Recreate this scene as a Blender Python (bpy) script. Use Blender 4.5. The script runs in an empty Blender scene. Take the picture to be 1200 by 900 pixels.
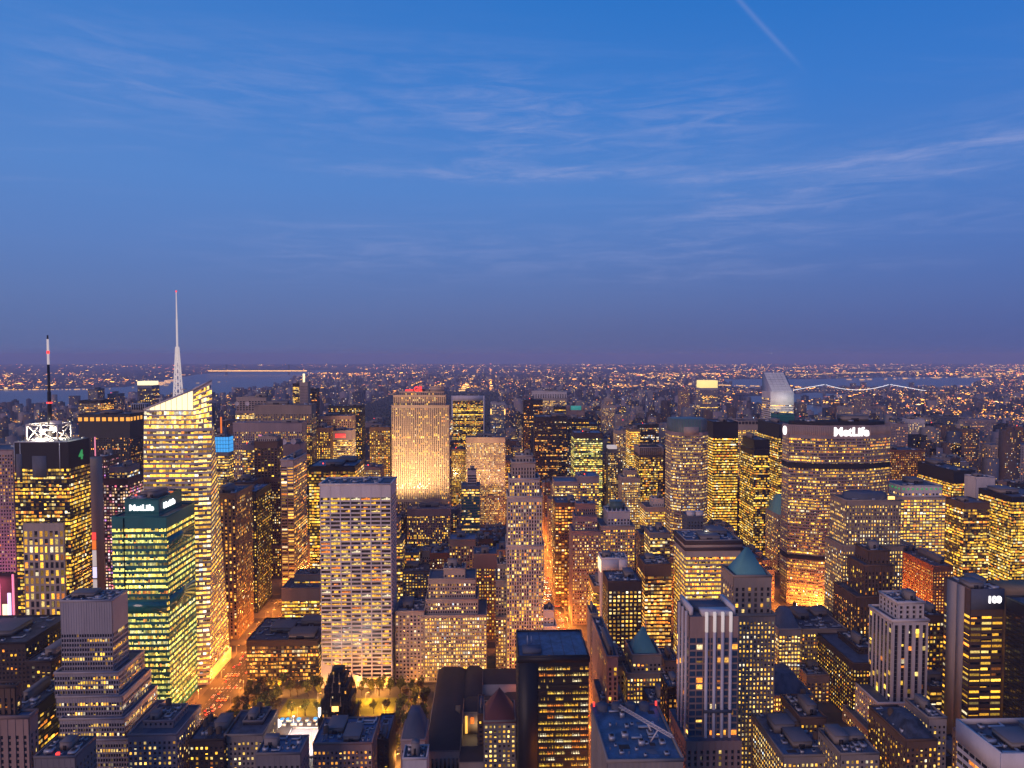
import bpy, math, random
import numpy as np
from mathutils import Vector, Matrix
SC = bpy.context.scene
COL = SC.collection
R = math.radians
rnd = random.Random(7)
rs = np.random.RandomState(11)

# ------------------------------------------------------------------ camera
cam = bpy.data.cameras.new('camera'); camo = bpy.data.objects.new('camera', cam); COL.objects.link(camo)
cam.lens = 24.0; cam.sensor_width = 36.0; cam.clip_start = 1.0; cam.clip_end = 120000.0
camo.location = (0, 0, 320)
camo.rotation_euler = (R(90) - math.atan(32/800), 0, -math.atan(25/800))
SC.camera = camo
# ------------------------------------------------------------------ view
SC.view_settings.view_transform = 'Standard'; SC.view_settings.look = 'None'
SC.view_settings.exposure = 0.0; SC.view_settings.gamma = 1.0
SC.cycles.max_bounces = 5; SC.cycles.diffuse_bounces = 2; SC.cycles.glossy_bounces = 2
SC.cycles.transmission_bounces = 2; SC.cycles.volume_bounces = 0; SC.cycles.sample_clamp_indirect = 3.0
SC.cycles.use_denoising = True

# ------------------------------------------------------------------ node helpers
class NT:
    def __init__(s, tree): s.t = tree; s.N = tree.nodes; s.L = tree.links
    def node(s, typ, **kw):
        n = s.N.new(typ)
        for k, v in kw.items():
            if hasattr(n, k) and not isinstance(v, bpy.types.NodeSocket): setattr(n, k, v)
        return n
    def put(s, sock, v):
        if isinstance(v, bpy.types.NodeSocket): s.L.new(v, sock)
        elif v is not None: sock.default_value = v
    def m(s, op, a, b=None, c=None, clamp=False):
        n = s.N.new('ShaderNodeMath'); n.operation = op; n.use_clamp = clamp
        s.put(n.inputs[0], a); s.put(n.inputs[1], b)
        if c is not None: s.put(n.inputs[2], c)
        return n.outputs[0]
    def mix(s, f, a, b, mode='MIX'):
        n = s.N.new('ShaderNodeMix'); n.data_type = 'RGBA'; n.blend_type = mode; n.clamp_factor = True
        s.put(n.inputs[0], f); s.put(n.inputs[6], a); s.put(n.inputs[7], b)
        return n.outputs[2]
    def noise(s, vec, scale, detail=3, rough=.5, dist=0):
        n = s.N.new('ShaderNodeTexNoise'); s.put(n.inputs['Vector'], vec); n.inputs['Scale'].default_value = scale
        n.inputs['Detail'].default_value = detail; n.inputs['Roughness'].default_value = rough; n.inputs['Distortion'].default_value = dist
        return n.outputs[0]
    def mapping(s, vec, scale=(1,1,1), loc=(0,0,0), rot=(0,0,0)):
        n = s.N.new('ShaderNodeMapping'); s.put(n.inputs[0], vec)
        n.inputs[1].default_value = loc; n.inputs[2].default_value = rot; n.inputs[3].default_value = scale
        return n.outputs[0]
    def smooth(s, v, a, b, lo=0.0, hi=1.0):
        n = s.N.new('ShaderNodeMapRange'); n.interpolation_type = 'SMOOTHSTEP'; s.put(n.inputs[0], v)
        n.inputs[1].default_value = a; n.inputs[2].default_value = b; n.inputs[3].default_value = lo; n.inputs[4].default_value = hi
        return n.outputs[0]
    def ramp(s, v, stops, mode='LINEAR'):
        n = s.N.new('ShaderNodeValToRGB'); s.put(n.inputs[0], v); cr = n.color_ramp; cr.interpolation = mode
        while len(cr.elements) < len(stops): cr.elements.new(0.5)
        for e, (p, c) in zip(cr.elements, stops): e.position = p; e.color = (*c, 1)
        return n.outputs[0]

# ------------------------------------------------------------------ dusk sky
SUN_EL, SUN_AZ = R(12), R(218)          # afterglow direction, azimuth clockwise from north
w = bpy.data.worlds.new('World'); SC.world = w; w.use_nodes = True
n = NT(w.node_tree); n.N.clear()
out = n.node('ShaderNodeOutputWorld'); bg = n.node('ShaderNodeBackground')
tc = n.node('ShaderNodeTexCoord'); sep = n.node('ShaderNodeSeparateXYZ'); n.L.new(tc.outputs['Generated'], sep.inputs[0])
X_, Y_, Z_ = sep.outputs
el = n.m('MULTIPLY', n.m('ARCSINE', Z_), 57.29578)
az = n.m('MULTIPLY', n.m('ARCTAN2', X_, Y_), 57.29578)
sky = n.node('ShaderNodeTexSky'); sky.sky_type = 'NISHITA'; sky.sun_disc = False
sky.sun_elevation = R(0.5); sky.sun_rotation = SUN_AZ; sky.air_density = 1.2; sky.dust_density = 2.0; sky.ozone_density = 4.0
grad = n.ramp(n.m('DIVIDE', el, 90.0, clamp=True), [
    (0.0,   (0.094, 0.112, 0.262)), (0.02, (0.097, 0.126, 0.298)), (0.05, (0.102, 0.160, 0.385)),
    (0.095, (0.095, 0.195, 0.500)), (0.15, (0.082, 0.222, 0.585)), (0.22, (0.046, 0.200, 0.600)),
    (0.30, (0.018, 0.165, 0.560)), (0.50, (0.012, 0.110, 0.44)), (1.0, (0.012, 0.07, 0.32))])
west = n.smooth(az, 45, -50)            # a little paler towards the west
grad = n.mix(n.m('MULTIPLY', west, 0.22), grad, (0.15, 0.31, 0.64, 1))
grad = n.mix(n.m('MULTIPLY', n.smooth(az, 5, 45), 0.20), grad, (0.02, 0.12, 0.50, 1))
# streaky cirrus: noise on a sky plane, stretched west to east
inv = n.m('DIVIDE', 1.0, n.m('MAXIMUM', Z_, 0.03))
pl = n.node('ShaderNodeCombineXYZ'); n.L.new(n.m('MULTIPLY', X_, inv), pl.inputs[0]); n.L.new(n.m('MULTIPLY', Y_, inv), pl.inputs[1])
c1 = n.noise(n.mapping(pl.outputs[0], (0.32, 1.5, 1), (3.1, 1.7, 0), (0, 0, R(8))), 1.5, 6, .6, .5)
c2 = n.noise(n.mapping(pl.outputs[0], (0.15, .5, 1), (8.4, 5.2, 0)), 1.1, 3)
cir = n.m('MULTIPLY', n.smooth(c1, 0.5, 0.85), n.smooth(c2, 0.40, 0.7))
cir = n.m('MULTIPLY', cir, n.smooth(el, 3.0, 11.0))
angv = n.node('ShaderNodeCombineXYZ'); n.L.new(az, angv.inputs[0]); n.L.new(el, angv.inputs[1])
brk = n.noise(n.mapping(angv.outputs[0], (0.16, 1.1, 1)), 1.0, 5, .65, .6)
fine = n.noise(n.mapping(angv.outputs[0], (0.5, 3.0, 1), (4, 2, 0)), 1.0, 4, .6, .8)
wob = n.m('MULTIPLY', n.m('SUBTRACT', fine, 0.5), 1.0)
def streak(az0, az1, el0, slope, curve, width, gain, thr=0.35):
    d = n.m('SUBTRACT', az, az0)
    line = n.m('ADD', n.m('MULTIPLY', d, slope), n.m('MULTIPLY', n.m('MULTIPLY', d, d), curve))
    dy = n.m('SUBTRACT', n.m('SUBTRACT', n.m('ADD', el, wob), el0), line)
    up = n.m('EXPONENT', n.m('MULTIPLY', n.m('MULTIPLY', dy, dy), -1.0/(width*width)))
    mid = (az0+az1)/2; hw = (az1-az0)/2
    fr = n.smooth(n.m('ABSOLUTE', n.m('SUBTRACT', az, mid)), hw, hw*0.5)
    return n.m('MULTIPLY', n.m('MULTIPLY', n.m('MULTIPLY', up, fr), n.smooth(brk, thr, .8)), gain)
S = [streak(-19, 19, 14.9, -.01, 0.0002, .42, .60, .22), streak(-10, 12, 15.6, -.02, 0, .5, .3), streak(8, 54, 13.9, .0, .0006, .38, .55, .12), streak(14, 40, 12.4, .02, .0, .3, .4, .3),
     streak(12, 50, 12.0, .05, .002, 2.2, .42, .3), streak(8, 32, 11.0, .03, 0, .4, .4), streak(-6, 26, 17.5, .03, 0, 3.0, .55),
     streak(-40, 10, 19, .03, 0, 3.2, .42), streak(-30, 30, 8.5, .0, 0, 2.0, .35), streak(5, 40, 6.2, .02, 0, .5, .25), streak(10, 45, 9.3, .02, 0, 1.1, .3)]
tot = cir
tot = n.m('MULTIPLY', cir, .45)
for s_ in S: tot = n.m('ADD', tot, s_)
# contrail, upper right
ta = n.m('SUBTRACT', az, 18.8)
tl = n.m('SUBTRACT', n.m('SUBTRACT', el, 27.0), n.m('MULTIPLY', ta, -1.06))
trail = n.m('MULTIPLY', n.m('EXPONENT', n.m('MULTIPLY', n.m('MULTIPLY', tl, tl), -16.0)), n.m('MULTIPLY', n.smooth(ta, -4, -1), n.smooth(ta, 6.3, 3.5)))
tot = n.m('ADD', tot, n.m('MULTIPLY', trail, .28))
tot = n.m('MINIMUM', tot, 0.8)
skyc = n.mix(n.m('MULTIPLY', tot, .62), grad, (0.36, 0.40, 0.68, 1))
add = n.mix(1.0, skyc, n.mix(1.0, sky.outputs[0], (0.012, 0.012, 0.012, 1), 'MULTIPLY'), 'ADD')
n.L.new(add, bg.inputs[0]); bg.inputs[1].default_value = 1.0
n.L.new(bg.outputs[0], out.inputs[0])

# ------------------------------------------------------------------ afterglow in the south-west: one wide weak sun
sl = bpy.data.lights.new('afterglow_sun', 'SUN'); so = bpy.data.objects.new('afterglow_sun', sl); COL.objects.link(so)
sl.energy = 1.75; sl.angle = R(35); sl.color = (1.0, 0.64, 0.55)
dv = Vector((math.sin(SUN_AZ)*math.cos(SUN_EL), math.cos(SUN_AZ)*math.cos(SUN_EL), math.sin(SUN_EL)))
so.rotation_euler = dv.to_track_quat('Z', 'Y').to_euler(); so.location = dv*900

# ------------------------------------------------------------------ materials
MATS = {}
def mat_wall(name, c, rough=.85, var=.4, spec=.3, metal=0.0, scale=.05, fine_=1.1):
    m = bpy.data.materials.new(name); m.use_nodes = True; t = NT(m.node_tree)
    b = t.N['Principled BSDF']; tc = t.node('ShaderNodeTexCoord'); ob = t.node('ShaderNodeObjectInfo')
    co = tc.outputs['Object']
    c = tuple(x*.8 for x in c)
    a = t.noise(t.mapping(co, (1, 1, .3)), scale, 6, .65); f = t.noise(t.mapping(co, (1, 1, .22)), fine_, 3, .6)
    v = t.m('ADD', t.m('MULTIPLY', t.smooth(a, .3, .7), var), t.m('MULTIPLY', f, var*.5))
    v = t.m('ADD', v, t.m('MULTIPLY', t.m('SUBTRACT', ob.outputs['Random'], .5), var*.8))
    lo = tuple(x*(1-var*.7) for x in c) + (1,); hi = tuple(min(1, x*(1+var*.7)) for x in c) + (1,)
    t.L.new(t.mix(v, lo, hi), b.inputs['Base Color'])
    b.inputs['Roughness'].default_value = rough; b.inputs['Specular IOR Level'].default_value = spec; b.inputs['Metallic'].default_value = metal
    MATS[name] = m; return m
for nm, c in dict(lime=(.46,.36,.31), beige=(.39,.29,.23), brown=(.15,.085,.06), brick=(.25,.095,.05), gray=(.22,.19,.20),
                  dark=(.028,.022,.026), palestone=(.60,.49,.44), white=(.72,.63,.62), mauve=(.36,.27,.27), pink=(.40,.25,.21), concrete=(.30,.25,.23),
                  blue=(.11,.13,.19), tan=(.34,.22,.12), black=(.016,.014,.018), teal=(.012,.17,.165), silver=(.46,.40,.42),
                  umber=(.07,.045,.04), slate=(.10,.11,.15)).items(): mat_wall(nm, c, rough=.5 if nm in ('teal','silver','black','blue') else .85)
mat_wall('tar', (.06,.065,.09), .7, .95, .4, 0, .16, .5); mat_wall('gravel', (.15,.155,.19), .9, .5, .3, 0, .15)
mat_wall('blueroof', (.05,.10,.18), .5, .8, .5, 0, .15, .5); mat_wall('copper', (.20,.44,.37), .6, .35, .4)
mat_wall('greencap', (.12,.19,.17), .4, .3); mat_wall('redroof', (.22,.07,.06), .8, .3); mat_wall('metal', (.55,.55,.6), .4, .2, .5, .3)
mat_wall('asphalt', (.055,.05,.05), .75, .4, .4, 0, .08); mat_wall('pavement', (.11,.10,.095), .85, .3)
mat_wall('lawn', (.20,.22,.04), .95, .6, .1, 0, .1); mat_wall('bark', (.07,.05,.035), .9); mat_wall('wood_tank', (.12,.075,.05), .9)
mat_wall('landmass', (.022,.024,.032), .95, .8, .1, 0, .0012, .02); mat_wall('parkland', (.022,.030,.024), 1, .6, .05, 0, .006)
def mat_leaf(name, c):
    m = bpy.data.materials.new(name); m.use_nodes = True; t = NT(m.node_tree); b = t.N['Principled BSDF']
    g = t.node('ShaderNodeNewGeometry'); v = t.m('MULTIPLY', g.outputs['Random Per Island'], 1.0)
    t.L.new(t.mix(v, tuple(x*.55 for x in c)+(1,), tuple(x*1.6 for x in c)+(1,)), b.inputs['Base Color']); b.inputs['Roughness'].default_value = .8
    b.inputs['Specular IOR Level'].default_value = .2; MATS[name] = m
mat_leaf('leaf', (.12,.125,.025)); mat_leaf('leaf_rust', (.12,.075,.02))
def mat_glass(name, c, rough=.12, spec=.8):
    m = bpy.data.materials.new(name); m.use_nodes = True; t = NT(m.node_tree); b = t.N['Principled BSDF']
    tc = t.node('ShaderNodeTexCoord'); v = t.noise(tc.outputs['Object'], .35, 2)
    t.L.new(t.mix(v, tuple(x*.4 for x in c)+(1,), tuple(x*1.5 for x in c)+(1,)), b.inputs['Base Color'])
    b.inputs['Roughness'].default_value = rough; b.inputs['Specular IOR Level'].default_value = spec; MATS[name] = m
mat_glass('gdark', (.018,.017,.024)); mat_glass('gteal', (.008,.12,.115), .15, .8); mat_glass('gblue', (.03,.06,.11)); mat_glass('gbronze', (.04,.022,.015), .2)
mat_glass('ggrey', (.075,.07,.08), .2)
def mat_emit(name, c, s, sample='NONE'):
    m = bpy.data.materials.new(name); m.use_nodes = True; b = m.node_tree.nodes['Principled BSDF']
    b.inputs['Base Color'].default_value = (*[x*.3 for x in c], 1); b.inputs['Emission Color'].default_value = (*c, 1); b.inputs['Emission Strength'].default_value = s
    m.cycles.emission_sampling = sample; MATS[name] = m; return m
mat_emit('e_white', (1,.95,.95), 2.2); mat_emit('e_cream', (1,.80,.45), 1.6); mat_emit('e_gold', (1,.50,.08), 1.5); mat_emit('e_red', (1,.05,.04), 1.8)
mat_emit('e_blue', (.06,.40,.9), 1.0); mat_emit('e_lamp', (1,.48,.12), 3.0); mat_emit('e_green', (.1,.9,.25), .28); mat_emit('e_pink', (1,.28,.42), .9)
mat_emit('e_teal', (.1,.75,.65), .28); mat_emit('e_lilac', (.72,.66,1), 1.3); mat_emit('e_citi', (.62,.86,.84), .62); mat_emit('e_road', (1,.42,.09), 1.1)
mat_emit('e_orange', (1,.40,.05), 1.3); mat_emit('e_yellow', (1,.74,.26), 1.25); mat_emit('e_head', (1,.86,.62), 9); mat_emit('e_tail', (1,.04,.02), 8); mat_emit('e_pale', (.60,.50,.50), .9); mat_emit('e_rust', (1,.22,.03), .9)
m = bpy.data.materials.new('lit_window'); m.use_nodes = True; t = NT(m.node_tree); b = t.N['Principled BSDF']
at = t.node('ShaderNodeAttribute'); at.attribute_name = 'glow'; tc = t.node('ShaderNodeTexCoord')
rm = t.noise(tc.outputs['Object'], .9, 2, .6)               # furniture, blinds and lamps behind the glass
t.L.new(at.outputs['Color'], b.inputs['Emission Color']); t.L.new(t.smooth(rm, .25, .75, .45, 1.5), b.inputs['Emission Strength'])
b.inputs['Base Color'].default_value = (.03,.025,.02,1); b.inputs['Roughness'].default_value = .2
m.cycles.emission_sampling = 'NONE'; MATS['lit'] = m
# water
m = bpy.data.materials.new('river_water'); m.use_nodes = True; t = NT(m.node_tree); b = t.N['Principled BSDF']
b.inputs['Base Color'].default_value = (.012,.03,.06,1); b.inputs['Roughness'].default_value = .28
bp = t.node('ShaderNodeBump'); tc = t.node('ShaderNodeTexCoord'); t.L.new(t.noise(tc.outputs['Object'], .02, 4), bp.inputs['Height']); bp.inputs['Strength'].default_value = .15
t.L.new(bp.outputs[0], b.inputs['Normal']); MATS['water'] = m

# ------------------------------------------------------------------ mesh building
class MB:
    """Collects quads and triangles with a material and a glow colour per face, and links them as ONE mesh object."""
    def __init__(s): s.V = []; s.nv = 0; s.Q = []; s.QM = []; s.QC = []; s.T = []; s.TM = []; s.mats = []
    def mi(s, m):
        if m not in s.mats: s.mats.append(m)
        return s.mats.index(m)
    def quads(s, V, mat, col=None):
        """V: (n,4,3) array"""
        V = np.asarray(V, dtype=np.float64).reshape(-1, 4, 3); k = len(V)
        if not k: return
        s.V.append(V.reshape(-1, 3)); s.Q.append(np.arange(4*k).reshape(k, 4) + s.nv); s.nv += 4*k
        s.QM.append(np.full(k, s.mi(mat))); s.QC.append(np.zeros((k, 3)) if col is None else np.asarray(col).reshape(k, 3))
    def mesh(s, V, F, mat):
        V = np.asarray(V, float).reshape(-1, 3); mi = s.mi(mat); q = [f for f in F if len(f) == 4]; tr = [f for f in F if len(f) == 3]
        s.V.append(V)
        if q: s.Q.append(np.array(q) + s.nv); s.QM.append(np.full(len(q), mi)); s.QC.append(np.zeros((len(q), 3)))
        if tr: s.T.append(np.array(tr) + s.nv); s.TM.append(np.full(len(tr), mi))
        s.nv += len(V)
    def boxes(s, B, mat, bottom=True):
        """B: (n,6) x0 x1 y0 y1 z0 z1"""
        B = np.asarray(B, float).reshape(-1, 6); k = len(B)
        x0, x1, y0, y1, z0, z1 = B.T
        P = np.stack([np.stack(c, 1) for c in ((x0,y0,z0),(x1,y0,z0),(x1,y1,z0),(x0,y1,z0),(x0,y0,z1),(x1,y0,z1),(x1,y1,z1),(x0,y1,z1))], 1)
        fs = [(0,1,5,4),(1,2,6,5),(2,3,7,6),(3,0,4,7),(4,5,6,7)] + ([(3,2,1,0)] if bottom else [])
        F = (np.array(fs)[None] + (np.arange(k)*8)[:, None, None]).reshape(-1, 4)
        s.V.append(P.reshape(-1, 3)); s.Q.append(F + s.nv); s.nv += 8*k; s.QM.append(np.full(len(F), s.mi(mat))); s.QC.append(np.zeros((len(F), 3)))
    def prism(s, poly, z0, z1, mat, top=None, cap=True):
        """poly: list of (x,y) anticlockwise; top: another polygon for a taper"""
        top = top or poly; k = len(poly)
        V = [(x, y, z0) for x, y in poly] + [(x, y, z1) for x, y in top]
        F = [(i, (i+1) % k, (i+1) % k + k, i + k) for i in range(k)]
        if cap:
            if k == 4: F.append((4,5,6,7))
            else:
                V.append((sum(p[0] for p in top)/k, sum(p[1] for p in top)/k, z1)); F += [(k+i, k+(i+1) % k, 2*k) for i in range(k)]
        s.mesh(V, F, mat)
    def cyl(s, x, y, z0, z1, r0, r1, mat, n_=12, cap=True):
        pa = [(x+r0*math.cos(2*math.pi*i/n_), y+r0*math.sin(2*math.pi*i/n_)) for i in range(n_)]
        pb = [(x+r1*math.cos(2*math.pi*i/n_), y+r1*math.sin(2*math.pi*i/n_)) for i in range(n_)]
        s.prism(pa, z0, z1, mat, pb, cap)
    def beam(s, a, b, r, mat):
        a = Vector(a); b = Vector(b); d = (b-a)
        if d.length < 1e-6: return
        d.normalize(); u = d.cross(Vector((0,0,1)));
        if u.length < .01: u = Vector((1,0,0))
        u.normalize(); v = d.cross(u)
        V = [tuple(p + u*sx*r + v*sy*r) for p in (a, b) for sx, sy in ((-1,-1),(1,-1),(1,1),(-1,1))]
        s.mesh(V, [(0,1,5,4),(1,2,6,5),(2,3,7,6),(3,0,4,7),(4,5,6,7),(3,2,1,0)], mat)
    def build(s, name, parent=None, origin=(0,0,0), link=True):
        V = np.concatenate(s.V) - np.array(origin) if s.V else np.zeros((0, 3))
        Q = np.concatenate(s.Q) if s.Q else np.zeros((0, 4), int); T = np.concatenate(s.T) if s.T else np.zeros((0, 3), int)
        me = bpy.data.meshes.new(name); me.vertices.add(len(V)); me.vertices.foreach_set('co', V.ravel().astype(np.float32))
        nl = Q.size + T.size; me.loops.add(nl); me.loops.foreach_set('vertex_index', np.concatenate([Q.ravel(), T.ravel()]).astype(np.int32))
        npoly = len(Q) + len(T); me.polygons.add(npoly)
        me.polygons.foreach_set('loop_start', np.concatenate([np.arange(len(Q))*4, Q.size + np.arange(len(T))*3]).astype(np.int32))
        me.polygons.foreach_set('material_index', np.concatenate(s.QM + s.TM).astype(np.int32))
        if 'lit' in s.mats:
            a = me.attributes.new('glow', 'FLOAT_COLOR', 'FACE'); c = np.ones((npoly, 4), np.float32)
            c[:len(Q), :3] = np.concatenate(s.QC); a.data.foreach_set('color', c.ravel())
        for m_ in s.mats: me.materials.append(MATS[m_])
        me.update(calc_edges=True)
        if not link: return me
        return obj(name, me, parent)
def obj(name, me, parent=None, loc=(0,0,0), kind=None):
    o = bpy.data.objects.new(name, me); COL.objects.link(o); o.location = loc
    if parent is not None: o.parent = parent
    if kind: o['kind'] = kind
    return o
def tag(o, label, cat, group=None):
    o['label'] = label; o['category'] = cat
    if group: o['group'] = group
    return o
def thing(name, label, cat, loc=(0,0,0), group=None):
    return tag(obj(name, None, None, loc), label, cat, group)
def dup(o, loc=None, rz=None, label=None, group=None):
    c = o.copy(); COL.objects.link(c)
    if loc is not None: c.location = loc
    if rz is not None: c.rotation_euler[2] = rz
    if label: c['label'] = label
    if group: c['group'] = group
    for ch in list(o.children):
        d = ch.copy(); COL.objects.link(d); d.parent = c
    return c

# ------------------------------------------------------------------ facades: glass core, proud piers and spandrels, one lit pane per lit window
PAL = dict(
    gold=[((1,.47,.035), 6), ((1,.58,.06), 5), ((1,.70,.20), 2.5), ((1,.28,.03), 1.4), ((1,.84,.50), .8)],
    cream=[((1,.58,.10), 5), ((1,.68,.22), 4), ((1,.46,.05), 4), ((1,.85,.55), 1.0), ((.75,.88,1), .15)],
    rose=[((1,.40,.45), 3), ((1,.60,.30), 3), ((1,.15,.25), 1.2), ((1,.85,.85), 2), ((.8,.3,1), .6)],
    green=[((.95,.72,.12), 6), ((.75,.75,.18), 4), ((1,.55,.08), 3), ((.95,.85,.35), 2), ((1,.30,.05), .5)],
    amber=[((1,.40,.05), 6), ((1,.52,.10), 5), ((1,.27,.03), 2.5), ((1,.75,.4), 1)],
    mixed=[((1,.50,.10), 5), ((1,.68,.25), 3), ((1,.85,.6), 2), ((1,.28,.05), 1.5), ((.6,.75,1), 1)],
    cool=[((1,.85,.6), 4), ((.65,.85,1), 3), ((1,.62,.2), 3)])
PC = {k: (np.array([c for c, _ in v]), np.array([p for _, p in v])/sum(p for _, p in v)) for k, v in PAL.items()}
# style: wall, glass, bay, floor, window width share, window height share, lit share, row correlation, palette, brightness, pier depth, spandrel depth, blank top
ST = {
 'grid':    ('lime','gdark',3.2,3.8,.52,.55,.50,.25,'gold',1.0,.45,.35,4),
 'brickg':  ('brick','gdark',3.2,3.7,.45,.48,.35,.15,'amber',.8,.3,.3,3),
 'punch':   ('beige','gdark',3.4,3.7,.45,.5,.40,.15,'gold',.9,.35,.35,4),
 'brownp':  ('brown','gdark',3.3,3.7,.48,.5,.42,.2,'gold',.9,.35,.35,3),
 'ribbon':  ('gray','gdark',3.0,3.9,.93,.55,.55,.55,'gold',.95,.12,.3,4),
 'ribbond': ('dark','gdark',3.0,3.9,.93,.6,.40,.6,'gold',.9,.1,.2,5),
 'vert':    ('beige','gdark',2.6,3.9,.45,.62,.35,.3,'gold',.85,.7,.15,6),
 'vertd':   ('umber','gdark',2.8,3.9,.5,.6,.30,.35,'amber',.85,.6,.15,6),
 'black':   ('black','gdark',2.8,3.9,.8,.6,.22,.5,'amber',.7,.2,.1,6),
}

def sty(base, **kw):
    keys = ['wall','glass','bay','fl','wf','hf','lit','corr','pal','br','pd','sd','top']
    v = list(ST[base])
    for k, x in kw.items(): v[keys.index(k)] = x
    return tuple(v)
def facade(P00, P10, P11, P01, st, G, Wn, sub=1, frame=True, litmul=1.0):
    """Corners anticlockwise seen from outside, bottom left first. G: frame mesh builder, Wn: lit panes builder."""
    wall, glass, bay, fl, wf, hf, lit, corr, pal, br, pd, sd, top = st
    if lit > .1: wf = min(max(wf, .93), wf*1.1); hf = hf*1.03
    P00, P10, P11, P01 = [np.array(p, float) for p in (P00, P10, P11, P01)]
    if abs(pd-sd) < .06: sd = pd-.1 if pd > .2 else pd+.1
    W = np.linalg.norm(P10-P00); H = min(P01[2]-P00[2], P11[2]-P10[2])
    if W < 2 or H < 3: return
    nrm = np.cross(P10-P00, P01-P00); nrm /= np.linalg.norm(nrm)
    def P(s, t, d):
        s = np.asarray(s)[..., None]; t = np.asarray(t)[..., None]; d = np.asarray(d)[..., None]
        return (P00*(1-s)+P10*s)*(1-t) + (P01*(1-s)+P11*s)*t + nrm*d
    nb = max(1, int(round(W/bay))); nf = max(1, int((H-top)/fl)); ht = fl/H; bs = 1.0/nb
    def lb(s0, s1, t0, t1, d1, mat):
        s0, s1, t0, t1 = np.broadcast_arrays(*[np.asarray(a, float) for a in (s0, s1, t0, t1)]); s0, s1, t0, t1 = [a.ravel() for a in (s0, s1, t0, t1)]
        z = np.zeros_like(s0); o = z + d1
        a, b, c, d = P(s0,t0,o), P(s1,t0,o), P(s1,t1,o), P(s0,t1,o); e, f, g, h = P(s0,t0,z), P(s1,t0,z), P(s1,t1,z), P(s0,t1,z)
        G.quads(np.concatenate([np.stack(q, 1) for q in ((a,b,c,d),(d,c,g,h),(f,b,a,e),(b,f,g,c),(e,a,d,h))]), mat)
    hw = (1-wf)*.5*bs
    if frame:
        i = np.arange(nb+1)*bs
        lb(np.clip(i-hw, 0, 1), np.clip(i+hw, 0, 1), 0, 1, pd, wall)
        j = np.arange(nf)*ht
        lb(0, 1, j, j+(1-hf)*ht, sd, wall)
        if nf*ht < .999: lb(0, 1, nf*ht, 1, max(sd, pd*.6), wall)
    # which panes are lit
    L = rs.rand(nf, nb); rowb = rs.randn(nf, 1)
    k = max(1, int(nb*.22)); sm = rs.randn(nf, nb+2*k)
    sm = np.stack([sm[:, q:q+nb] for q in range(2*k+1)], 0).sum(0)/math.sqrt(2*k+1)
    score = (1-corr)*(L-.5)*2.2 + corr*(.75*rowb + .75*sm)
    l2 = min(.96, lit*litmul*(1.14 if lit > .1 else 1))
    if l2 <= 0: return
    thr = np.quantile(score, 1-l2) if score.size > 12 else .5-l2*.5
    ii = np.argwhere(score > thr)
    if not len(ii): return
    cols, pr = PC[pal]
    rowc = rs.choice(len(cols), nf, p=pr); ci = rs.choice(len(cols), len(ii), p=pr)
    same = rs.rand(len(ii)) < corr*.8; ci[same] = rowc[ii[same, 0]]
    inten = br*np.exp(rs.randn(len(ii))*.5)*np.exp(rowb[ii[:, 0], 0]*.28)*1.0
    inten = np.clip(inten*1.22, .12, 3.2)
    nd = int(len(ii)*.3)
    if nd and frame:                            # panes with only a dim lamp somewhere inside
        off = np.argwhere(score <= thr)
        if len(off) > 3:
            sel = off[rs.choice(len(off), min(nd, len(off)), replace=False)]; ii = np.concatenate([ii, sel]); ci = np.concatenate([ci, rs.choice(len(cols), len(sel), p=pr)]); inten = np.concatenate([inten, rs.uniform(.04,.3,len(sel))])
    t0 = (ii[:, 0] + (1-hf))*ht; t1 = (ii[:, 0]+1)*ht; s0 = ii[:, 1]*bs + hw; s1 = (ii[:, 1]+1)*bs - hw
    bl = np.where(rs.rand(len(ii)) < .35, rs.uniform(.25,.8,len(ii)), 0.0)*(t1-t0)      # blinds partly drawn
    t1 = t1 - np.where(rs.rand(len(ii)) < .7, bl, 0); s1 = np.where(rs.rand(len(ii)) < .12, s0+(s1-s0)*rs.uniform(.4,.8,len(ii)), s1)
    for q in range(sub):
        a = s0 + (s1-s0)*q/sub; b = s0 + (s1-s0)*(q+1)/sub
        mul = inten*(np.exp(rs.randn(len(ii))*.5) if sub > 1 else 1)
        dd = np.full(len(ii), .05)
        Wn.quads(np.stack([P(a,t0,dd), P(b,t0,dd), P(b,t1,dd), P(a,t1,dd)], 1), 'lit', cols[ci]*np.clip(mul, .05, 3)[:, None])
def boxfac(t, st, G, Wn, sides='SEW', sub=1, back=True, litmul=1.0):
    x0, x1, y0, y1, z0, z1 = t
    if 'S' in sides: facade((x0,y0,z0),(x1,y0,z0),(x1,y0,z1),(x0,y0,z1), st, G, Wn, sub, litmul=litmul)
    sd_ = st[:10] + (min(st[10], .3), min(st[11], .22)) + st[12:]
    st = sd_
    if 'E' in sides: facade((x1,y0,z0),(x1,y1,z0),(x1,y1,z1),(x1,y0,z1), st, G, Wn, sub, litmul=litmul)
    if 'W' in sides: facade((x0,y1,z0),(x0,y0,z0),(x0,y0,z1),(x0,y1,z1), st, G, Wn, sub, litmul=litmul)
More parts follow.
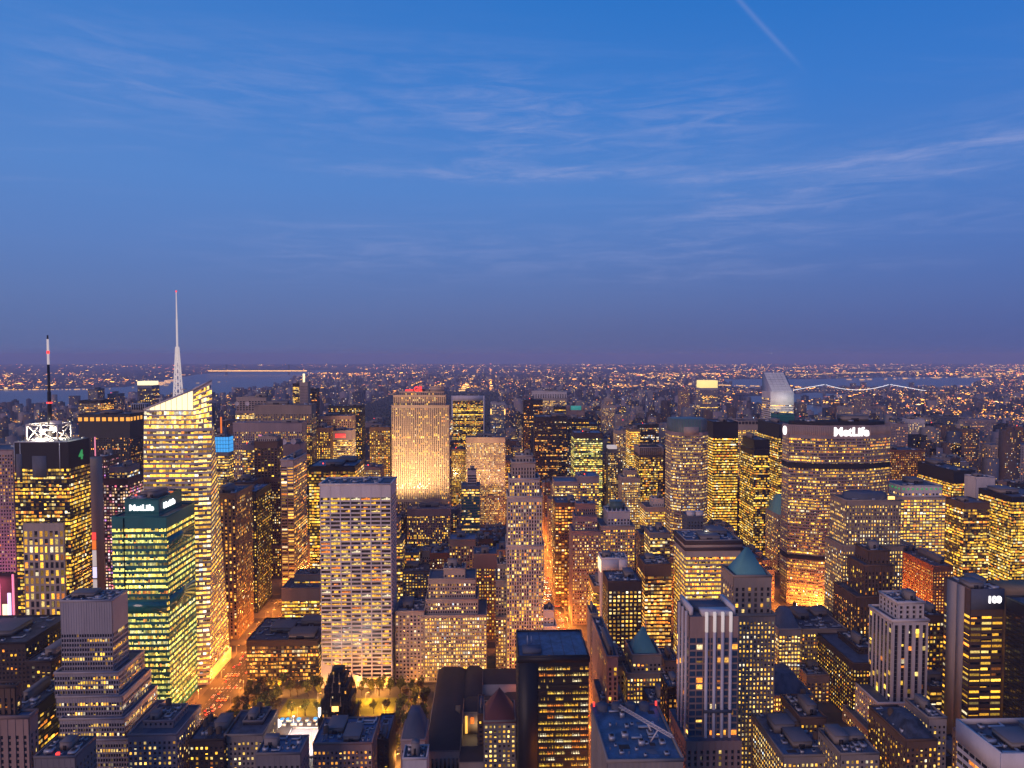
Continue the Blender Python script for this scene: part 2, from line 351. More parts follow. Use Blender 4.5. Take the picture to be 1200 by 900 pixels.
# roof furniture, shared meshes
def _unit():
    b = MB(); b.boxes([(-.5,.5,-.5,.5,0,.8)], 'metal'); b.boxes([(-.4,.4,-.4,.4,.8,.9)], 'gray'); b.cyl(0,0,.9,1,.3,.3,'dark',8); return b.build('roof_unit', link=False)
def _unit2():
    b = MB(); b.boxes([(-.5,.5,-.5,.5,0,1)], 'concrete'); b.boxes([(-.53,.53,-.53,.53,1,1.06)], 'gray'); b.boxes([(-.2,.1,-.53,-.5,.0,.6)], 'dark'); return b.build('bulkhead', link=False)
def _tank():
    b = MB()
    for sx in (-1.3,1.3):
        for sy in (-1.3,1.3): b.beam((sx,sy,0),(sx,sy,3),.12,'dark')
    b.boxes([(-1.8,1.8,-1.8,1.8,3,3.2)], 'dark'); b.cyl(0,0,3.2,7,2,1.9,'wood_tank',12); b.cyl(0,0,7,8.4,2.1,.05,'wood_tank',12,False); return b.build('water_tank', link=False)
UNIT, BULK, TANK = _unit(), _unit2(), _tank()
def _dish():
    b = MB(); n_ = 12
    V = [(0,0,0)] + [(math.cos(2*math.pi*i/n_), -.35, math.sin(2*math.pi*i/n_)) for i in range(n_)]; F = [(0, 1+(i+1)%n_, 1+i) for i in range(n_)]
    b.mesh([(x, y, z+1.1) for x, y, z in V], F, 'white'); b.beam((0,0,0),(0,0,1.1),.08,'metal'); return b.build('satellite_dish', link=False)
DISH = _dish()
def _duct():
    b = MB(); b.boxes([(-.5,.5,-.06,.06,.1,.5),(.38,.5,-.06,.5,.1,.5)], 'metal'); b.boxes([(-.4,-.36,-.05,.05,0,.1),(.2,.24,-.05,.05,0,.1)], 'dark'); return b.build('roof_duct', link=False)
def _patch():
    b = MB(); b.boxes([(-.5,.5,-.5,.5,0,.02)], 'umber'); return b.build('roof_patch', link=False)
def _patch2():
    b = MB(); b.boxes([(-.5,.5,-.5,.5,0,.02)], 'gravel'); return b.build('roof_patch', link=False)
def _vent():
    b = MB(); b.cyl(0,0,0,1.2,.25,.25,'gray',8); b.cyl(0,0,1.2,1.6,.5,.1,'gray',8); return b.build('vent_pipe', link=False)
DUCT, PATCH, PATCH2, VENT = _duct(), _patch(), _patch2(), _vent()
def roof_kit(parent, t, n_units, tanks=0, bulk=1, seed=0, hero=False):
    x0, x1, y0, y1, z0, z1 = t; W = x1-x0; D = y1-y0; r = random.Random(seed)
    ox, oy, oz = parent.location
    used = []
    def place(w_, d_):
        for _ in range(30):
            if W-w_ < 3 or D-d_ < 3: return None
            x = r.uniform(x0+1.5+w_/2, x1-1.5-w_/2); y = r.uniform(y0+1.5+d_/2, y1-1.5-d_/2)
            if all(abs(x-a) > (w_+c)/2+.3 or abs(y-b_) > (d_+d)/2+.3 for a, b_, c, d in used): used.append((x, y, w_, d_)); return x, y
        return None
    for k in range(bulk):
        w_, d_, h_ = W*r.uniform(.22,.45), D*r.uniform(.25,.5), r.uniform(3.5,7.5)
        p = place(w_, d_)
        if p: o = obj('bulkhead', BULK, parent, (p[0]-ox, p[1]-oy, z1-oz)); o.scale = (w_, d_, h_)
    for k in range(tanks):
        p = place(4.4, 4.4)
        if p: obj('water_tank', TANK, parent, (p[0]-ox, p[1]-oy, z1-oz))
    for k in range(n_units):
        s_ = r.uniform(2, 5); p = place(s_, s_*1.2)
        if p: o = obj('roof_unit', UNIT, parent, (p[0]-ox, p[1]-oy, z1-oz)); o.scale = (s_, s_*r.uniform(.8,1.3), r.uniform(1.5,3.2))
    if oy < 760 and n_units:
        for k in range(n_units):
            s_ = r.uniform(1.2, 2.6); p = place(s_, s_*1.2)
            if p: o = obj('roof_unit', UNIT, parent, (p[0]-ox, p[1]-oy, z1-oz)); o.scale = (s_, s_, r.uniform(1, 2))
        for k in range(4):
            s_ = r.uniform(5, 11); p = place(s_, 3)
            if p: o = obj('roof_duct', DUCT, parent, (p[0]-ox, p[1]-oy, z1-oz)); o.scale = (s_, s_, 2.4)
        for k in range(5):
            s_, e_ = r.uniform(2, 7), r.uniform(2, 6); p = place(s_, e_)
            if p: o = obj('roof_patch', r.choice((PATCH, PATCH2)), parent, (p[0]-ox, p[1]-oy, z1-oz+.02)); o.scale = (s_, e_, 1)
        for k in range(6):
            p = place(1, 1)
            if p: obj('vent_pipe', VENT, parent, (p[0]-ox, p[1]-oy, z1-oz))
def building(label, cat, tiers, roof='tar', units=3, tanks=0, bulk=1, par=1.3, group=None, kind='office_tower', sub=1, seed=0, litmul=1.0, sides='SEW', caps=()):
    """tiers: list of (x0,x1,y0,y1,z0,z1,style) ; caps: roof forms ('hip'|'slant'|'dome', x0,x1,y0,y1,z0,z1,mat)"""
    xs0 = min(t[0] for t in tiers); xs1 = max(t[1] for t in tiers); ys0 = min(t[2] for t in tiers)
    o0 = ((xs0+xs1)/2, (ys0+tiers[0][3])/2, 0)
    root = thing(kind, label, cat, o0, group)
    C = MB(); G = MB(); Wn = MB()
    for t in tiers:
        Pp = MB(); Rf = MB()
        x0, x1, y0, y1, z0, z1 = t[:6]; st = t[6]
        glassy = st[1]
        C.quads([[(x0,y0,z0),(x1,y0,z0),(x1,y0,z1),(x0,y0,z1)], [(x1,y0,z0),(x1,y1,z0),(x1,y1,z1),(x1,y0,z1)], [(x0,y1,z0),(x0,y0,z0),(x0,y0,z1),(x0,y1,z1)]], glassy)
        C.quads([[(x1,y1,z0),(x0,y1,z0),(x0,y1,z1),(x1,y1,z1)]], st[0])
        Rf.quads([[(x0,y0,z1),(x1,y0,z1),(x1,y1,z1),(x0,y1,z1)]], roof)
        boxfac(t[:6], st, G, Wn, t[7] if len(t) > 7 else sides, sub, litmul=litmul)
        e = max(st[10], st[11]) + .05; h = par
        Pp.boxes([(x0-e,x1+e,y0-e,y0+.4,z1-.3,z1+h),(x0-e,x1+e,y1-.4,y1+.1,z1-.3,z1+h),(x0-e,x0+.4,y0+.4,y1-.4,z1-.3,z1+h),(x1-.4,x1+e,y0+.4,y1-.4,z1-.3,z1+h)], st[0])
        Rf.build('roof', root, o0)
        if par > 0: Pp.build('parapet', root, o0)
    C.build('wall', root, o0)
    if G.nv: G.build('facade_grid', root, o0)['kind'] = 'stuff'
    if Wn.nv: Wn.build('lit_window', root, o0)['kind'] = 'stuff'
    for c in caps: cap(root, o0, *c)
    t = max(tiers, key=lambda q: q[5])
    if seed % 6 == 1 and t[5] > 120:
        bb = MB(); bx = t[0]+(t[1]-t[0])*.3; bb.beam((bx,t[2]+2,t[5]),(bx,t[2]+2,t[5]+3.5),.12,'metal'); bb.boxes([(bx-.5,bx+.5,t[2]+1.5,t[2]+2.5,t[5]+3.5,t[5]+4.5)], 'e_tail'); bb.build('beacon', root, o0)
    roof_kit(root, t[:6], units, tanks, bulk, seed)
    return root
def cap(root, o0, kind, x0, x1, y0, y1, z0, z1, mat, *more):
    b = MB(); xm = (x0+x1)/2; ym = (y0+y1)/2
    if kind == 'hip':
        k = more[0] if more else .0          # ridge share
        rx = (x1-x0)*k/2
        V = [(x0,y0,z0),(x1,y0,z0),(x1,y1,z0),(x0,y1,z0),(xm-rx,ym,z1),(xm+rx,ym,z1)]
        b.mesh(V, [(0,1,5,4),(1,2,5),(2,3,4,5),(3,0,4)], mat); b.boxes([(x0-.6,x1+.6,y0-.6,y1+.6,z0-.7,z0)], mat)
        b.build('hipped_roof', root, o0)
    elif kind == 'mansard':
        i = more[0] if more else .25; dx = (x1-x0)*i; dy = (y1-y0)*i
        b.prism([(x0,y0),(x1,y0),(x1,y1),(x0,y1)], z0, z1, mat, [(x0+dx,y0+dy),(x1-dx,y0+dy),(x1-dx,y1-dy),(x0+dx,y1-dy)])
        b.build('mansard_roof', root, o0)
    elif kind == 'box':
        b.boxes([(x0,x1,y0,y1,z0,z1)], mat); b.boxes([(x0-.4,x1+.4,y0-.4,y1+.4,z1,z1+.6)], mat); b.build('penthouse', root, o0)
    elif kind == 'fins':                     # crown of upright fins around a plant floor
        b.boxes([(x0+1,x1-1,y0+1,y1-1,z0,z1-.8)], 'dark'); n_ = more[0]
        for q in range(n_+1):
            x = x0+(x1-x0)*q/n_; b.boxes([(x-.45,x+.45,y0-.3,y0+1,z0,z1)], mat)
        for q in range(n_//2+1):
            y = y0+(y1-y0)*q/(n_//2)
            b.boxes([(x0-.3,x0+1,y-.4,y+.4,z0,z1),(x1-1,x1+.3,y-.4,y+.4,z0,z1)], mat)
        b.boxes([(x0-.5,x1+.5,y0-.5,y0+1.2,z1,z1+1.2),(x0-.5,x1+.5,y1-1.2,y1+.5,z1,z1+1.2),(x0-.5,x0+1.2,y0+1.2,y1-1.2,z1,z1+1.2),(x1-1.2,x1+.5,y0+1.2,y1-1.2,z1,z1+1.2)], mat)
        b.build('crown_fins', root, o0)
    elif kind == 'band':                     # glowing strip round the top storeys
        b.boxes([(x0,x1,y0,y1,z0,z1)], mat); b.build('light_band', root, o0)
    elif kind == 'spire':
        b.cyl(xm, ym, z0, z1, (x1-x0)/2, .15, mat, 8); b.build('spire', root, o0)
    elif kind == 'mast':
        b.beam((xm,ym,z0),(xm,ym,z1),(x1-x0)/2,mat); b.build('mast', root, o0)
    elif kind == 'dishes':
        for q in range(more[0]):
            o = obj('satellite_dish', DISH, root, (x0+(x1-x0)*q/max(1, more[0]-1)-o0[0], y0-o0[1], z0-o0[2])); o.scale = (z1-z0,)*3
    elif kind == 'pinnacles':
        for q in range(more[0]):
            x = x0+(x1-x0)*q/max(1, more[0]-1)
            b.prism([(x-.9,y0-.9),(x+.9,y0-.9),(x+.9,y0+.9),(x-.9,y0+.9)], z0, z1*.4+z0*.6, mat); b.cyl(x, y0, z1*.4+z0*.6, z1, .9, .1, mat, 6)
        b.build('pinnacle', root, o0)['kind'] = 'stuff'
def sign(root, text, loc, size, mat, rz=0, name='sign', ext=.4):
    cu = bpy.data.curves.new('txt', 'FONT'); cu.body = text; cu.size = size; cu.extrude = ext; cu.offset = size*.035; cu.align_x = 'CENTER'; cu.resolution_u = 4
    to = bpy.data.objects.new('txt', cu); COL.objects.link(to)
    me = bpy.data.meshes.new_from_object(to.evaluated_get(bpy.context.evaluated_depsgraph_get())); bpy.data.objects.remove(to)
    me.materials.clear(); me.materials.append(MATS[mat])
    o = obj(name, me, root, Vector(loc) - Vector(root.location)); o.rotation_euler = (R(90), 0, rz)
    return o
def lamp_light(name, parent, loc, power, col, rad=.4, typ='POINT', spot=None, aim=None):
    l = bpy.data.lights.new(name, typ); l.energy = power; l.color = col; l.shadow_soft_size = rad
    if typ == 'SPOT': l.spot_size = spot; l.spot_blend = .6
    o = bpy.data.objects.new(name, l); COL.objects.link(o); o.location = loc
    if parent is not None: o.parent = parent
    if aim is not None: o.rotation_euler = Vector(aim).to_track_quat('-Z', 'Y').to_euler()
    return o

HEROES = [
('brown pier-faced tower with blue cornice in the bottom left corner','brown pier tower with blue cornice',430,[(-324.1,-290.6,430.0,438.0,0.0,92.8,sty('vert',wall='pink',bay=4.5,wf=.4,lit=.04,top=8)),(-323.1,-300.5,433.0,438.0,92.8,111.1,sty('vert',wall='brown',bay=4,lit=.1))],{'roof': 'blueroof', 'units': 1, 'bulk': 0, 'par': 2},[],(-30,34,806,900)),
('black glass block with slanting rows of amber light, beside the bottom left tower','black glass block',500,[(-355.4,-335.2,500.0,552.0,0.0,62.0,sty('ribbond',wall='black',lit=.30,pal='gold',bay=4))],{'roof': 'tar', 'units': 5},[],(5,38,832,900)),
('stepped metal-ribbed grey tower with terraces, in front of the green glass tower','stepped grey ribbed tower',505,[(-320.7,-269.1,505.0,563.0,0.0,35.3,sty('vert',wall='silver',bay=1.9,wf=.70,fl=3.6,hf=.62,lit=.36,corr=.75,pal='cream',br=.75,pd=.5,sd=.3,top=2)),(-321.5,-274.0,509.0,559.0,35.3,49.3,sty('vert',wall='silver',bay=1.9,wf=.70,fl=3.6,hf=.62,lit=.34,corr=.75,pal='cream',br=.7,pd=.5,sd=.3,top=2)),(-326.1,-277.7,513.0,557.0,49.3,64.3,sty('vert',wall='silver',bay=1.9,wf=.70,fl=3.6,hf=.62,lit=.3,corr=.75,pal='cream',br=.7,pd=.5,sd=.3,top=2)),(-328.8,-281.4,516.0,554.0,64.3,81.2,sty('vert',wall='silver',bay=1.9,wf=.70,fl=3.6,hf=.62,lit=.34,corr=.7,pal='gold',br=.7,pd=.5,sd=.3,top=2)),(-324.9,-286.9,519.0,541.0,81.2,135.0,sty('vert',wall='silver',bay=1.9,wf=.70,fl=3.6,hf=.62,lit=.15,corr=.85,pal='gold',br=.75,pd=.5,sd=.3,top=24))],{'roof': 'tar', 'units': 4},[],(64,151,705,895)),
('pale service block with a small red beacon at the left bottom edge','pale service block with red beacon',420,[(-281.4,-256.7,420.0,442.0,0.0,72.9,sty('punch',wall='gray',lit=.0,top=6))],{'units': 4},[('band',-269.2,-267.6,421.0,423.0,72.9,74.9,'e_red')],(40,88,888,900)),
('stone office block with blue-grey roofs in front of the green tower foot','stone block by green tower',480,[(-256.3,-222.5,480.0,520.0,0.0,52.4,sty('punch',wall='mauve',lit=.32,pal='cream')),(-250.5,-229.3,490.0,514.0,52.4,56.8,sty('punch',wall='mauve',lit=.0,top=8))],{'roof': 'tar', 'units': 6, 'tanks': 1},[],(150,207,846,900)),
('dark brown loft building with water tanks beside the avenue','dark loft with water tanks',485,[(-215.8,-191.7,485.0,515.0,0.0,45.2,sty('punch',wall='umber',lit=.22,pal='gold'))],{'units': 3, 'tanks': 4},[],(222,262,868,900)),
('grey brick loft with lit upper windows left of the ice rink','grey brick loft by the rink',490,[(-193.0,-165.5,490.0,524.0,0.0,45.6,sty('punch',wall='concrete',lit=.30,pal='cream',bay=3)),(-184.6,-170.1,504.0,524.0,45.6,48.1,sty('punch',wall='gray',lit=0))],{'units': 3, 'tanks': 3},[],(263,308,846,900)),
('low blue roofed building beside the white ice rink tent','low blue roofed building',430,[(-149.7,-121.7,430.0,450.0,0.0,66.6,sty('punch',wall='gray',lit=.1))],{'roof': 'blueroof', 'units': 3},[],(300,352,884,900)),
('blue slate roofed stone building in front of the black gothic tower','stone building below gothic tower',470,[(-124.1,-83.3,470.0,504.0,0.0,49.5,sty('punch',wall='pink',lit=.45,pal='amber',bay=3,hf=.5,top=3))],{'roof': 'blueroof', 'units': 7, 'tanks': 1, 'bulk': 2},[],(367,436,872,900)),
('narrow dark building with sloping blue skylight beside the gothic tower','narrow dark skylight building',490,[(-85.6,-75.0,490.0,526.0,0.0,40.1,sty('brownp',wall='umber',lit=.1))],{'roof': 'blueroof', 'units': 1},[],(438,455,868,900)),
('small stone house with steep blue mansard roof beside the park path','blue mansard house',470,[(-63.1,-46.4,470.0,496.0,0.0,51.1,sty('punch',wall='mauve',lit=.08))],{'roof': 'blueroof', 'units': 0, 'bulk': 0},[('mansard',-63.1,-46.4,470.0,496.0,51.1,67.1,'slate',0.3)],(470,498,868,900)),
('white roof pavilion with dark vents below the mansard house','white roof pavilion',410,[(-54.0,-39.5,410.0,424.0,0.0,73.7,sty('punch',wall='white',lit=0))],{'units': 3},[],(472,500,890,900)),
('tall dark glass and stone tower with floodlit lattice crown and mast','lattice crowned tower',700,[(-480.3,-426.3,700.0,736.0,0.0,234.0,sty('ribbond',wall='dark',lit=.55,corr=.45,bay=2.6,pal='gold',top=26,br=.8)),(-472.0,-431.5,698.0,718.0,0.0,152.0,sty('grid',wall='lime',bay=4.8,fl=8,wf=.55,hf=.72,lit=.55,pal='gold',top=2,br=.8))],{'units': 6, 'bulk': 0, 'par': 0, 'ref': 'conde'},[],(16,80,518,745)),
('green glass office tower with white illuminated name signs on its crown','green glass tower',600,[(-330.0,-283.1,600.0,656.0,0.0,179.5,sty('ribbon',wall='teal',glass='gteal',bay=1.7,fl=5.0,wf=.95,hf=.5,lit=.80,corr=.7,pal='green',top=6,br=1.0,sd=.15)),(-321.8,-292.3,606.0,650.0,179.5,194.0,sty('ribbon',wall='teal',glass='gteal',bay=2,lit=0,top=30))],{'units': 6, 'bulk': 2, 'ref': 'green'},[],(131,195,586,800)),
('purple brick hotel tower with pink lit edge, left of the green tower','purple tower with pink edge',860,[(-482.3,-452.0,860.0,905.0,0.0,167.0,sty('ribbon',wall='brown',bay=3.4,wf=.6,lit=.6,corr=.3,pal='rose',br=.8)),(-477.4,-455.3,865.0,895.0,167.0,181.2,sty('ribbon',wall='gray',bay=3,wf=.8,lit=.6,pal='cream'))],{'units': 3},[],(121,150,548,690)),
('dark purple setback tower with slim red tipped mast','dark purple tower with mast',900,[(-517.1,-500.8,900.0,930.0,0.0,189.1,sty('punch',wall='brown',lit=.5,corr=.2,pal='rose',br=.7))],{},[('mast',-517.8,-516.7,905.0,906.0,189.1,215.1,'e_pink')],(109,124,536,690)),
('black slab with a row of golden lights along its roof line','black slab with golden roof lights',1300,[(-771.7,-677.4,1300.0,1370.0,0.0,211.3,sty('vertd',wall='black',bay=3,lit=.14,pal='amber',top=40))],{'units': 4, 'ref': 'goldtop'},[],(92,152,486,560)),
('tan lit tower edge with satellite frame behind the curved bright tower','tan tower with roof frame',1350,[(-700.0,-673.8,1350.0,1400.0,0.0,215.3,sty('punch',wall='beige',lit=.55,pal='cream',br=.9))],{},[('fins',-700.0,-673.8,1350.0,1370.0,215.3,227.3,'metal',6)],(154,170,481,560)),
('reddish dark tower at the left edge above the bright billboards','reddish left edge tower',760,[(-590.9,-522.6,760.0,810.0,0.0,217.5,sty('grid',wall='mauve',lit=.3,pal='amber',br=.5,bay=3))],{'units': 3},[],(-60,15,528,670)),
('low dark roofed theatre block below the pink billboards','dark theatre block',560,[(-447.2,-379.4,560.0,620.0,0.0,86.1,sty('brownp',wall='umber',lit=.15))],{'units': 8},[],(-70,30,755,800)),
('brown theatre block with lit side windows left of the stepped tower','brown block left of stepped tower',545,[(-369.7,-349.7,545.0,605.0,0.0,77.3,sty('brownp',wall='umber',lit=.35,pal='gold',bay=4))],{'units': 6, 'bulk': 2},[],(30,60,776,830)),
('small grey cube shaped plant house below the lattice crowned tower','grey cube plant house',600,[(-394.8,-383.1,600.0,620.0,0.0,70.9,sty('punch',wall='gray',lit=0))],{'units': 2},[],(46,62,752,780)),
('dark office block with twin-lit floors beyond the black golden slab','office block behind golden slab',1500,[(-889.7,-842.6,1500.0,1550.0,0.0,224.2,sty('ribbond',lit=.4,pal='amber'))],{},[],(92,118,470,486)),
('distant dark round-topped tower with white lit crown by the river','distant tower with white lit crown',2050,[(-1044.0,-1001.8,2050.0,2095.0,0.0,234.3,sty('ribbond',wall='blue',lit=.15))],{'units': 0},[('band',-1044.0,-1001.8,2050.0,2090.0,234.3,247.3,'e_cream')],(161,178,452,480)),
('distant dark slab standing against the river','distant slab against river',1900,[(-1100.9,-1075.7,1900.0,1935.0,0.0,231.4,sty('brownp',wall='blue',lit=.2))],{},[],(103,114,456,486)),
('distant grey tower with lit bands beside the twin river slabs','distant grey banded tower',1950,[(-1076.1,-1047.8,1950.0,1985.0,0.0,214.6,sty('punch',wall='gray',lit=.35,pal='amber'))],{},[],(126,138,462,486)),
('blue glowing glass cube atop a slim tower with a red mast','blue cube topped tower',1000,[(-405.3,-380.8,1000.0,1018.0,0.0,181.2,sty('ribbon',wall='gray',lit=.6,corr=.6,pal='cream',br=.9)),(-404.9,-380.4,1000.0,1016.0,181.2,203.6,sty('ribbon',wall='blue',lit=0))],{'ref': 'bluecube'},[],(248,268,512,575)),
('tan pilastered tower with slanting lit rows right of the curved bright tower','tan pilastered tower',770,[(-308.2,-286.4,770.0,822.0,0.0,166.0,sty('vert',wall='tan',bay=4,wf=.45,lit=.40,pal='amber',top=3,br=.9))],{'units': 4},[],(253,276,579,745)),
('slim black tower dotted with small gold windows','slim black dotted tower',850,[(-307.8,-291.0,850.0,905.0,0.0,151.9,sty('brownp',wall='black',lit=.42,pal='gold',bay=3.6,top=4))],{'roof': 'blueroof'},[],(284,300,577,690)),
('dark brown slab behind the slim black tower','dark slab behind dotted tower',950,[(-357.8,-329.8,950.0,995.0,0.0,145.3,sty('vertd',wall='umber',lit=.08))],{},[],(272,296,566,600)),
('copper brown tower with stepped crown and tall central bays','brown stepped crown tower',1000,[(-358.0,-301.6,992.0,1032.0,0.0,45.1,sty('brownp',lit=.45,pal='gold',bay=3)),(-354.4,-307.6,1000.0,1036.0,45.1,143.5,sty('brownp',wall='brown',lit=.32,pal='cream',bay=3)),(-344.8,-311.5,1003.0,1029.0,143.5,195.5,sty('vert',wall='brown',lit=.12,bay=5,wf=.6)),(-339.2,-313.3,1005.0,1025.0,195.5,202.8,sty('vert',wall='lime',lit=0,bay=3))],{'units': 2},[('band',-339.2,-335.5,1005.0,1007.0,202.8,205.8,'e_pink')],(286,332,512,700)),
('grey tower with shoulders and lit rows left of the brown crowned tower','grey shouldered tower',1060,[(-382.7,-361.9,1060.0,1100.0,0.0,183.3,sty('ribbon',wall='mauve',lit=.55,corr=.4,pal='gold',bay=2.5))],{},[],(284,300,522,570)),
('wide plum slab with blank top band carrying two white dishes behind','wide plum slab',1180,[(-441.3,-324.0,1180.0,1208.0,0.0,205.9,sty('vert',wall='mauve',bay=3,lit=.42,corr=.45,pal='gold',top=13))],{'units': 5},[],(273,354,496,600)),
('wide stone slab with satellite dishes on its set back terrace','wide stone slab with dishes',1260,[(-432.1,-328.5,1260.0,1292.0,0.0,231.0,sty('vert',wall='beige',bay=3,lit=.45,corr=.5,pal='gold',top=16))],{'units': 5},[('dishes',-458.6,-440.3,1248.0,1260.0,231.0,235.0,'white',2)],(298,365,475,560)),
('plum penthouse topped block with pale striped parapet','plum penthouse block',1330,[(-492.1,-433.5,1330.0,1370.0,0.0,214.6,sty('ribbon',wall='mauve',lit=.6,pal='cream')),(-491.6,-434.4,1334.0,1364.0,214.6,240.8,sty('vert',wall='lime',lit=0,bay=6,wf=.7))],{'units': 2},[],(276,312,466,495)),
('grey plant block with two white satellite dishes on its roof','grey plant block with dishes',1080,[(-331.5,-299.6,1080.0,1110.0,0.0,181.8,sty('ribbon',wall='mauve',lit=.7,corr=.3,pal='gold',top=18))],{'units': 2},[('dishes',-324.3,-309.7,1078.0,1080.0,181.8,186.3,'white',2)],(328,352,521,545)),
('black striped tower with grey ribbed east wall','black tower with ribbed side',900,[(-275.4,-258.8,900.0,962.0,0.0,183.5,sty('ribbon',wall='silver',bay=7,wf=.8,fl=3.9,lit=.55,pal='amber',pd=1.0,sd=.1,top=8))],{'roof': 'blueroof', 'units': 3, 'par': 2},[],(329,344,540,720)),
('black ribbon windowed slab with blue roof and twin plant boxes','black ribbon slab',860,[(-228.3,-170.8,860.0,920.0,0.0,181.7,sty('ribbond',wall='black',bay=3,lit=.62,corr=.45,pal='gold',top=5,br=1))],{'roof': 'blueroof', 'units': 3, 'bulk': 2},[],(362,416,547,650)),
('brown ribbed slab with bright rows right of the stone slab','brown ribbed slab',1200,[(-304.4,-280.7,1200.0,1240.0,0.0,194.7,sty('vert',wall='brown',bay=3,lit=.5,pal='gold'))],{},[],(371,387,502,550)),
('plum slab with lit red panel near its top','plum slab with red panel',1220,[(-282.5,-247.8,1220.0,1256.0,0.0,187.9,sty('ribbon',wall='mauve',bay=3,wf=.8,lit=.55,corr=.5,pal='cream',top=15))],{'ref': 'redpanel'},[],(389,412,505,545)),
('purple pillared block behind the plum slab','purple pillared block',1320,[(-334.6,-267.8,1320.0,1356.0,0.0,205.2,sty('vert',wall='pink',bay=4,lit=.15,top=4))],{'units': 2},[],(371,412,488,505)),
('black slab with thin lit crown, left of the floodlit tower','lit crown slab',1500,[(-354.1,-281.9,1500.0,1536.0,0.0,211.9,sty('vertd',wall='black',bay=3,lit=.28,pal='gold',top=5))],{'units': 3},[],(385,424,476,560)),
('brown vertical striped tower immediately left of the floodlit slab','brown striped tower',1330,[(-235.5,-195.9,1330.0,1366.0,0.0,182.4,sty('vertd',wall='brown',bay=4,lit=.55,pal='gold',top=5))],{},[],(433,457,501,570)),
('small pink stone block with lit grid, between black slab and floodlit tower','small pink stone block',1080,[(-202.5,-174.3,1080.0,1110.0,0.0,144.7,sty('grid',wall='pink',lit=.75,pal='cream',bay=2.5,br=.8))],{'units': 2},[],(425,446,548,562)),
('distant mauve cylinder tower with dark neighbour beyond the plum slabs','distant mauve cylinder',1750,[(-485.7,-464.2,1750.0,1772.0,0.0,255.0,sty('vert',wall='lime',lit=0,bay=3))],{},[('mast',-477.1,-472.8,1750.0,1752.0,255.0,277.0,'e_cream')],(351,361,448,474)),
('distant black slab behind the mauve cylinder','distant black slab',1800,[(-479.8,-455.5,1800.0,1830.0,0.0,235.2,sty('black',lit=.1))],{},[],(360,371,456,480)),
('distant dark block with lit floors left of the mauve cylinder','distant block left of cylinder',1780,[(-511.5,-496.2,1780.0,1810.0,0.0,249.5,sty('ribbond',lit=.5,pal='cream'))],{},[],(343,350,450,474)),
('dark glass block with fine lit grid facing the park corner','dark gridded glass block',668,[(-240.0,-170.2,668.0,726.0,0.0,40.5,sty('ribbond',wall='umber',bay=2.6,fl=3.9,wf=.8,lit=.55,corr=.35,pal='amber',br=.7,top=5))],{'units': 9, 'bulk': 3, 'ref': 'knox'},[],(289,373,751,808)),
('low stone block with bright rows behind the dark gridded block','low stone block with bright rows',760,[(-233.6,-192.0,760.0,794.0,0.0,60.9,sty('ribbon',wall='lime',lit=.85,corr=.2,pal='gold',top=12,br=1.1))],{'units': 3},[],(330,374,690,728)),
('second tier stone annex left of the white gridded slab','stone annex by white slab',780,[(-225.0,-194.9,780.0,800.0,0.0,69.8,sty('ribbon',wall='lime',lit=.9,corr=.2,pal='gold',top=5))],{},[],(345,376,674,690)),
('tall white gridded slab with dark ribbon windows rising behind the park','white gridded slab',656,[(-163.8,-96.2,656.0,692.0,0.0,197.1,'GRACE')],{'units': 9, 'bulk': 0, 'ref': 'grace'},[],(375,458,568,808)),
('limestone slab tower floodlit gold from below with red neon letters','floodlit limestone tower',1240,[(-183.6,-75.0,1240.0,1270.0,0.0,60.4,'ROCK'),(-179.5,-76.1,1242.0,1268.0,60.4,231.7,'ROCK'),(-176.6,-82.3,1244.0,1266.0,231.7,250.2,'ROCK'),(-166.1,-85.6,1246.0,1264.0,250.2,256.3,'ROCK')],{'units': 2, 'ref': 'rock', 'par': 0.6},[('box',-110.4,-85.6,1247.0,1260.0,256.3,265.3,'lime')],(457,527,459,600)),
('low ribbed stone block at the foot of the floodlit tower','floodlit tower annex',1130,[(-139.2,-68.4,1130.0,1160.0,0.0,66.1,sty('vert',wall='mauve',lit=.35,pal='gold',top=8))],{'units': 3},[],(477,527,597,640)),
('black glass slab framed in white stone with lit upper floors','white framed black slab',1850,[(-104.0,-18.6,1850.0,1890.0,0.0,213.7,sty('ribbond',wall='black',lit=.5,corr=.6,pal='gold',top=4,br=.8))],{'ref': 'solow'},[],(530,567,464,545)),
('stone slab with warm lit ribs, right of the floodlit tower','warm ribbed stone slab',1290,[(-47.0,27.4,1290.0,1320.0,0.0,166.4,sty('vert',wall='lime',bay=2.4,wf=.5,lit=.62,corr=.2,pal='cream',top=9,br=.75))],{'ref': 'intl'},[],(546,592,513,615)),
('golden lit low wing left of the warm ribbed slab','golden low wing',1320,[(-76.2,-48.2,1320.0,1350.0,0.0,139.8,sty('vert',wall='tan',bay=2.4,lit=.65,pal='gold',top=3))],{},[],(529,546,527,590)),
('teal glass small tower with curved top and corner lights','small teal glass tower',1000,[(-42.9,-16.6,1000.0,1030.0,0.0,129.1,sty('ribbon',wall='blue',glass='gteal',lit=.35,corr=.6,pal='cream',top=4)),(-34.3,-21.7,1006.0,1024.0,129.1,150.9,sty('ribbon',wall='silver',lit=0))],{'units': 1},[],(541,562,552,625)),
('white gridded distant tower with two golden corner lamps','corner lamp tower',2000,[(-0.1,42.4,2000.0,2040.0,0.0,184.9,sty('grid',wall='white',bay=4,lit=.3,pal='cream'))],{'ref': 'gm'},[],(575,592,472,510)),
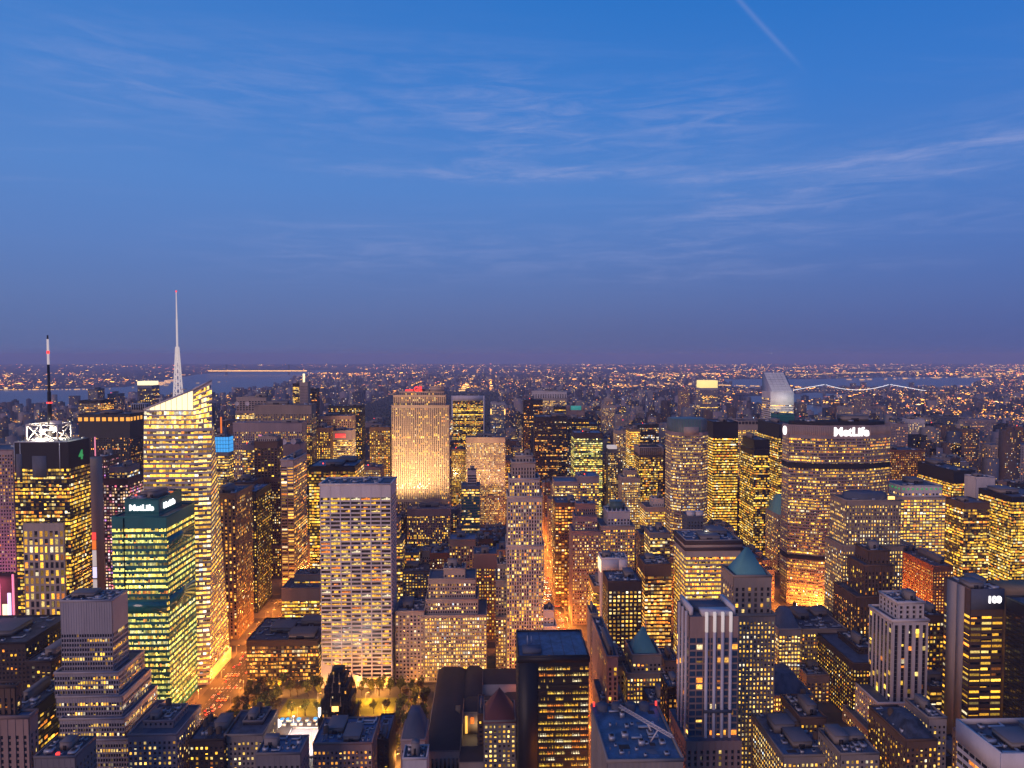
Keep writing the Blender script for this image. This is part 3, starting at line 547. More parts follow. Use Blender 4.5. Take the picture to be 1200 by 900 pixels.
('tall stone art deco tower with stepped crown beside the fifth avenue canyon','tall stone deco tower',680,[(16.1,53.1,680.0,722.0,0.0,129.3,sty('grid',wall='palestone',bay=2.55,fl=3.7,wf=.50,hf=.66,lit=.42,corr=.1,pal='gold',pd=.9,sd=.2,top=2)),(17.0,51.4,681.0,719.0,129.3,178.5,sty('grid',wall='palestone',bay=2.55,fl=3.7,wf=.50,hf=.66,lit=.40,corr=.1,pal='gold',pd=.9,sd=.2,top=2)),(18.8,48.9,683.0,715.0,178.5,196.2,sty('grid',wall='palestone',bay=2.55,fl=3.7,wf=.50,hf=.66,lit=.35,corr=.1,pal='gold',pd=.9,sd=.2,top=2)),(21.4,44.7,685.0,709.0,196.2,212.4,sty('vert',wall='lime',bay=3,lit=.06,pd=.9,top=4)),(25.8,42.3,688.0,704.0,212.4,218.8,sty('vert',wall='lime',bay=3,lit=0))],{'units': 2, 'par': 1.6},[],(594,637,535,808)),
('grey stone wing stepping down left of the tall deco tower','grey wing of deco tower',685,[(4.9,23.0,682.0,726.0,0.0,55.5,sty('grid',wall='concrete',bay=2.6,lit=.55,pal='cream',top=2)),(4.9,21.4,685.0,723.0,55.5,92.1,sty('grid',wall='concrete',bay=2.6,lit=.3,pal='cream')),(6.7,19.8,689.0,713.0,92.1,107.6,sty('grid',wall='concrete',bay=2.6,lit=.35,pal='cream'))],{'units': 2},[],(581,602,662,808)),
('small stone house with bay windows at the foot of the deco tower','small stone house by avenue',700,[(52.9,65.8,675.0,697.0,0.0,48.1,sty('punch',wall='white',lit=.3,pal='cream')),(53.2,63.6,680.0,696.0,48.1,62.7,sty('punch',wall='white',lit=.2))],{'units': 1},[],(637,652,716,800)),
('stone office palace with arched top floors, right of the white gridded slab','arched stone palace',662,[(-93.8,-65.5,662.0,702.0,0.0,70.3,sty('punch',wall='lime',bay=3.6,lit=.3,pal='cream',top=2))],{'units': 5, 'ref': 'aeolian', 'tanks': 1},[],(463,497,717,808)),
('broad beige stone block with lit paired windows above the library','broad beige block',662,[(-67.2,-4.5,662.0,706.0,0.0,65.5,sty('grid',wall='lime',bay=2.3,fl=3.75,wf=.55,hf=.6,lit=.72,corr=.25,pal='cream',top=1,br=.95)),(-64.2,-12.9,666.0,704.0,65.5,80.2,sty('grid',wall='lime',bay=2.3,lit=.25,pal='cream',top=1)),(-61.8,-15.5,669.0,699.0,80.2,99.7,sty('grid',wall='lime',bay=2.3,lit=.3,corr=.4,pal='cream',top=1)),(-46.8,-25.7,671.0,689.0,99.7,109.3,sty('punch',wall='lime',lit=.3,pal='amber',top=5))],{'units': 4, 'tanks': 1},[],(495,570,667,808)),
('beige windowless topped slab behind the broad beige block','beige slab behind stone block',760,[(-19.4,6.5,760.0,790.0,0.0,97.5,sty('punch',wall='pink',bay=3,lit=.55,pal='gold',top=16))],{'units': 2},[],(555,582,650,740)),
('black office tower with blue flat roof and golden ribbon windows in the foreground','black tower with blue roof',462,[(19.1,67.5,462.0,506.0,0.0,112.9,'HSBC')],{'ref': 'hsbc', 'roof': 'blueroof', 'units': 0, 'bulk': 0},[],(608,690,770,900)),
('brown building with red pyramid roof and copper finial','red pyramid roof building',500,[(-5.4,18.2,500.0,530.0,0.0,47.1,sty('punch',wall='concrete',bay=3.2,lit=.55,pal='cream',top=2))],{'units': 0, 'bulk': 0},[('hip',-5.4,18.2,500.0,526.0,47.1,67.1,'redroof',0.0)],(567,604,846,900)),
('dark narrow building between the red pyramid and the black tower','narrow dark building',520,[(-10.3,-5.6,520.0,550.0,0.0,41.9,sty('brownp',lit=.1))],{'units': 1},[],(560,567,838,900)),
('tall black tower with faint red windows behind the deco tower','tall black tower',1650,[(80.5,126.1,1650.0,1695.0,0.0,214.6,sty('black',lit=.18,pal='amber'))],{},[],(614,636,469,520)),
('black broad tower with scattered orange windows right of the deco tower','broad black tower',1430,[(93.2,161.6,1430.0,1490.0,0.0,192.5,sty('black',lit=.22,pal='amber',bay=3,br=.6))],{},[],(627,665,489,560)),
('pale crowned tower with white ribs standing far behind the black towers','pale crowned tower',2000,[(117.7,223.3,2000.0,2040.0,0.0,197.1,sty('grid',wall='lime',bay=4,lit=.5,pal='cream')),(122.8,223.4,2001.0,2037.0,197.1,217.2,sty('vert',wall='white',bay=7,wf=.6,lit=.0,pd=1.2))],{},[],(622,664,459,500)),
('black low block before the pale crowned tower','black block before pale tower',1850,[(174.0,206.6,1850.0,1890.0,0.0,183.0,sty('black',lit=.3,pal='gold'))],{},[],(650,664,477,495)),
('pink stone tower with glowing teal notch in its top','pink tower with teal notch',1760,[(198.8,243.3,1760.0,1795.0,0.0,178.5,sty('vert',wall='pink',bay=4,lit=.15,pal='gold',top=10))],{'ref': 'sony'},[],(665,685,482,500)),
('lit amber banded block below the teal notch tower','amber banded block',1560,[(172.4,245.3,1560.0,1600.0,0.0,165.0,sty('ribbond',lit=.65,pal='gold')),(172.7,226.0,1563.0,1593.0,165.0,176.6,sty('ribbond',lit=.5,pal='gold'))],{},[],(663,700,491,515)),
('dark green glass block with flat blue roof and lit storeys','dark green block',1260,[(155.2,207.8,1260.0,1310.0,0.0,177.3,sty('ribbond',wall='umber',glass='gteal',lit=.62,corr=.6,pal='green',top=7))],{'roof': 'blueroof', 'units': 3},[],(673,706,508,610)),
('slim grey tower with a bright white lantern top','slim tower with white lantern',1310,[(227.8,246.1,1310.0,1334.0,0.0,139.9,sty('grid',wall='gray',lit=.5,pal='cream',bay=2.6))],{'units': 0},[('band',227.8,244.5,1310.0,1330.0,139.9,146.9,'e_pale')],(713,724,527,590)),
('pale art deco spire tower far behind the lantern tower','pale deco spire tower',2050,[(337.6,376.5,2050.0,2080.0,0.0,173.0,sty('vert',wall='lime',lit=.4,bay=3,pal='cream')),(345.8,369.2,2053.0,2073.0,173.0,193.5,sty('vert',wall='lime',lit=.2,bay=3))],{'units': 0},[('spire',348.4,366.6,2053.0,2067.0,193.5,209.5,'lime')],(706,721,467,505)),
('small pale stepped tower behind the domed lit tower','small pale stepped tower',2150,[(465.9,487.7,2150.0,2174.0,0.0,146.6,sty('vert',wall='lime',lit=.1,bay=3)),(471.9,482.8,2153.0,2167.0,146.6,160.0,sty('vert',wall='lime',lit=0,bay=3))],{'units': 0},[],(747,755,477,496)),
('stone tower with rounded blue dome cap','round capped stone tower',1500,[(277.8,304.4,1500.0,1534.0,0.0,155.5,sty('grid',wall='lime',lit=.5,pal='cream',bay=3))],{'units': 0},[('spire',282.3,301.4,1504.0,1524.0,155.5,165.5,'blueroof')],(722,736,505,560)),
('tower with slanting bright gold ribbons beside the domed tower','tower with gold ribbons',1440,[(295.9,317.8,1440.0,1480.0,0.0,165.6,sty('ribbon',wall='tan',lit=.9,pal='gold',bay=3))],{},[],(738,750,503,560)),
('wide plum office block with rows of pale light behind the brick mid-rises','wide plum office block',980,[(92.5,129.7,980.0,1020.0,0.0,138.3,sty('ribbon',wall='mauve',bay=3,wf=.7,lit=.6,corr=.5,pal='cream',top=5)),(127.0,156.8,979.0,1019.0,0.0,145.8,sty('ribbon',wall='mauve',bay=3,wf=.7,lit=.55,corr=.4,pal='gold',top=6))],{'units': 4, 'roof': 'blueroof'},[],(650,702,559,625)),
('brown brick tower with lit windows beside the avenue canyon','brown brick canyon tower',860,[(82.3,109.5,860.0,900.0,0.0,133.2,sty('ribbon',wall='brown',lit=.5,wf=.7,bay=4,pal='amber'))],{},[],(651,676,590,680)),
('pink brick tower with flat ribbed penthouse and blue roof','pink brick tower with penthouse',800,[(96.9,130.5,800.0,836.0,0.0,112.4,sty('brickg',wall='mauve',bay=2.8,lit=.5,pal='cream')),(100.3,126.8,803.0,829.0,112.4,129.1,sty('brickg',wall='mauve',bay=2.8,lit=.4,pal='cream')),(103.2,125.8,810.0,828.0,129.1,142.9,sty('vert',wall='pink',lit=.1))],{'units': 2, 'roof': 'blueroof'},[],(671,704,591,690)),
('ornate white stone tower with arched crown and green roof box','ornate white arched tower',800,[(130.5,171.3,800.0,840.0,0.0,118.2,sty('grid',wall='lime',bay=2.9,lit=.42,pal='gold')),(139.4,166.1,805.0,833.0,118.2,134.5,sty('vert',wall='white',bay=3.6,wf=.5,lit=.05))],{'units': 1},[('box',144.9,159.4,813.0,827.0,134.5,144.5,'greencap'),('pinnacles',139.4,166.1,805.0,806.0,134.5,139.5,'white',6)],(704,744,600,650)),
('dark piered tower with pale fins round its crown','dark tower with pale fins',1150,[(252.7,293.7,1150.0,1195.0,0.0,152.8,sty('ribbond',wall='umber',bay=3,wf=.75,lit=.55,corr=.3,pal='gold',top=2))],{'units': 2},[('fins',252.7,293.7,1150.0,1195.0,152.8,164.8,'lime',12)],(749,777,533,600)),
('black slab joined to the right of the finned tower','black slab right of finned tower',1180,[(301.3,319.3,1180.0,1230.0,0.0,157.4,sty('black',lit=.06))],{},[],(777,789,527,600)),
('dark mansion block with red and green roof lights','coloured light block',1480,[(317.2,368.0,1480.0,1520.0,0.0,170.6,sty('black',lit=.25,pal='mixed'))],{},[],(745,772,498,524)),
('octagonal grey granite tower with dark green glass crown','octagonal granite tower',940,[(254.2,307.0,940.0,990.0,0.0,213.0,'OCT')],{'ref': 'oct'},[],(789,833,508,625)),
('yellow ribboned slab with blank black crown right of the octagonal tower','yellow ribboned black slab',1120,[(369.8,411.4,1120.0,1175.0,0.0,210.8,sty('ribbond',wall='black',bay=3,wf=.97,fl=4.6,hf=.5,lit=.93,corr=.3,pal='gold',top=24,br=1.05))],{},[],(836,865,495,610)),
('grey crowned block with bright rows behind the yellow slab','grey crowned block',1330,[(488.6,550.1,1330.0,1380.0,0.0,185.1,sty('grid',wall='lime',bay=3,lit=.7,corr=.3,pal='gold',top=8))],{'units': 2},[('fins',488.6,550.1,1330.0,1380.0,185.1,192.1,'lime',9)],(865,901,498,560)),
('black setback tower with slanting gold rows and tiny blue pyramid behind','black setback tower',1060,[(415.8,440.4,1060.0,1120.0,0.0,171.9,sty('ribbond',wall='black',bay=2.8,lit=.5,corr=.35,pal='gold',top=6)),(416.8,441.4,1063.0,1113.0,171.9,187.8,sty('black',lit=0,top=20))],{'units': 2},[],(884,902,516,640)),
('black office slab left of the broad octagonal tower with dense gold rows','black slab with dense gold rows',1120,[(480.5,509.3,1120.0,1210.0,0.0,206.2,sty('ribbond',wall='black',bay=2.8,lit=.62,corr=.5,pal='gold',top=20))],{'units': 2},[],(913,933,498,570)),
('distant banded tower with a glowing yellow crown','yellow crowned distant tower',2350,[(729.6,789.6,2350.0,2400.0,0.0,210.2,sty('ribbon',wall='silver',lit=.12,bay=4))],{'units': 0},[('band',729.6,789.6,2350.0,2396.0,210.2,237.2,'e_yellow')],(821,841,455,490)),
('dark shaft behind the yellow crowned tower','yellow crown shaft',2500,[(703.1,734.9,2500.0,2540.0,0.0,193.9,sty('brownp',wall='pink',lit=.2))],{},[],(798,808,458,480)),
('ornate stone tower with steep green copper roof beside the broad octagonal tower','green copper roofed tower',985,[(423.4,445.1,985.0,1030.0,0.0,86.1,sty('grid',wall='lime',bay=3,lit=.35,pal='gold'))],{'units': 0, 'bulk': 0},[('mansard',423.4,445.1,985.0,1025.0,86.1,112.1,'copper',0.3)],(912,929,604,650)),
('stone office slab with lit front rows and double dark cornice','cornice topped stone slab',672,[(195.7,251.0,672.0,714.0,0.0,135.1,sty('grid',wall='lime',bay=2.2,fl=4.4,wf=.85,hf=.5,lit=.88,corr=.4,pal='gold',top=13,br=1.05,pd=.25))],{'units': 5, 'roof': 'blueroof', 'bulk': 2, 'ref': 'm335'},[],(804,868,634,740)),
('plant house with two white cubes above the cornice topped slab','plant house with white cubes',745,[(218.6,235.8,745.0,767.0,0.0,142.0,sty('punch',wall='slate',lit=0))],{'roof': 'blueroof', 'units': 0, 'bulk': 0},[('box',219.1,226.8,747.0,754.0,142.0,147.0,'white'),('box',228.7,236.4,747.0,754.0,142.0,147.0,'white')],(806,824,606,620)),
('red brown block with amber windows and blue roof behind the green pyramid','red brown block',690,[(258.0,280.3,690.0,740.0,0.0,111.1,sty('brickg',wall='brick',bay=4,wf=.6,lit=.6,pal='amber'))],{'roof': 'blueroof', 'units': 3},[],(868,893,655,700)),
('dark stacked block with large lit squares near the avenue','dark block with lit squares',640,[(112.0,144.0,640.0,672.0,0.0,105.1,sty('punch',wall='umber',bay=4.2,fl=4.0,wf=.5,hf=.5,lit=.72,pal='cream',top=6))],{'units': 3},[],(713,752,682,770)),
('blank white box building with glowing left edge','blank white box building',690,[(113.6,140.0,690.0,710.0,0.0,112.4,sty('punch',wall='white',lit=0,top=50))],{'ref': 'whitebox'},[],(705,735,655,668)),
('low brown block with orange strip windows right of the lit squares','low brown strip window block',690,[(158.6,186.1,690.0,724.0,0.0,105.7,sty('ribbon',wall='brown',bay=3,lit=.75,pal='amber',top=9))],{'units': 3},[],(756,787,662,730)),
('long pale block with bright ribbons between dark lofts','pale ribboned block',780,[(185.0,208.0,780.0,810.0,0.0,114.9,sty('ribbon',wall='gray',lit=.6,pal='cream'))],{},[],(762,785,625,650)),
('bright yellow windowed block at mid distance right of the arched tower','bright yellow block',980,[(225.9,261.0,980.0,1020.0,0.0,100.0,sty('ribbon',wall='lime',lit=.85,corr=.2,wf=.7,pal='gold')),(237.3,253.6,986.0,1006.0,100.0,111.3,sty('punch',wall='white',lit=0))],{'units': 1},[],(757,785,585,620)),
('small white office block with green roof and lit rows','small white office block',1020,[(198.4,225.7,1020.0,1050.0,0.0,136.9,sty('grid',wall='lime',bay=2.4,lit=.8,pal='cream')),(204.3,221.3,1024.0,1044.0,136.9,146.6,sty('grid',wall='lime',lit=.5,pal='cream',bay=2.4))],{'units': 1},[],(729,750,552,600)),
('cream tower with teal pyramid roof at mid height','teal pyramid roof tower',560,[(114.3,146.1,560.0,596.0,0.0,53.3,sty('grid',wall='lime',bay=2.6,lit=.75,pal='gold',top=2)),(119.2,143.8,563.0,593.0,53.3,68.0,sty('punch',wall='lime',lit=.3))],{'units': 0, 'bulk': 0},[('hip',122.2,141.2,567.0,589.0,68.0,88.0,'copper',0.0),('spire',132.8,135.7,578.0,581.0,68.0,94.0,'lime')],(735,779,768,880)),
('beige cubic block with dark windows left of the teal pyramid tower','beige cubic block',575,[(100.3,117.3,575.0,605.0,0.0,52.5,sty('punch',wall='beige',bay=6,fl=5,wf=.7,lit=.12)),(103.4,116.8,580.0,600.0,52.5,58.5,sty('punch',wall='beige',bay=5,wf=.7,lit=.08))],{'units': 4},[],(712,735,771,850)),
('grey low block with round roof window below the beige cubes','grey low block',520,[(85.6,105.0,520.0,560.0,0.0,48.3,sty('punch',wall='concrete',lit=.2,pal='amber'))],{'units': 4},[],(704,733,826,860)),
('small black block with a single orange row beside the striped tower','small black block',470,[(125.1,135.5,470.0,490.0,0.0,86.0,sty('brownp',wall='black',lit=.3,pal='amber'))],{'units': 2, 'roof': 'blueroof'},[],(783,800,806,870)),
('dark cluster block in front of the teal pyramid tower','dark cluster block',500,[(119.7,137.8,500.0,526.0,0.0,58.2,sty('brownp',wall='dark',lit=.2,pal='amber'))],{'units': 3, 'tanks': 1},[],(762,790,826,870)),
('violet slab between the teal pyramid tower and striped tower','violet slab',600,[(156.4,168.8,600.0,626.0,0.0,45.7,sty('punch',wall='gray',lit=.02))],{'units': 1},[],(779,795,775,840)),
('very broad elongated octagonal office tower with a white illuminated name sign','broad octagonal tower',850,[(383.3,513.1,850.0,890.0,0.0,231.3,'PANAM')],{'ref': 'panam'},[],(930,1048,500,715)),
('massive brown stone tower with dark octagonal roof and gold windows','massive brown stone tower',705,[(373.2,437.8,705.0,743.0,0.0,119.0,sty('grid',wall='beige',bay=2.9,fl=3.9,wf=.46,hf=.55,lit=.66,corr=.15,pal='cream',top=3,pd=.6)),(377.0,436.0,707.0,741.0,119.0,167.0,sty('grid',wall='beige',bay=2.9,fl=3.9,wf=.46,hf=.55,lit=.55,corr=.4,pal='cream',top=4,pd=.6))],{'units': 2, 'bulk': 0, 'ref': 'lincoln'},[],(988,1058,587,800)),
('dark gothic piered tower in front of the massive brown stone tower','dark gothic piered tower',640,[(353.2,393.5,640.0,684.0,0.0,87.5,sty('vert',wall='brown',bay=3.4,lit=.4,pal='amber',pd=1)),(362.4,390.2,644.0,676.0,87.5,117.1,sty('vert',wall='brown',bay=3.4,lit=.2,pal='gold',pd=1)),(368.5,388.9,648.0,672.0,117.1,130.2,sty('vert',wall='brown',bay=4,wf=.5,lit=.03,pd=1.1))],{'units': 1},[],(1004,1052,646,780)),
('stone tower with green lit roof lamps and bright gold storeys','green lamp roofed tower',900,[(550.2,616.2,900.0,950.0,0.0,129.4,sty('grid',wall='lime',bay=4.4,fl=4.2,wf=.72,hf=.55,lit=.92,corr=.2,pal='gold',top=1,br=1.15)),(556.4,613.2,903.0,947.0,129.4,144.0,sty('grid',wall='white',bay=4.6,fl=5,wf=.5,hf=.5,lit=.9,pal='cream',top=5))],{'units': 3, 'ref': 'greenlamp'},[],(1052,1108,570,640)),
('red brick tower with many amber windows right of the octagonal tower','red brick amber tower',1120,[(674.1,729.7,1120.0,1165.0,0.0,162.4,sty('brickg',wall='brick',bay=3,lit=.55,pal='amber'))],{'units': 3},[],(1046,1084,528,570)),
('orange brick block with long slanting west wall','orange brick long block',790,[(528.5,552.4,790.0,940.0,0.0,69.3,sty('brickg',wall='brick',bay=3.2,lit=.72,pal='amber',br=.9))],{'units': 4, 'bulk': 3, 'ref': 'orange'},[],(1094,1117,664,690)),
('brown brick block with cream windows behind the numbered tower','brown brick cream window block',900,[(636.3,689.8,900.0,940.0,0.0,41.0,sty('punch',wall='pink',bay=3,lit=.55,pal='cream'))],{'units': 6},[],(1123,1168,658,690)),
('black curved tower with bright wavy gold rows at the right edge','black tower with wavy rows',850,[(669.3,730.1,850.0,910.0,0.0,139.1,sty('ribbond',wall='black',bay=3,lit=.85,corr=.3,pal='gold',top=4))],{'units': 3},[],(1186,1240,583,690)),
('dark brown tower with lit lower grid beside the blank wall','dark brown gridded tower',880,[(628.2,663.0,880.0,920.0,0.0,125.2,sty('ribbond',wall='brown',bay=3,lit=.55,pal='gold',top=8))],{'units': 3},[],(1130,1160,590,640)),
('blank pale windowless shaft standing behind the dark brown tower','blank pale shaft',960,[(701.9,729.7,960.0,984.0,0.0,144.8,sty('punch',wall='white',lit=0,top=300))],{'units': 1},[],(1144,1166,560,590)),
('black slab with slanting gold strips left of the blank pale shaft','black slab with gold strips',1020,[(710.7,744.2,1020.0,1110.0,0.0,144.5,sty('ribbond',wall='black',bay=3,lit=.7,pal='gold',top=18))],{'units': 4},[],(1118,1143,552,590)),
('wide pale residential slab with darker bays at the right edge','residential slab',1500,[(1128.2,1234.9,1500.0,1540.0,0.0,119.6,sty('punch',wall='lime',bay=5,lit=.12,pal='amber')),(1160.1,1193.7,1506.0,1526.0,119.6,132.4,sty('punch',wall='lime',lit=0))],{'units': 3},[],(1161,1215,515,560)),
('black curved slab among the far eastern towers','east curved slab',1600,[(1047.1,1082.6,1600.0,1640.0,0.0,158.4,sty('black',lit=.08,pal='gold'))],{},[],(1087,1104,497,530)),
('grey residential tower right of the black curved slab','east grey tower',1620,[(1095.6,1135.8,1620.0,1660.0,0.0,175.0,sty('punch',wall='slate',lit=.12))],{},[],(1104,1123,488,530)),
('broad brown apartment slab with scattered lights far to the east','broad brown apartment slab',1800,[(1264.6,1368.4,1800.0,1840.0,0.0,149.4,sty('punch',wall='mauve',lit=.18,pal='amber'))],{'units': 5},[],(1124,1168,492,530)),
('pinkish apartment tower east of the broad octagonal tower','pinkish apartment tower',1450,[(875.2,905.4,1450.0,1485.0,0.0,173.8,sty('punch',wall='mauve',lit=.2,pal='amber'))],{},[],(1048,1064,497,525)),
('white lit hospital block with pale roof','white lit block east',1550,[(971.7,1008.0,1550.0,1585.0,0.0,173.5,sty('punch',wall='white',lit=.3,pal='cream'))],{},[],(1066,1084,492,515)),
('tall pale pair-topped apartment tower on the far skyline','far apartment tower',2200,[(1152.8,1184.1,2200.0,2235.0,0.0,154.9,sty('punch',wall='lime',lit=.1))],{},[],(987,998,477,490)),
('dark peaked tower on the far skyline beside the pale apartments','dark peaked far tower',2300,[(1266.9,1305.6,2300.0,2335.0,0.0,182.5,sty('punch',wall='mauve',lit=.15))],{},[],(1008,1021,465,490)),
('pale twin slab on the far skyline right of the dark peak','pale twin slab far',2350,[(1334.7,1386.5,2350.0,2385.0,0.0,146.4,sty('punch',wall='pink',lit=.12))],{},[],(1021,1038,476,490)),
('numbered grey tower with blank pale west wall and lit gold rows','numbered grey tower',520,[(378.6,404.8,520.0,551.0,0.0,135.6,'N100')],{'ref': 'n100', 'units': 5, 'bulk': 2},[],(1138,1176,692,840)),
('black office tower with ribbed dark facade at the lower right edge','black ribbed tower lower right',400,[(399.6,444.0,400.0,510.0,0.0,133.7,sty('ribbond',wall='black',bay=3,fl=3.6,wf=.9,lit=.02,pal='amber',pd=.3,sd=.5))],{'units': 3, 'ref': 'blk'},[],(1338,1420,773,870)),
('white framed low building with sunken dark roof in the lower right corner','white framed corner building',335,[(262.4,314.8,335.0,368.0,0.0,113.5,sty('ribbon',wall='white',bay=5,fl=4.5,wf=.9,hf=.5,lit=.25,corr=.8,pal='gold',top=9))],{'par': 3, 'units': 4, 'bulk': 2, 'ref': 'corner'},[],(1174,1290,888,900)),
('white art deco tower with black recessed window stripes and terraces','white deco striped tower',535,[(310.0,358.5,537.0,581.0,0.0,11.4,sty('grid',wall='lime',bay=3,fl=3.6,wf=.4,hf=.5,lit=.55,pal='gold',top=1)),(317.6,359.1,540.0,580.0,11.4,34.7,sty('grid',wall='white',bay=3,fl=3.6,wf=.4,hf=.5,lit=.5,pal='gold',top=1)),(330.0,359.4,543.0,577.0,34.7,102.5,sty('vert',wall='white',bay=6,fl=3.6,wf=.5,hf=.95,lit=.12,corr=.1,pal='gold',pd=1.2,sd=.1,top=1)),(335.8,357.4,546.0,572.0,102.5,116.3,sty('vert',wall='white',bay=5,wf=.5,lit=.0,pd=1.2,top=2))],{'units': 2, 'par': 1.8},[],(1020,1088,707,840)),
('slim side annex with amber windows behind the white deco tower','annex behind deco striped tower',580,[(383.0,398.3,580.0,610.0,0.0,92.0,sty('ribbon',wall='brown',lit=.5,wf=.6,pal='gold'))],{},[],(1086,1106,722,810)),
('lit mid-rise with broad bright windows right of the deco striped tower','lit midrise by deco tower',560,[(374.3,407.0,560.0,596.0,0.0,37.6,sty('ribbon',wall='brown',bay=5.6,fl=4.2,wf=.8,hf=.5,lit=.75,corr=.5,pal='cream',top=4))],{'units': 6, 'bulk': 2},[],(1090,1134,806,870)),
('small cream corner building with lit top floors below the midrise','small cream corner building',450,[(300.1,312.7,450.0,476.0,0.0,71.7,sty('punch',wall='lime',bay=3.4,lit=.4,pal='cream'))],{'units': 3},[],(1088,1109,842,900)),
('dark gabled stone block at the foot of the deco striped tower','dark gabled stone block',430,[(272.3,292.9,430.0,474.0,0.0,68.0,sty('punch',wall='brown',bay=3,lit=.35,pal='gold'))],{'units': 2, 'tanks': 1},[('mansard',274.7,293.1,432.0,466.0,68.0,76.0,'tar',0.25)],(1062,1098,868,900)),
('big dark brick tower with dense gold windows and angled roofs','big dark brick tower',575,[(315.5,341.2,575.0,639.0,0.0,52.4,sty('brickg',wall='umber',bay=3,fl=3.6,lit=.62,corr=.1,pal='gold')),(330.9,349.7,595.0,631.0,52.4,57.1,sty('vert',wall='umber',lit=0))],{'units': 3, 'tanks': 1},[],(1000,1034,760,900)),
('stone office block with stacked penthouse left of the brick tower','stone block with stacked penthouse',640,[(300.2,343.8,640.0,690.0,0.0,56.3,sty('punch',wall='beige',bay=2.8,lit=.45,pal='gold'))],{'units': 6, 'bulk': 2},[],(940,992,738,790)),
('small stone tower with rounded grey roof and lit arcade','small domed stone tower',625,[(271.2,291.6,625.0,653.0,0.0,62.9,sty('grid',wall='lime',bay=2.8,wf=.6,lit=.8,pal='cream'))],{'units': 0, 'bulk': 0},[('mansard',272.9,291.7,627.0,651.0,62.9,78.9,'gravel',0.3)],(913,938,738,800)),
('grey office block with low hipped roof and rows of cream windows','hipped roof office block',565,[(240.2,275.7,565.0,615.0,0.0,29.7,sty('grid',wall='concrete',bay=2.8,fl=4,wf=.55,lit=.7,corr=.4,pal='cream',top=1))],{'units': 0, 'bulk': 0},[('mansard',245.0,271.9,571.0,607.0,29.7,42.7,'tar',0.22)],(905,953,816,880)),
('dark low roof with lit cornice at the bottom right centre','dark low roof with lit cornice',450,[(199.6,242.3,450.0,506.0,0.0,46.9,sty('grid',wall='concrete',bay=3,lit=.85,pal='cream',top=2))],{'units': 7, 'bulk': 3, 'tanks': 2, 'roof': 'blueroof'},[],(918,990,886,900)),
('brown stone tower with steep green copper pyramid roof','green pyramid stone tower',505,[(179.6,215.7,505.0,539.0,0.0,123.2,sty('grid',wall='beige',bay=2.7,fl=3.6,wf=.45,hf=.52,lit=.62,corr=.05,pal='cream',top=2,pd=.7)),(184.9,213.8,508.0,536.0,123.2,152.3,sty('vert',wall='beige',bay=4.5,fl=4.2,wf=.4,lit=.18,pal='cream',top=8,pd=.6))],{'units': 0, 'bulk': 0, 'par': 1.6},[('hip',188.6,211.8,511.0,533.0,152.3,171.3,'copper',0.1)],(853,908,676,900)),
('slim white ribbed tower with glowing fin crown in the foreground','white ribbed tower with glowing fins',425,[(123.6,159.2,420.0,460.0,0.0,76.3,sty('vert',wall='pink',bay=4,lit=.1)),(126.4,157.8,425.0,453.0,76.3,154.6,'STRIPE')],{'units': 0, 'bulk': 0, 'ref': 'stripe', 'par': 0},[],(804,869,722,900)),
('low blue roofed plant deck with white crane arm at the bottom centre','blue roofed deck with crane',350,[(61.4,101.3,350.0,408.0,0.0,106.5,sty('vert',wall='concrete',bay=3,lit=0))],{'roof': 'blueroof', 'units': 8, 'bulk': 0, 'ref': 'crane'},[],(712,800,892,900)),
('striped low wall building at the edge of fifth avenue','striped wall building by avenue',520,[(90.7,98.7,520.0,600.0,0.0,86.3,sty('vert',wall='mauve',bay=4,lit=.15,pal='gold'))],{'units': 2},[],(712,724,770,860)),
('thin beige tower standing beside the avenue right of the black tower','thin beige avenue tower',600,[(89.1,96.0,600.0,620.0,0.0,89.4,sty('punch',wall='beige',lit=.08))],{'units': 1},[],(692,701,720,770)),
('golden facade block with bright bay windows beside the lit squares block','golden facade block',700,[(107.4,122.6,700.0,740.0,0.0,79.8,sty('ribbon',wall='tan',lit=.95,pal='gold',br=1.2))],{'units': 2},[],(696,713,688,760)),
('slanted roof office tower with glowing white wedge top','slanted wedge tower',1440,[(598.2,648.1,1440.0,1486.0,0.0,245.2,sty('ribbon',wall='white',bay=3,fl=4.6,wf=.98,hf=.45,lit=.28,corr=.8,pal='cream',top=12))],{'ref': 'citi', 'units': 0, 'bulk': 0, 'par': 0},[],(903,930,459,500)),
('small teal glass block in front of the slanted wedge tower','small teal glass block',1300,[(554.1,587.5,1300.0,1330.0,0.0,207.8,sty('ribbon',wall='teal',glass='gteal',lit=.1))],{'units': 1, 'roof': 'greencap'},[],(911,931,486,497)),
('dark octagon block with pale tower in the far west','far west pale tower',1500,[(-946.3,-917.3,1500.0,1530.0,0.0,131.9,sty('punch',wall='mauve',lit=.3,pal='amber'))],{},[],(62,78,520,560)),
('dark brown block wedged between the hipped roof block and brick tower','wedged brown block',480,[(225.1,244.0,480.0,514.0,0.0,56.7,sty('brickg',wall='brown',lit=.5,pal='gold'))],{'units': 4, 'tanks': 1},[],(938,968,842,900)),
('low stone block filling the corner below the big brick tower','low corner stone block',430,[(228.7,254.2,430.0,460.0,0.0,59.6,sty('punch',wall='concrete',lit=.5,pal='cream'))],{'units': 5, 'bulk': 2},[],(985,1030,884,900)),
('small lit stone block behind the hipped roof block','small lit block behind hipped roof',610,[(291.7,312.5,610.0,636.0,0.0,25.5,sty('punch',wall='pink',lit=.5,pal='amber'))],{'units': 3},[],(946,972,792,842))]
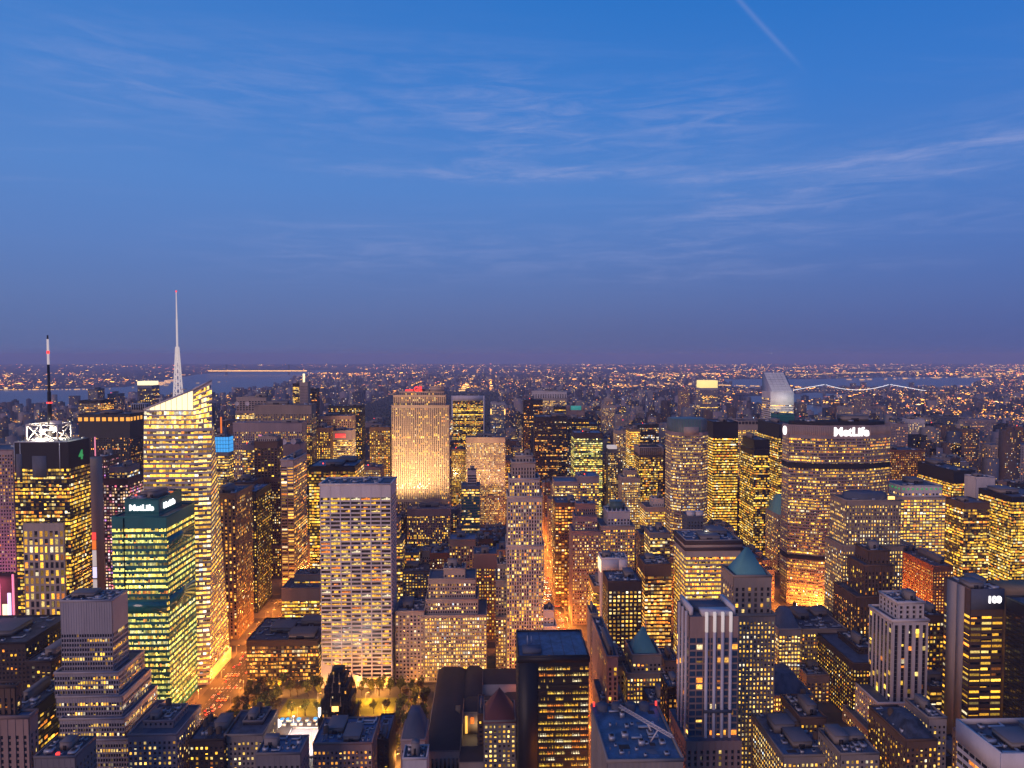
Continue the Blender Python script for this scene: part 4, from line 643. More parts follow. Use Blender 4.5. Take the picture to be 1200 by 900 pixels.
FILL = [
('grey high-rise block with a stepped top, right of the white gridded slab',-139.3,-109.0,835.8,861.4,121.2,'ribbon','gray',0,1,''),
('beige stone high-rise block with a blue roof, right of the floodlit tower annex',-51.3,-19.2,835.8,863.4,93.8,'vert','beige',0,0,'blue'),
('slate blue mid-rise block with a flat roof, left of the broad beige block',-108.5,-75.7,835.8,863.6,55.4,'punch','slate',0,0,''),
('concrete grey high-rise block with a water tank, left of the wide plum office block',95.0,127.8,1110.0,1134.4,110.0,'punch','concrete',1,1,'hip'),
('rosy stone mid-rise block with a water tank, right of the numbered grey tower',485.6,514.9,594.6,621.9,64.9,'punch','pink',1,1,''),
('slate blue mid-rise block with a water tank, left of the stone block with stacked penthouse',329.1,349.3,708.0,737.8,41.6,'punch','slate',1,0,''),
('rosy stone mid-rise block with a flat roof, left of the white framed corner building',326.2,355.4,433.8,462.2,57.1,'punch','pink',0,0,''),
('red brick high-rise block with a water tank, right of the floodlit tower annex',-75.2,-51.8,835.8,865.1,76.8,'brickg','brick',1,0,'blue'),
('pale limestone mid-rise block with a stepped top, left of the floodlit tower annex',-120.2,-88.4,868.8,896.1,67.3,'ribbon','lime',0,1,''),
('plum grey high-rise block with a water tank, left of the pale ribboned block',186.6,202.8,835.8,863.2,98.0,'punch','mauve',1,0,''),
('dark brown high-rise block with a stepped top, behind the beige slab behind stone block',-18.7,6.6,835.8,863.0,93.0,'vertd','umber',0,1,''),
('rosy stone mid-rise block with a water tank, left of the wide plum office block',95.0,125.4,1157.4,1181.4,56.4,'punch','pink',1,1,''),
('beige stone high-rise block with a water tank, right of the plant house with white cubes',314.6,332.3,916.2,940.4,85.4,'punch','beige',1,0,''),
('red brick high-rise block with a stepped top, behind the residential slab',1229.3,1256.2,1559.4,1588.7,153.8,'brickg','brick',0,1,''),
('leftmost concrete grey high-rise block with a flat roof, in front of the east grey tower',834.7,854.4,1237.8,1262.1,131.5,'punch','concrete',0,0,''),
('brown brick mid-rise block with a water tank, behind the blue roofed deck with crane',95.0,122.1,466.8,494.9,38.7,'brownp','brown',1,0,''),
('slate blue mid-rise block with a water tank, right of the numbered grey tower',561.0,591.8,708.0,737.6,38.4,'punch','slate',1,0,''),
('slate blue mid-rise block with a water tank, left of the small teal glass tower',-73.6,-44.9,1190.4,1217.0,51.3,'punch','slate',1,0,'blue'),
('red brick mid-rise block with a water tank, right of the numbered grey tower',502.0,528.5,627.6,652.5,60.1,'brickg','brick',1,0,''),
('brown brick high-rise block with a stepped top, right of the tall stone deco tower',95.0,110.8,1190.4,1218.7,97.0,'brownp','brown',0,1,''),
('dark brown mid-rise block with a flat roof, left of the black ribbed tower lower right',420.0,444.9,514.2,538.3,61.8,'vertd','umber',0,0,''),
('leftmost rosy stone high-rise block with a flat roof, right of the coloured light block',420.0,459.8,1720.2,1747.2,146.3,'punch','pink',0,0,''),
('concrete grey mid-rise block with a stepped top, behind the red brown block',320.8,343.6,835.8,863.9,73.3,'grid','concrete',0,1,'blue'),
('black glass high-rise block with a stepped top, right of the blank pale shaft',852.1,884.5,1077.0,1103.3,112.2,'ribbond','dark',0,1,''),
('pale limestone high-rise block with a stepped top, right of the blank pale shaft',819.6,851.6,1077.0,1106.5,104.8,'grid','lime',0,1,''),
('beige stone mid-rise block with a water tank, right of the red brown block',337.3,369.5,868.8,894.1,53.1,'punch','beige',1,1,''),
('brown brick high-rise block with a flat roof, left of the broad black tower',25.5,60.5,1512.0,1541.0,131.7,'brownp','brown',0,0,''),
('beige stone high-rise block with a blue roof, behind the grey wing of deco tower',7.1,26.9,835.8,865.0,80.6,'punch','beige',0,0,'blue'),
('plum grey high-rise block with a flat roof, right of the lit crown slab',-326.4,-276.5,1672.8,1701.5,156.7,'punch','mauve',0,0,''),
('dark brown high-rise block with a flat roof, behind the black slab with gold strips',854.9,873.4,1237.8,1265.1,131.0,'brownp','umber',0,0,''),
('concrete grey mid-rise block with a water tank, in front of the floodlit tower annex',-87.9,-64.0,868.8,895.9,70.3,'punch','concrete',1,0,'blue'),
('slate blue high-rise block with a flat roof, behind the dark green block',177.7,227.5,1351.2,1380.0,110.8,'punch','slate',0,0,''),
('dark brown high-rise block with a flat roof, left of the black ribbon slab',-314.9,-276.5,1157.4,1181.7,96.3,'vertd','umber',0,0,''),
('red brick mid-rise block with a stepped top, right of the small teal glass tower',-18.6,5.1,949.2,976.3,74.5,'brickg','brick',0,1,'blue'),
('beige stone high-rise block with a stepped top, right of the coloured light block',456.9,493.5,1753.2,1778.3,148.4,'vert','beige',0,1,''),
('rosy stone mid-rise block with a water tank, behind the pale ribboned block',203.3,227.5,835.8,862.2,68.9,'punch','pink',1,0,''),
('dark brown high-rise block with a stepped top, behind the round capped stone tower',262.0,297.3,1559.4,1589.3,94.1,'vertd','umber',0,1,''),
('slate blue high-rise block with a stepped top, right of the small teal glass block',749.0,773.0,1639.8,1667.6,170.1,'punch','slate',0,1,''),
('grey high-rise block with a stepped top, right of the black slab with gold strips',873.9,896.1,1237.8,1263.2,122.4,'ribbon','gray',0,1,''),
('concrete grey high-rise block with a stepped top, right of the small teal glass block',848.0,883.4,1800.6,1828.6,151.5,'grid','concrete',0,1,''),
('beige stone mid-rise block with a water tank, behind the stone annex by white slab',-298.2,-276.5,1029.6,1055.8,47.3,'punch','beige',1,0,''),
('dark brown mid-rise block with a flat roof, left of the floodlit tower annex',-162.1,-145.2,1157.4,1183.9,45.9,'vertd','umber',0,0,''),
('pale limestone high-rise block with a flat roof, left of the brown striped tower',-313.6,-276.5,1592.4,1616.8,103.7,'grid','lime',0,0,''),
('dark brown high-rise block with a hipped roof, left of the black setback tower',420.0,439.9,1157.4,1182.6,101.3,'vertd','umber',0,0,'hip'),
('plum grey high-rise block with a stepped top, right of the small pale stepped tower',420.0,445.4,1800.6,1827.1,157.3,'punch','mauve',0,1,''),
('black glass high-rise block with a stepped top, behind the round capped stone tower',292.2,326.3,1672.8,1698.0,122.9,'ribbond','dark',0,1,''),
('slate blue high-rise block with a water tank, left of the broad black tower',43.3,60.5,1318.2,1344.7,143.3,'punch','slate',1,0,''),
('dark brown high-rise block with a flat roof, in front of the yellow crowned distant tower',561.0,591.7,1833.6,1861.4,136.5,'vertd','umber',0,0,''),
('black glass mid-rise block with a flat roof, right of the small cream corner building',319.8,347.5,466.8,495.3,33.4,'ribbond','dark',0,0,''),
('dark brown mid-rise block with a hipped roof, behind the stone block with stacked penthouse',349.8,369.5,708.0,735.9,41.5,'vertd','umber',0,0,'hip'),
('concrete grey high-rise block with a hipped roof, behind the green copper roofed tower',447.2,463.9,1077.0,1105.6,80.7,'grid','concrete',0,1,'hip'),
('beige stone mid-rise block with a stepped top, behind the small teal glass tower',-55.0,-39.2,1157.4,1186.7,58.2,'vert','beige',0,1,''),
('concrete grey high-rise block with a stepped top, right of the small pale stepped tower',495.0,528.5,1833.6,1857.9,147.5,'punch','concrete',0,1,''),
('pale limestone high-rise block with a stepped top, left of the far apartment tower',999.8,1041.7,2041.8,2068.7,131.5,'grid','lime',0,1,''),
('dark brown high-rise block with a water tank, right of the beige slab behind stone block',-0.1,18.6,868.8,893.4,82.6,'brownp','umber',1,0,''),
('brown brick high-rise block with a water tank, right of the beige slab behind stone block',-2.5,19.1,916.2,942.3,76.8,'brownp','brown',1,1,''),
('slate blue high-rise block with a flat roof, right of the amber banded block',262.0,300.8,1753.2,1780.0,112.3,'punch','slate',0,0,''),
('leftmost slate blue mid-rise block with a flat roof, left of the far west pale tower',-1632.0,-1589.3,2316.0,2340.8,41.7,'punch','slate',0,0,''),
('brown brick high-rise block with a flat roof, left of the residential slab',1069.9,1104.6,1512.0,1538.5,90.1,'brownp','brown',0,0,''),
('leftmost brown brick mid-rise block with a flat roof, behind the far west pale tower',-1477.6,-1438.9,2363.4,2388.1,44.4,'brownp','brown',0,0,''),
('slate blue high-rise block with a stepped top, left of the brown brick canyon tower',5.6,23.9,949.2,973.3,76.4,'punch','slate',0,1,''),
('concrete grey high-rise block with a stepped top, right of the pale deco spire tower',343.1,369.5,1800.6,1824.8,147.4,'punch','concrete',0,1,''),
('beige stone high-rise block with a stepped top, behind the golden low wing',-102.8,-60.0,1398.6,1425.0,85.7,'punch','beige',0,1,''),
('concrete grey mid-rise block with a flat roof, right of the floodlit tower annex',-55.2,-27.9,1077.0,1106.5,44.3,'grid','concrete',0,0,''),
('beige stone high-rise block with a stepped top, left of the tall black tower',46.3,60.5,1592.4,1622.2,142.1,'punch','beige',0,1,''),
('red brick high-rise block with a stepped top, in front of the yellow crown shaft',561.0,587.5,1961.4,1987.9,137.1,'brickg','brick',0,1,''),
('slate blue high-rise block with a flat roof, behind the pinkish apartment tower',916.2,930.5,1512.0,1539.1,178.4,'punch','slate',0,0,''),
('rightmost slate blue high-rise block with a flat roof, right of the lit crown slab',-308.8,-276.5,1753.2,1777.5,158.2,'punch','slate',0,0,''),
('rosy stone high-rise block with a stepped top, left of the dark purple tower with mast',-577.0,-555.5,949.2,977.2,87.4,'punch','pink',0,1,''),
('pale limestone high-rise block with a stepped top, behind the white lit block east',1099.2,1144.5,1720.2,1746.6,161.8,'grid','lime',0,1,''),
('pale limestone high-rise block with a stepped top, right of the warm ribbed stone slab',-1.1,45.4,1351.2,1378.5,112.4,'ribbon','lime',0,1,''),
('dark brown high-rise block with a flat roof, left of the white framed black slab',-129.4,-87.3,1592.4,1616.7,121.3,'vertd','umber',0,0,''),
('beige stone low-rise block with a flat roof, left of the stone block with stacked penthouse',340.4,369.5,755.4,783.6,19.1,'punch','beige',0,0,''),
('slate blue low-rise block with a flat roof, left of the stepped grey ribbed tower',-515.0,-488.3,868.8,894.9,16.1,'punch','slate',0,0,''),
('concrete grey high-rise block with a stepped top, behind the black tower with wavy rows',830.6,849.5,1029.6,1054.6,106.8,'punch','concrete',0,1,'blue'),
('pale limestone high-rise block with a flat roof, left of the coloured light block',327.2,369.5,1753.2,1777.6,136.5,'ribbon','lime',0,0,''),
('brown brick high-rise block with a water tank, in front of the east curved slab',848.5,877.5,1270.8,1300.4,126.5,'brownp','brown',1,1,''),
('brown brick high-rise block with a stepped top, in front of the pale twin slab far',1000.7,1035.1,1753.2,1780.8,145.0,'brownp','brown',0,1,''),
('brown brick high-rise block with a flat roof, left of the far apartment tower',1010.8,1041.9,1994.4,2023.2,121.2,'brownp','brown',0,0,''),
('beige stone mid-rise block with a flat roof, left of the far west pale tower',-1632.0,-1599.1,2443.8,2471.0,35.8,'punch','beige',0,0,''),
('rosy stone high-rise block with a stepped top, right of the blank pale shaft',865.6,894.5,1110.0,1139.5,107.1,'punch','pink',0,1,''),
('pale limestone high-rise block with a flat roof, left of the white framed black slab',-129.3,-98.4,1753.2,1779.3,159.8,'ribbon','lime',0,0,''),
('rightmost brown brick mid-rise block with a flat roof, behind the far west pale tower',-1546.9,-1513.3,2524.2,2551.4,40.7,'brownp','brown',0,0,''),
('dark brown high-rise block with a stepped top, right of the cornice topped stone slab',289.6,320.3,835.8,865.2,76.5,'vertd','umber',0,1,''),
('red brick high-rise block with a water tank, behind the dark green block',175.1,227.5,1479.0,1506.2,94.5,'brickg','brick',1,0,''),
('grey high-rise block with a flat roof, left of the brown striped tower',-306.8,-276.5,1639.8,1668.9,116.9,'ribbon','gray',0,0,''),
('grey high-rise block with a stepped top, behind the tall black tower',95.0,138.5,2074.8,2103.7,103.1,'ribbon','gray',0,1,''),
('grey high-rise block with a stepped top, right of the plant house with white cubes',311.1,332.1,949.2,976.5,76.2,'ribbon','gray',0,1,'blue'),
('beige stone high-rise block with a stepped top, in front of the dark peaked far tower',906.5,930.5,1639.8,1667.9,154.3,'vert','beige',0,1,''),
('slate blue mid-rise block with a stepped top, left of the green copper roofed tower',350.5,369.5,996.6,1025.6,57.1,'punch','slate',0,1,''),
('beige stone high-rise block with a flat roof, left of the corner lamp tower',-41.0,1.9,1961.4,1987.2,100.5,'vert','beige',0,0,''),
('red brick high-rise block with a flat roof, behind the residential slab',1276.9,1319.0,1639.8,1668.2,133.1,'brickg','brick',0,0,''),
('rosy stone mid-rise block with a flat roof, left of the far west pale tower',-1600.7,-1554.2,2476.8,2503.1,35.9,'punch','pink',0,0,''),
('red brick high-rise block with a flat roof, left of the yellow crowned distant tower',561.0,601.1,1914.0,1940.9,118.1,'brickg','brick',0,0,''),
('dark brown mid-rise block with a stepped top, left of the tall black tower',95.0,135.8,2476.8,2506.6,70.8,'vertd','umber',0,1,''),
('black glass mid-rise block with a hipped roof, left of the small white office block',206.3,227.5,1190.4,1219.4,51.5,'ribbond','dark',0,0,'hip'),
('beige stone mid-rise block with a flat roof, behind the far west pale tower',-1562.8,-1521.4,2443.8,2468.6,34.6,'punch','beige',0,0,''),
('brown brick high-rise block with a flat roof, in front of the broad brown apartment slab',1110.8,1144.2,1559.4,1586.1,81.7,'brownp','brown',0,0,''),
('dark brown mid-rise block with a flat roof, left of the far west pale tower',-1556.9,-1510.1,2363.4,2389.6,36.0,'vertd','umber',0,0,''),
('slate blue high-rise block with a flat roof, behind the tall black tower',95.0,141.2,2283.0,2307.9,75.4,'punch','slate',0,0,''),
('dark brown mid-rise block with a stepped top, behind the red brown block',355.2,369.5,916.2,944.5,53.1,'vertd','umber',0,1,''),
('rosy stone high-rise block with a water tank, left of the dark purple tower with mast',-611.2,-594.7,1029.6,1057.3,130.1,'punch','pink',1,1,'blue'),
('pale limestone high-rise block with a flat roof, left of the small teal glass block',663.8,694.7,1672.8,1700.7,158.8,'ribbon','lime',0,0,''),
('grey mid-rise block with a flat roof, right of the plant house with white cubes',339.7,369.5,1029.6,1056.0,59.7,'ribbon','gray',0,0,''),
('brown brick high-rise block with a flat roof, right of the yellow crowned distant tower',692.9,710.5,1961.4,1987.1,138.1,'brownp','brown',0,0,''),
('grey mid-rise block with a flat roof, left of the far west pale tower',-1519.4,-1488.5,2155.2,2180.2,37.9,'ribbon','gray',0,0,''),
('slate blue high-rise block with a hipped roof, right of the coloured light block',328.2,353.9,1270.8,1296.1,159.2,'punch','slate',0,1,'hip'),
('rosy stone high-rise block with a flat roof, in front of the far apartment tower',1042.4,1068.4,1994.4,2024.2,119.8,'punch','pink',0,0,''),
('slate blue mid-rise block with a water tank, in front of the small teal glass tower',-30.9,-3.0,916.2,944.0,73.0,'punch','slate',1,1,''),
('concrete grey high-rise block with a stepped top, left of the white framed black slab',-130.2,-93.1,1720.2,1746.3,118.1,'punch','concrete',0,1,''),
('rosy stone mid-rise block with a water tank, right of the slim tower with white lantern',262.0,289.9,1398.6,1427.6,54.9,'punch','pink',1,0,''),
('plum grey high-rise block with a water tank, right of the red brick amber tower',801.8,834.2,1237.8,1265.5,110.0,'punch','mauve',1,0,''),
('dark brown mid-rise block with a stepped top, right of the blank white box building',176.4,197.5,868.8,896.2,56.8,'vertd','umber',0,1,'blue'),
('pale limestone mid-rise block with a stepped top, behind the tall black tower',95.0,138.1,2235.6,2263.6,61.1,'ribbon','lime',0,1,''),
('concrete grey mid-rise block with a flat roof, right of the far west pale tower',-1438.4,-1412.4,2363.4,2390.6,39.6,'grid','concrete',0,0,''),
('grey high-rise block with a flat roof, right of the black slab with gold strips',906.3,930.5,1270.8,1296.0,106.0,'ribbon','gray',0,0,''),
('dark brown high-rise block with a stepped top, left of the residential slab',1009.9,1044.3,1431.6,1460.3,87.5,'vertd','umber',0,1,''),
('beige stone mid-rise block with a water tank, left of the pale ribboned block',199.8,227.5,949.2,975.0,62.4,'punch','beige',1,1,''),
('dark brown high-rise block with a stepped top, left of the brown ribbed slab',-402.3,-359.3,1398.6,1425.7,135.1,'vertd','umber',0,1,''),
('concrete grey mid-rise block with a stepped top, right of the plant house with white cubes',320.6,350.0,996.6,1023.4,66.3,'punch','concrete',0,1,''),
('pale limestone mid-rise block with a blue roof, left of the floodlit tower annex',-130.2,-110.8,916.2,945.0,56.8,'ribbon','lime',0,0,'blue'),
('leftmost concrete grey mid-rise block with a flat roof, left of the far west pale tower',-1525.7,-1491.5,2202.6,2227.4,40.3,'punch','concrete',0,0,''),
('pale limestone mid-rise block with a flat roof, behind the numbered grey tower',442.4,466.5,594.6,619.3,51.0,'grid','lime',0,0,''),
('dark brown high-rise block with a stepped top, left of the golden low wing',-116.2,-77.6,1431.6,1457.7,98.7,'brownp','umber',0,1,''),
('red brick high-rise block with a stepped top, behind the brown striped tower',-304.3,-276.5,1800.6,1825.8,149.0,'brickg','brick',0,1,''),
('concrete grey high-rise block with a hipped roof, behind the black slab with gold strips',878.0,905.8,1270.8,1300.2,122.8,'grid','concrete',0,0,'hip'),
('plum grey mid-rise block with a water tank, left of the small white office block',205.1,227.5,1157.4,1182.8,55.5,'punch','mauve',1,0,''),
('concrete grey high-rise block with a stepped top, left of the lit crown slab',-409.3,-382.7,1512.0,1541.4,157.2,'punch','concrete',0,1,''),
('brown brick high-rise block with a flat roof, right of the pale deco spire tower',348.8,369.5,1881.0,1909.5,130.4,'brownp','brown',0,0,''),
('pale limestone mid-rise block with a flat roof, behind the far west pale tower',-1527.1,-1482.1,2476.8,2502.6,33.6,'grid','lime',0,0,''),
('brown brick high-rise block with a flat roof, behind the grey crowned block',749.0,792.9,1994.4,2018.5,121.5,'brownp','brown',0,0,''),
('grey mid-rise block with a flat roof, right of the floodlit tower annex',-78.7,-56.6,916.2,942.0,56.3,'ribbon','gray',0,0,''),
('beige stone low-rise block with a flat roof, behind the far west pale tower',-1586.0,-1547.4,2524.2,2548.9,31.8,'punch','beige',0,0,''),
('dark brown mid-rise block with a flat roof, behind the reddish left edge tower',-1591.9,-1562.9,2235.6,2262.1,32.6,'brownp','umber',0,0,''),
('slate blue high-rise block with a stepped top, right of the tower with gold ribbons',301.4,347.5,1318.2,1344.6,129.9,'punch','slate',0,1,''),
('beige stone high-rise block with a stepped top, in front of the east grey tower',1016.1,1054.0,1479.0,1506.8,95.4,'punch','beige',0,1,''),
('rightmost slate blue mid-rise block with a flat roof, left of the far west pale tower',-1588.1,-1555.1,2283.0,2309.3,34.0,'punch','slate',0,0,''),
('rightmost concrete grey mid-rise block with a flat roof, left of the far west pale tower',-1588.2,-1557.4,2363.4,2388.9,32.2,'grid','concrete',0,0,''),
('concrete grey high-rise block with a flat roof, in front of the residential slab',995.7,1028.3,1270.8,1298.3,77.1,'grid','concrete',0,0,''),
('beige stone low-rise block with a water tank, left of the small domed stone tower',309.1,339.9,755.4,781.1,10.4,'punch','beige',1,0,'blue'),
('brown brick low-rise block with a water tank, right of the numbered grey tower',578.4,601.9,755.4,783.6,20.8,'brownp','brown',1,0,''),
('rosy stone mid-rise block with a stepped top, left of the dark green block',166.8,213.0,1512.0,1537.5,63.4,'punch','pink',0,1,''),
('pale limestone mid-rise block with a flat roof, right of the small teal glass tower',-12.2,18.9,1029.6,1054.7,54.8,'ribbon','lime',0,0,''),
('leftmost slate blue high-rise block with a flat roof, right of the lit crown slab',-326.6,-276.5,1720.2,1747.4,151.1,'punch','slate',0,0,''),
('rosy stone high-rise block with a stepped top, left of the yellow crowned distant tower',561.0,594.8,1881.0,1906.3,111.8,'punch','pink',0,1,''),
('grey mid-rise block with a stepped top, right of the yellow crowned distant tower',969.0,1010.2,2524.2,2553.8,73.8,'ribbon','gray',0,1,''),
('dark brown mid-rise block with a stepped top, behind the tall black tower',95.0,121.0,2122.2,2146.5,67.3,'vertd','umber',0,1,''),
('concrete grey mid-rise block with a flat roof, behind the reddish left edge tower',-1481.2,-1442.8,2074.8,2099.5,41.8,'punch','concrete',0,0,''),
('pale limestone mid-rise block with a flat roof, left of the distant slab against river',-1532.6,-1500.8,2557.2,2584.9,42.6,'grid','lime',0,0,''),
('slate blue high-rise block with a stepped top, left of the floodlit limestone tower',-293.2,-276.5,1994.4,2024.1,139.3,'punch','slate',0,1,''),
('pale limestone high-rise block with a flat roof, right of the tower with gold ribbons',332.1,369.5,1398.6,1428.2,119.9,'grid','lime',0,0,''),
('leftmost dark brown mid-rise block with a flat roof, in front of the floodlit tower annex',-110.3,-79.2,916.2,945.8,54.3,'vertd','umber',0,0,''),
('brown brick mid-rise block with a water tank, right of the blank pale shaft',997.3,1039.1,1318.2,1344.3,68.8,'brownp','brown',1,0,''),
('rightmost concrete grey high-rise block with a flat roof, in front of the east grey tower',969.0,993.4,1398.6,1424.9,106.5,'punch','concrete',0,0,''),
('grey high-rise block with a flat roof, left of the purple pillared block',-433.1,-397.2,1672.8,1700.9,158.2,'ribbon','gray',0,0,''),
('concrete grey mid-rise block with a stepped top, left of the tall black tower',95.0,122.8,2363.4,2392.6,51.0,'grid','concrete',0,1,''),
('red brick mid-rise block with a flat roof, left of the far west pale tower',-1462.7,-1435.1,2122.2,2149.8,40.4,'brickg','brick',0,0,''),
('red brick high-rise block with a flat roof, right of the yellow crowned distant tower',676.5,710.5,1914.0,1941.0,133.8,'brickg','brick',0,0,''),
('concrete grey high-rise block with a water tank, in front of the east curved slab',969.0,1015.6,1479.0,1506.8,95.9,'punch','concrete',1,0,''),
('pale limestone mid-rise block with a stepped top, right of the small pale stepped tower',609.0,641.1,2524.2,2551.5,69.5,'grid','lime',0,1,''),
('concrete grey high-rise block with a stepped top, behind the broad black tower',95.0,128.3,1512.0,1537.5,112.6,'grid','concrete',0,1,''),
('pale limestone low-rise block with a flat roof, right of the floodlit tower annex',-7.0,13.1,1157.4,1181.5,23.1,'grid','lime',0,0,''),
('black glass mid-rise block with a flat roof, behind the far west pale tower',-1553.7,-1527.6,2476.8,2503.3,33.8,'ribbond','dark',0,0,''),
('beige stone high-rise block with a flat roof, behind the white lit block east',1059.6,1101.9,1672.8,1701.8,153.8,'vert','beige',0,0,''),
('beige stone high-rise block with a water tank, right of the tower with gold ribbons',336.6,369.5,1431.6,1456.4,116.1,'punch','beige',1,0,''),
('beige stone high-rise block with a stepped top, right of the corner lamp tower',43.4,60.5,1914.0,1943.4,86.9,'vert','beige',0,1,''),
('concrete grey high-rise block with a stepped top, left of the grey crowned block',640.1,674.1,1800.6,1828.3,140.7,'grid','concrete',0,1,''),
('red brick high-rise block with a flat roof, left of the blank pale shaft',772.2,795.4,1077.0,1102.4,125.4,'brickg','brick',0,0,''),
('pale limestone high-rise block with a stepped top, right of the coloured light block',420.0,448.5,1639.8,1668.4,108.1,'ribbon','lime',0,1,''),
('black glass high-rise block with a hipped roof, behind the dark purple tower with mast',-577.4,-555.5,996.6,1020.9,83.8,'ribbond','dark',0,0,'hip'),
('brown brick high-rise block with a stepped top, behind the residential slab',1322.5,1365.1,1720.2,1744.3,110.2,'brownp','brown',0,1,''),
('grey high-rise block with a flat roof, in front of the east curved slab',915.9,930.5,1398.6,1425.7,108.4,'ribbon','gray',0,0,''),
('slate blue mid-rise block with a water tank, behind the red brown block',332.8,354.7,916.2,942.2,51.7,'punch','slate',1,0,'hip'),
('grey mid-rise block with a flat roof, behind the tall black tower',95.0,126.0,2155.2,2184.8,48.5,'ribbon','gray',0,0,''),
('rightmost rosy stone high-rise block with a flat roof, right of the coloured light block',460.3,484.4,1720.2,1744.3,125.5,'punch','pink',0,0,''),
('brown brick mid-rise block with a stepped top, left of the small pale stepped tower',491.2,528.5,2557.2,2582.1,73.2,'brownp','brown',0,1,''),
('concrete grey high-rise block with a water tank, right of the tall stone deco tower',95.0,112.2,1237.8,1264.2,88.9,'punch','concrete',1,0,'blue'),
('plum grey high-rise block with a water tank, right of the warm ribbed stone slab',19.4,60.5,1398.6,1422.6,113.8,'punch','mauve',1,1,''),
('brown brick low-rise block with a water tank, left of the floodlit tower annex',-145.1,-118.8,1077.0,1101.3,9.6,'brownp','brown',1,0,''),
('concrete grey high-rise block with a stepped top, in front of the dark peaked far tower',1051.6,1089.4,1914.0,1939.8,126.9,'grid','concrete',0,1,''),
('rosy stone low-rise block with a blue roof, left of the floodlit tower annex',-144.1,-113.0,1029.6,1056.9,22.4,'punch','pink',0,0,'blue'),
('beige stone mid-rise block with a stepped top, left of the small pale stepped tower',490.4,516.2,2476.8,2505.5,65.2,'punch','beige',0,1,''),
('rightmost dark brown mid-rise block with a flat roof, in front of the floodlit tower annex',-90.1,-72.5,996.6,1020.7,33.9,'vertd','umber',0,0,'')]
MASS = [(-1521,-1479,2444,2473,34),(-1467,-1422,2283,2310,40),(1298,1343,1673,1701,115),(10,38,1190,1217,15),(-674,-646,1753,1780,158),(-182,-163,1157,1187,47),(1234,1261,1673,1701,66),(25,46,1110,1135,40),(1001,1029,1512,1539,91),(630,654,2557,2587,67),(-1421,-1394,2283,2310,40),(749,785,1673,1703,168),(304,344,1961,1988,90),(1259,1294,2396,2426,77),(-1605,-1568,2203,2229,35),(95,141,2557,2586,42),(11,38,1673,1697,114),(304,343,1801,1828,108),(1016,1043,1238,1265,83),(308,353,2236,2261,72),(-24,-6,1110,1139,34),(194,215,916,946,45),(21,38,1077,1105,44),(470,514,1673,1698,130),(-79,-53,1030,1054,24),(27,60,1834,1858,93),(1199,1223,1994,2019,123),(512,528,675,703,41),(-121,-91,997,1025,31),(-77,-50,1432,1458,81),(-632,-600,1077,1103,123),(1072,1115,1834,1859,136),(-56,-31,916,941,72),(334,370,1834,1861,105),(1199,1232,1640,1665,70),(1042,1071,2042,2070,116),(-764,-723,1961,1986,140),(20,41,916,942,70),(819,858,2075,2105,115),(1145,1160,1559,1583,82),(334,370,1994,2020,85),(457,483,1994,2021,119),(444,490,2477,2503,71),(39,60,1673,1700,112),(1141,1160,1399,1427,53),(749,774,2075,2104,114),(-60,-14,1399,1428,85)]
ST['GRACE'] = None
SP = dict(
 ROCK=sty('vert', wall='lime', glass='black', bay=3.5, fl=3.7, wf=.42, hf=.86, lit=.22, corr=.25, pal='gold', br=.8, pd=1.2, sd=.1, top=3),
 HSBC=sty('ribbond', wall='black', bay=4.2, fl=4.25, wf=.97, hf=.55, lit=.0, top=5, sd=.3),
 PANAM=sty('ribbon', wall='mauve', bay=1.9, fl=3.85, wf=.74, hf=.52, lit=.5, corr=.55, pal='gold', br=.85, pd=.5, sd=.55, top=13),
 OCT=sty('ribbon', wall='mauve', bay=2.1, fl=4.1, wf=.7, hf=.48, lit=.60, corr=.5, pal='cream', br=.85, pd=.3, sd=.35, top=2),
 GRACE=sty('ribbon', wall='white', bay=10.0, fl=3.93, wf=.90, hf=.62, lit=0, pd=1.0, sd=.72, top=10.5),
 N100=sty('ribbon', wall='brown', bay=8.3, fl=4.6, wf=.82, hf=.42, lit=.62, corr=.2, pal='gold', top=17, pd=.3, sd=.3),
 STRIPE=sty('ribbon', wall='pink', glass='gblue', bay=4.2, fl=4.3, wf=.80, hf=.76, lit=.12, corr=.1, pal='amber', top=11, pd=.5, sd=.7))
def poly_building(label, cat, poly, z1, st, roof='tar', roofpoly=None, ref=None):
    """poly anticlockwise seen from above"""
    cx = sum(p[0] for p in poly)/len(poly); cy = sum(p[1] for p in poly)/len(poly)
    root = thing('office_tower', label, cat, (cx, cy, 0)); C = MB(); G = MB(); Wn = MB(); Rf = MB(); Pp = MB()
    C.prism(poly, 0, z1, st[1], cap=False); Rf.prism(poly, z1-.5, z1, roof)
    for i in range(len(poly)):
        a, b = poly[i], poly[(i+1) % len(poly)]
        nx, ny = b[1]-a[1], a[0]-b[0]
        if ny > 0.01 and abs(nx) < abs(ny): continue      # north faces
        facade((*a,0), (*b,0), (*b,z1), (*a,z1), st, G, Wn)
        Pp.quads([[(*a,z1-.3),(*b,z1-.3),(*b,z1+1.5),(*a,z1+1.5)]], st[0])
    C.build('wall', root, (cx,cy,0)); Rf.build('roof', root, (cx,cy,0)); Pp.build('parapet', root, (cx,cy,0))
    G.build('facade_grid', root, (cx,cy,0))['kind'] = 'stuff'; Wn.build('lit_window', root, (cx,cy,0))['kind'] = 'stuff'
    return root
def part(mb, name, root, kind=None, on=None):
    o = mb.build(name, on or root, tuple(root.location))
    if kind: o['kind'] = kind
    return o

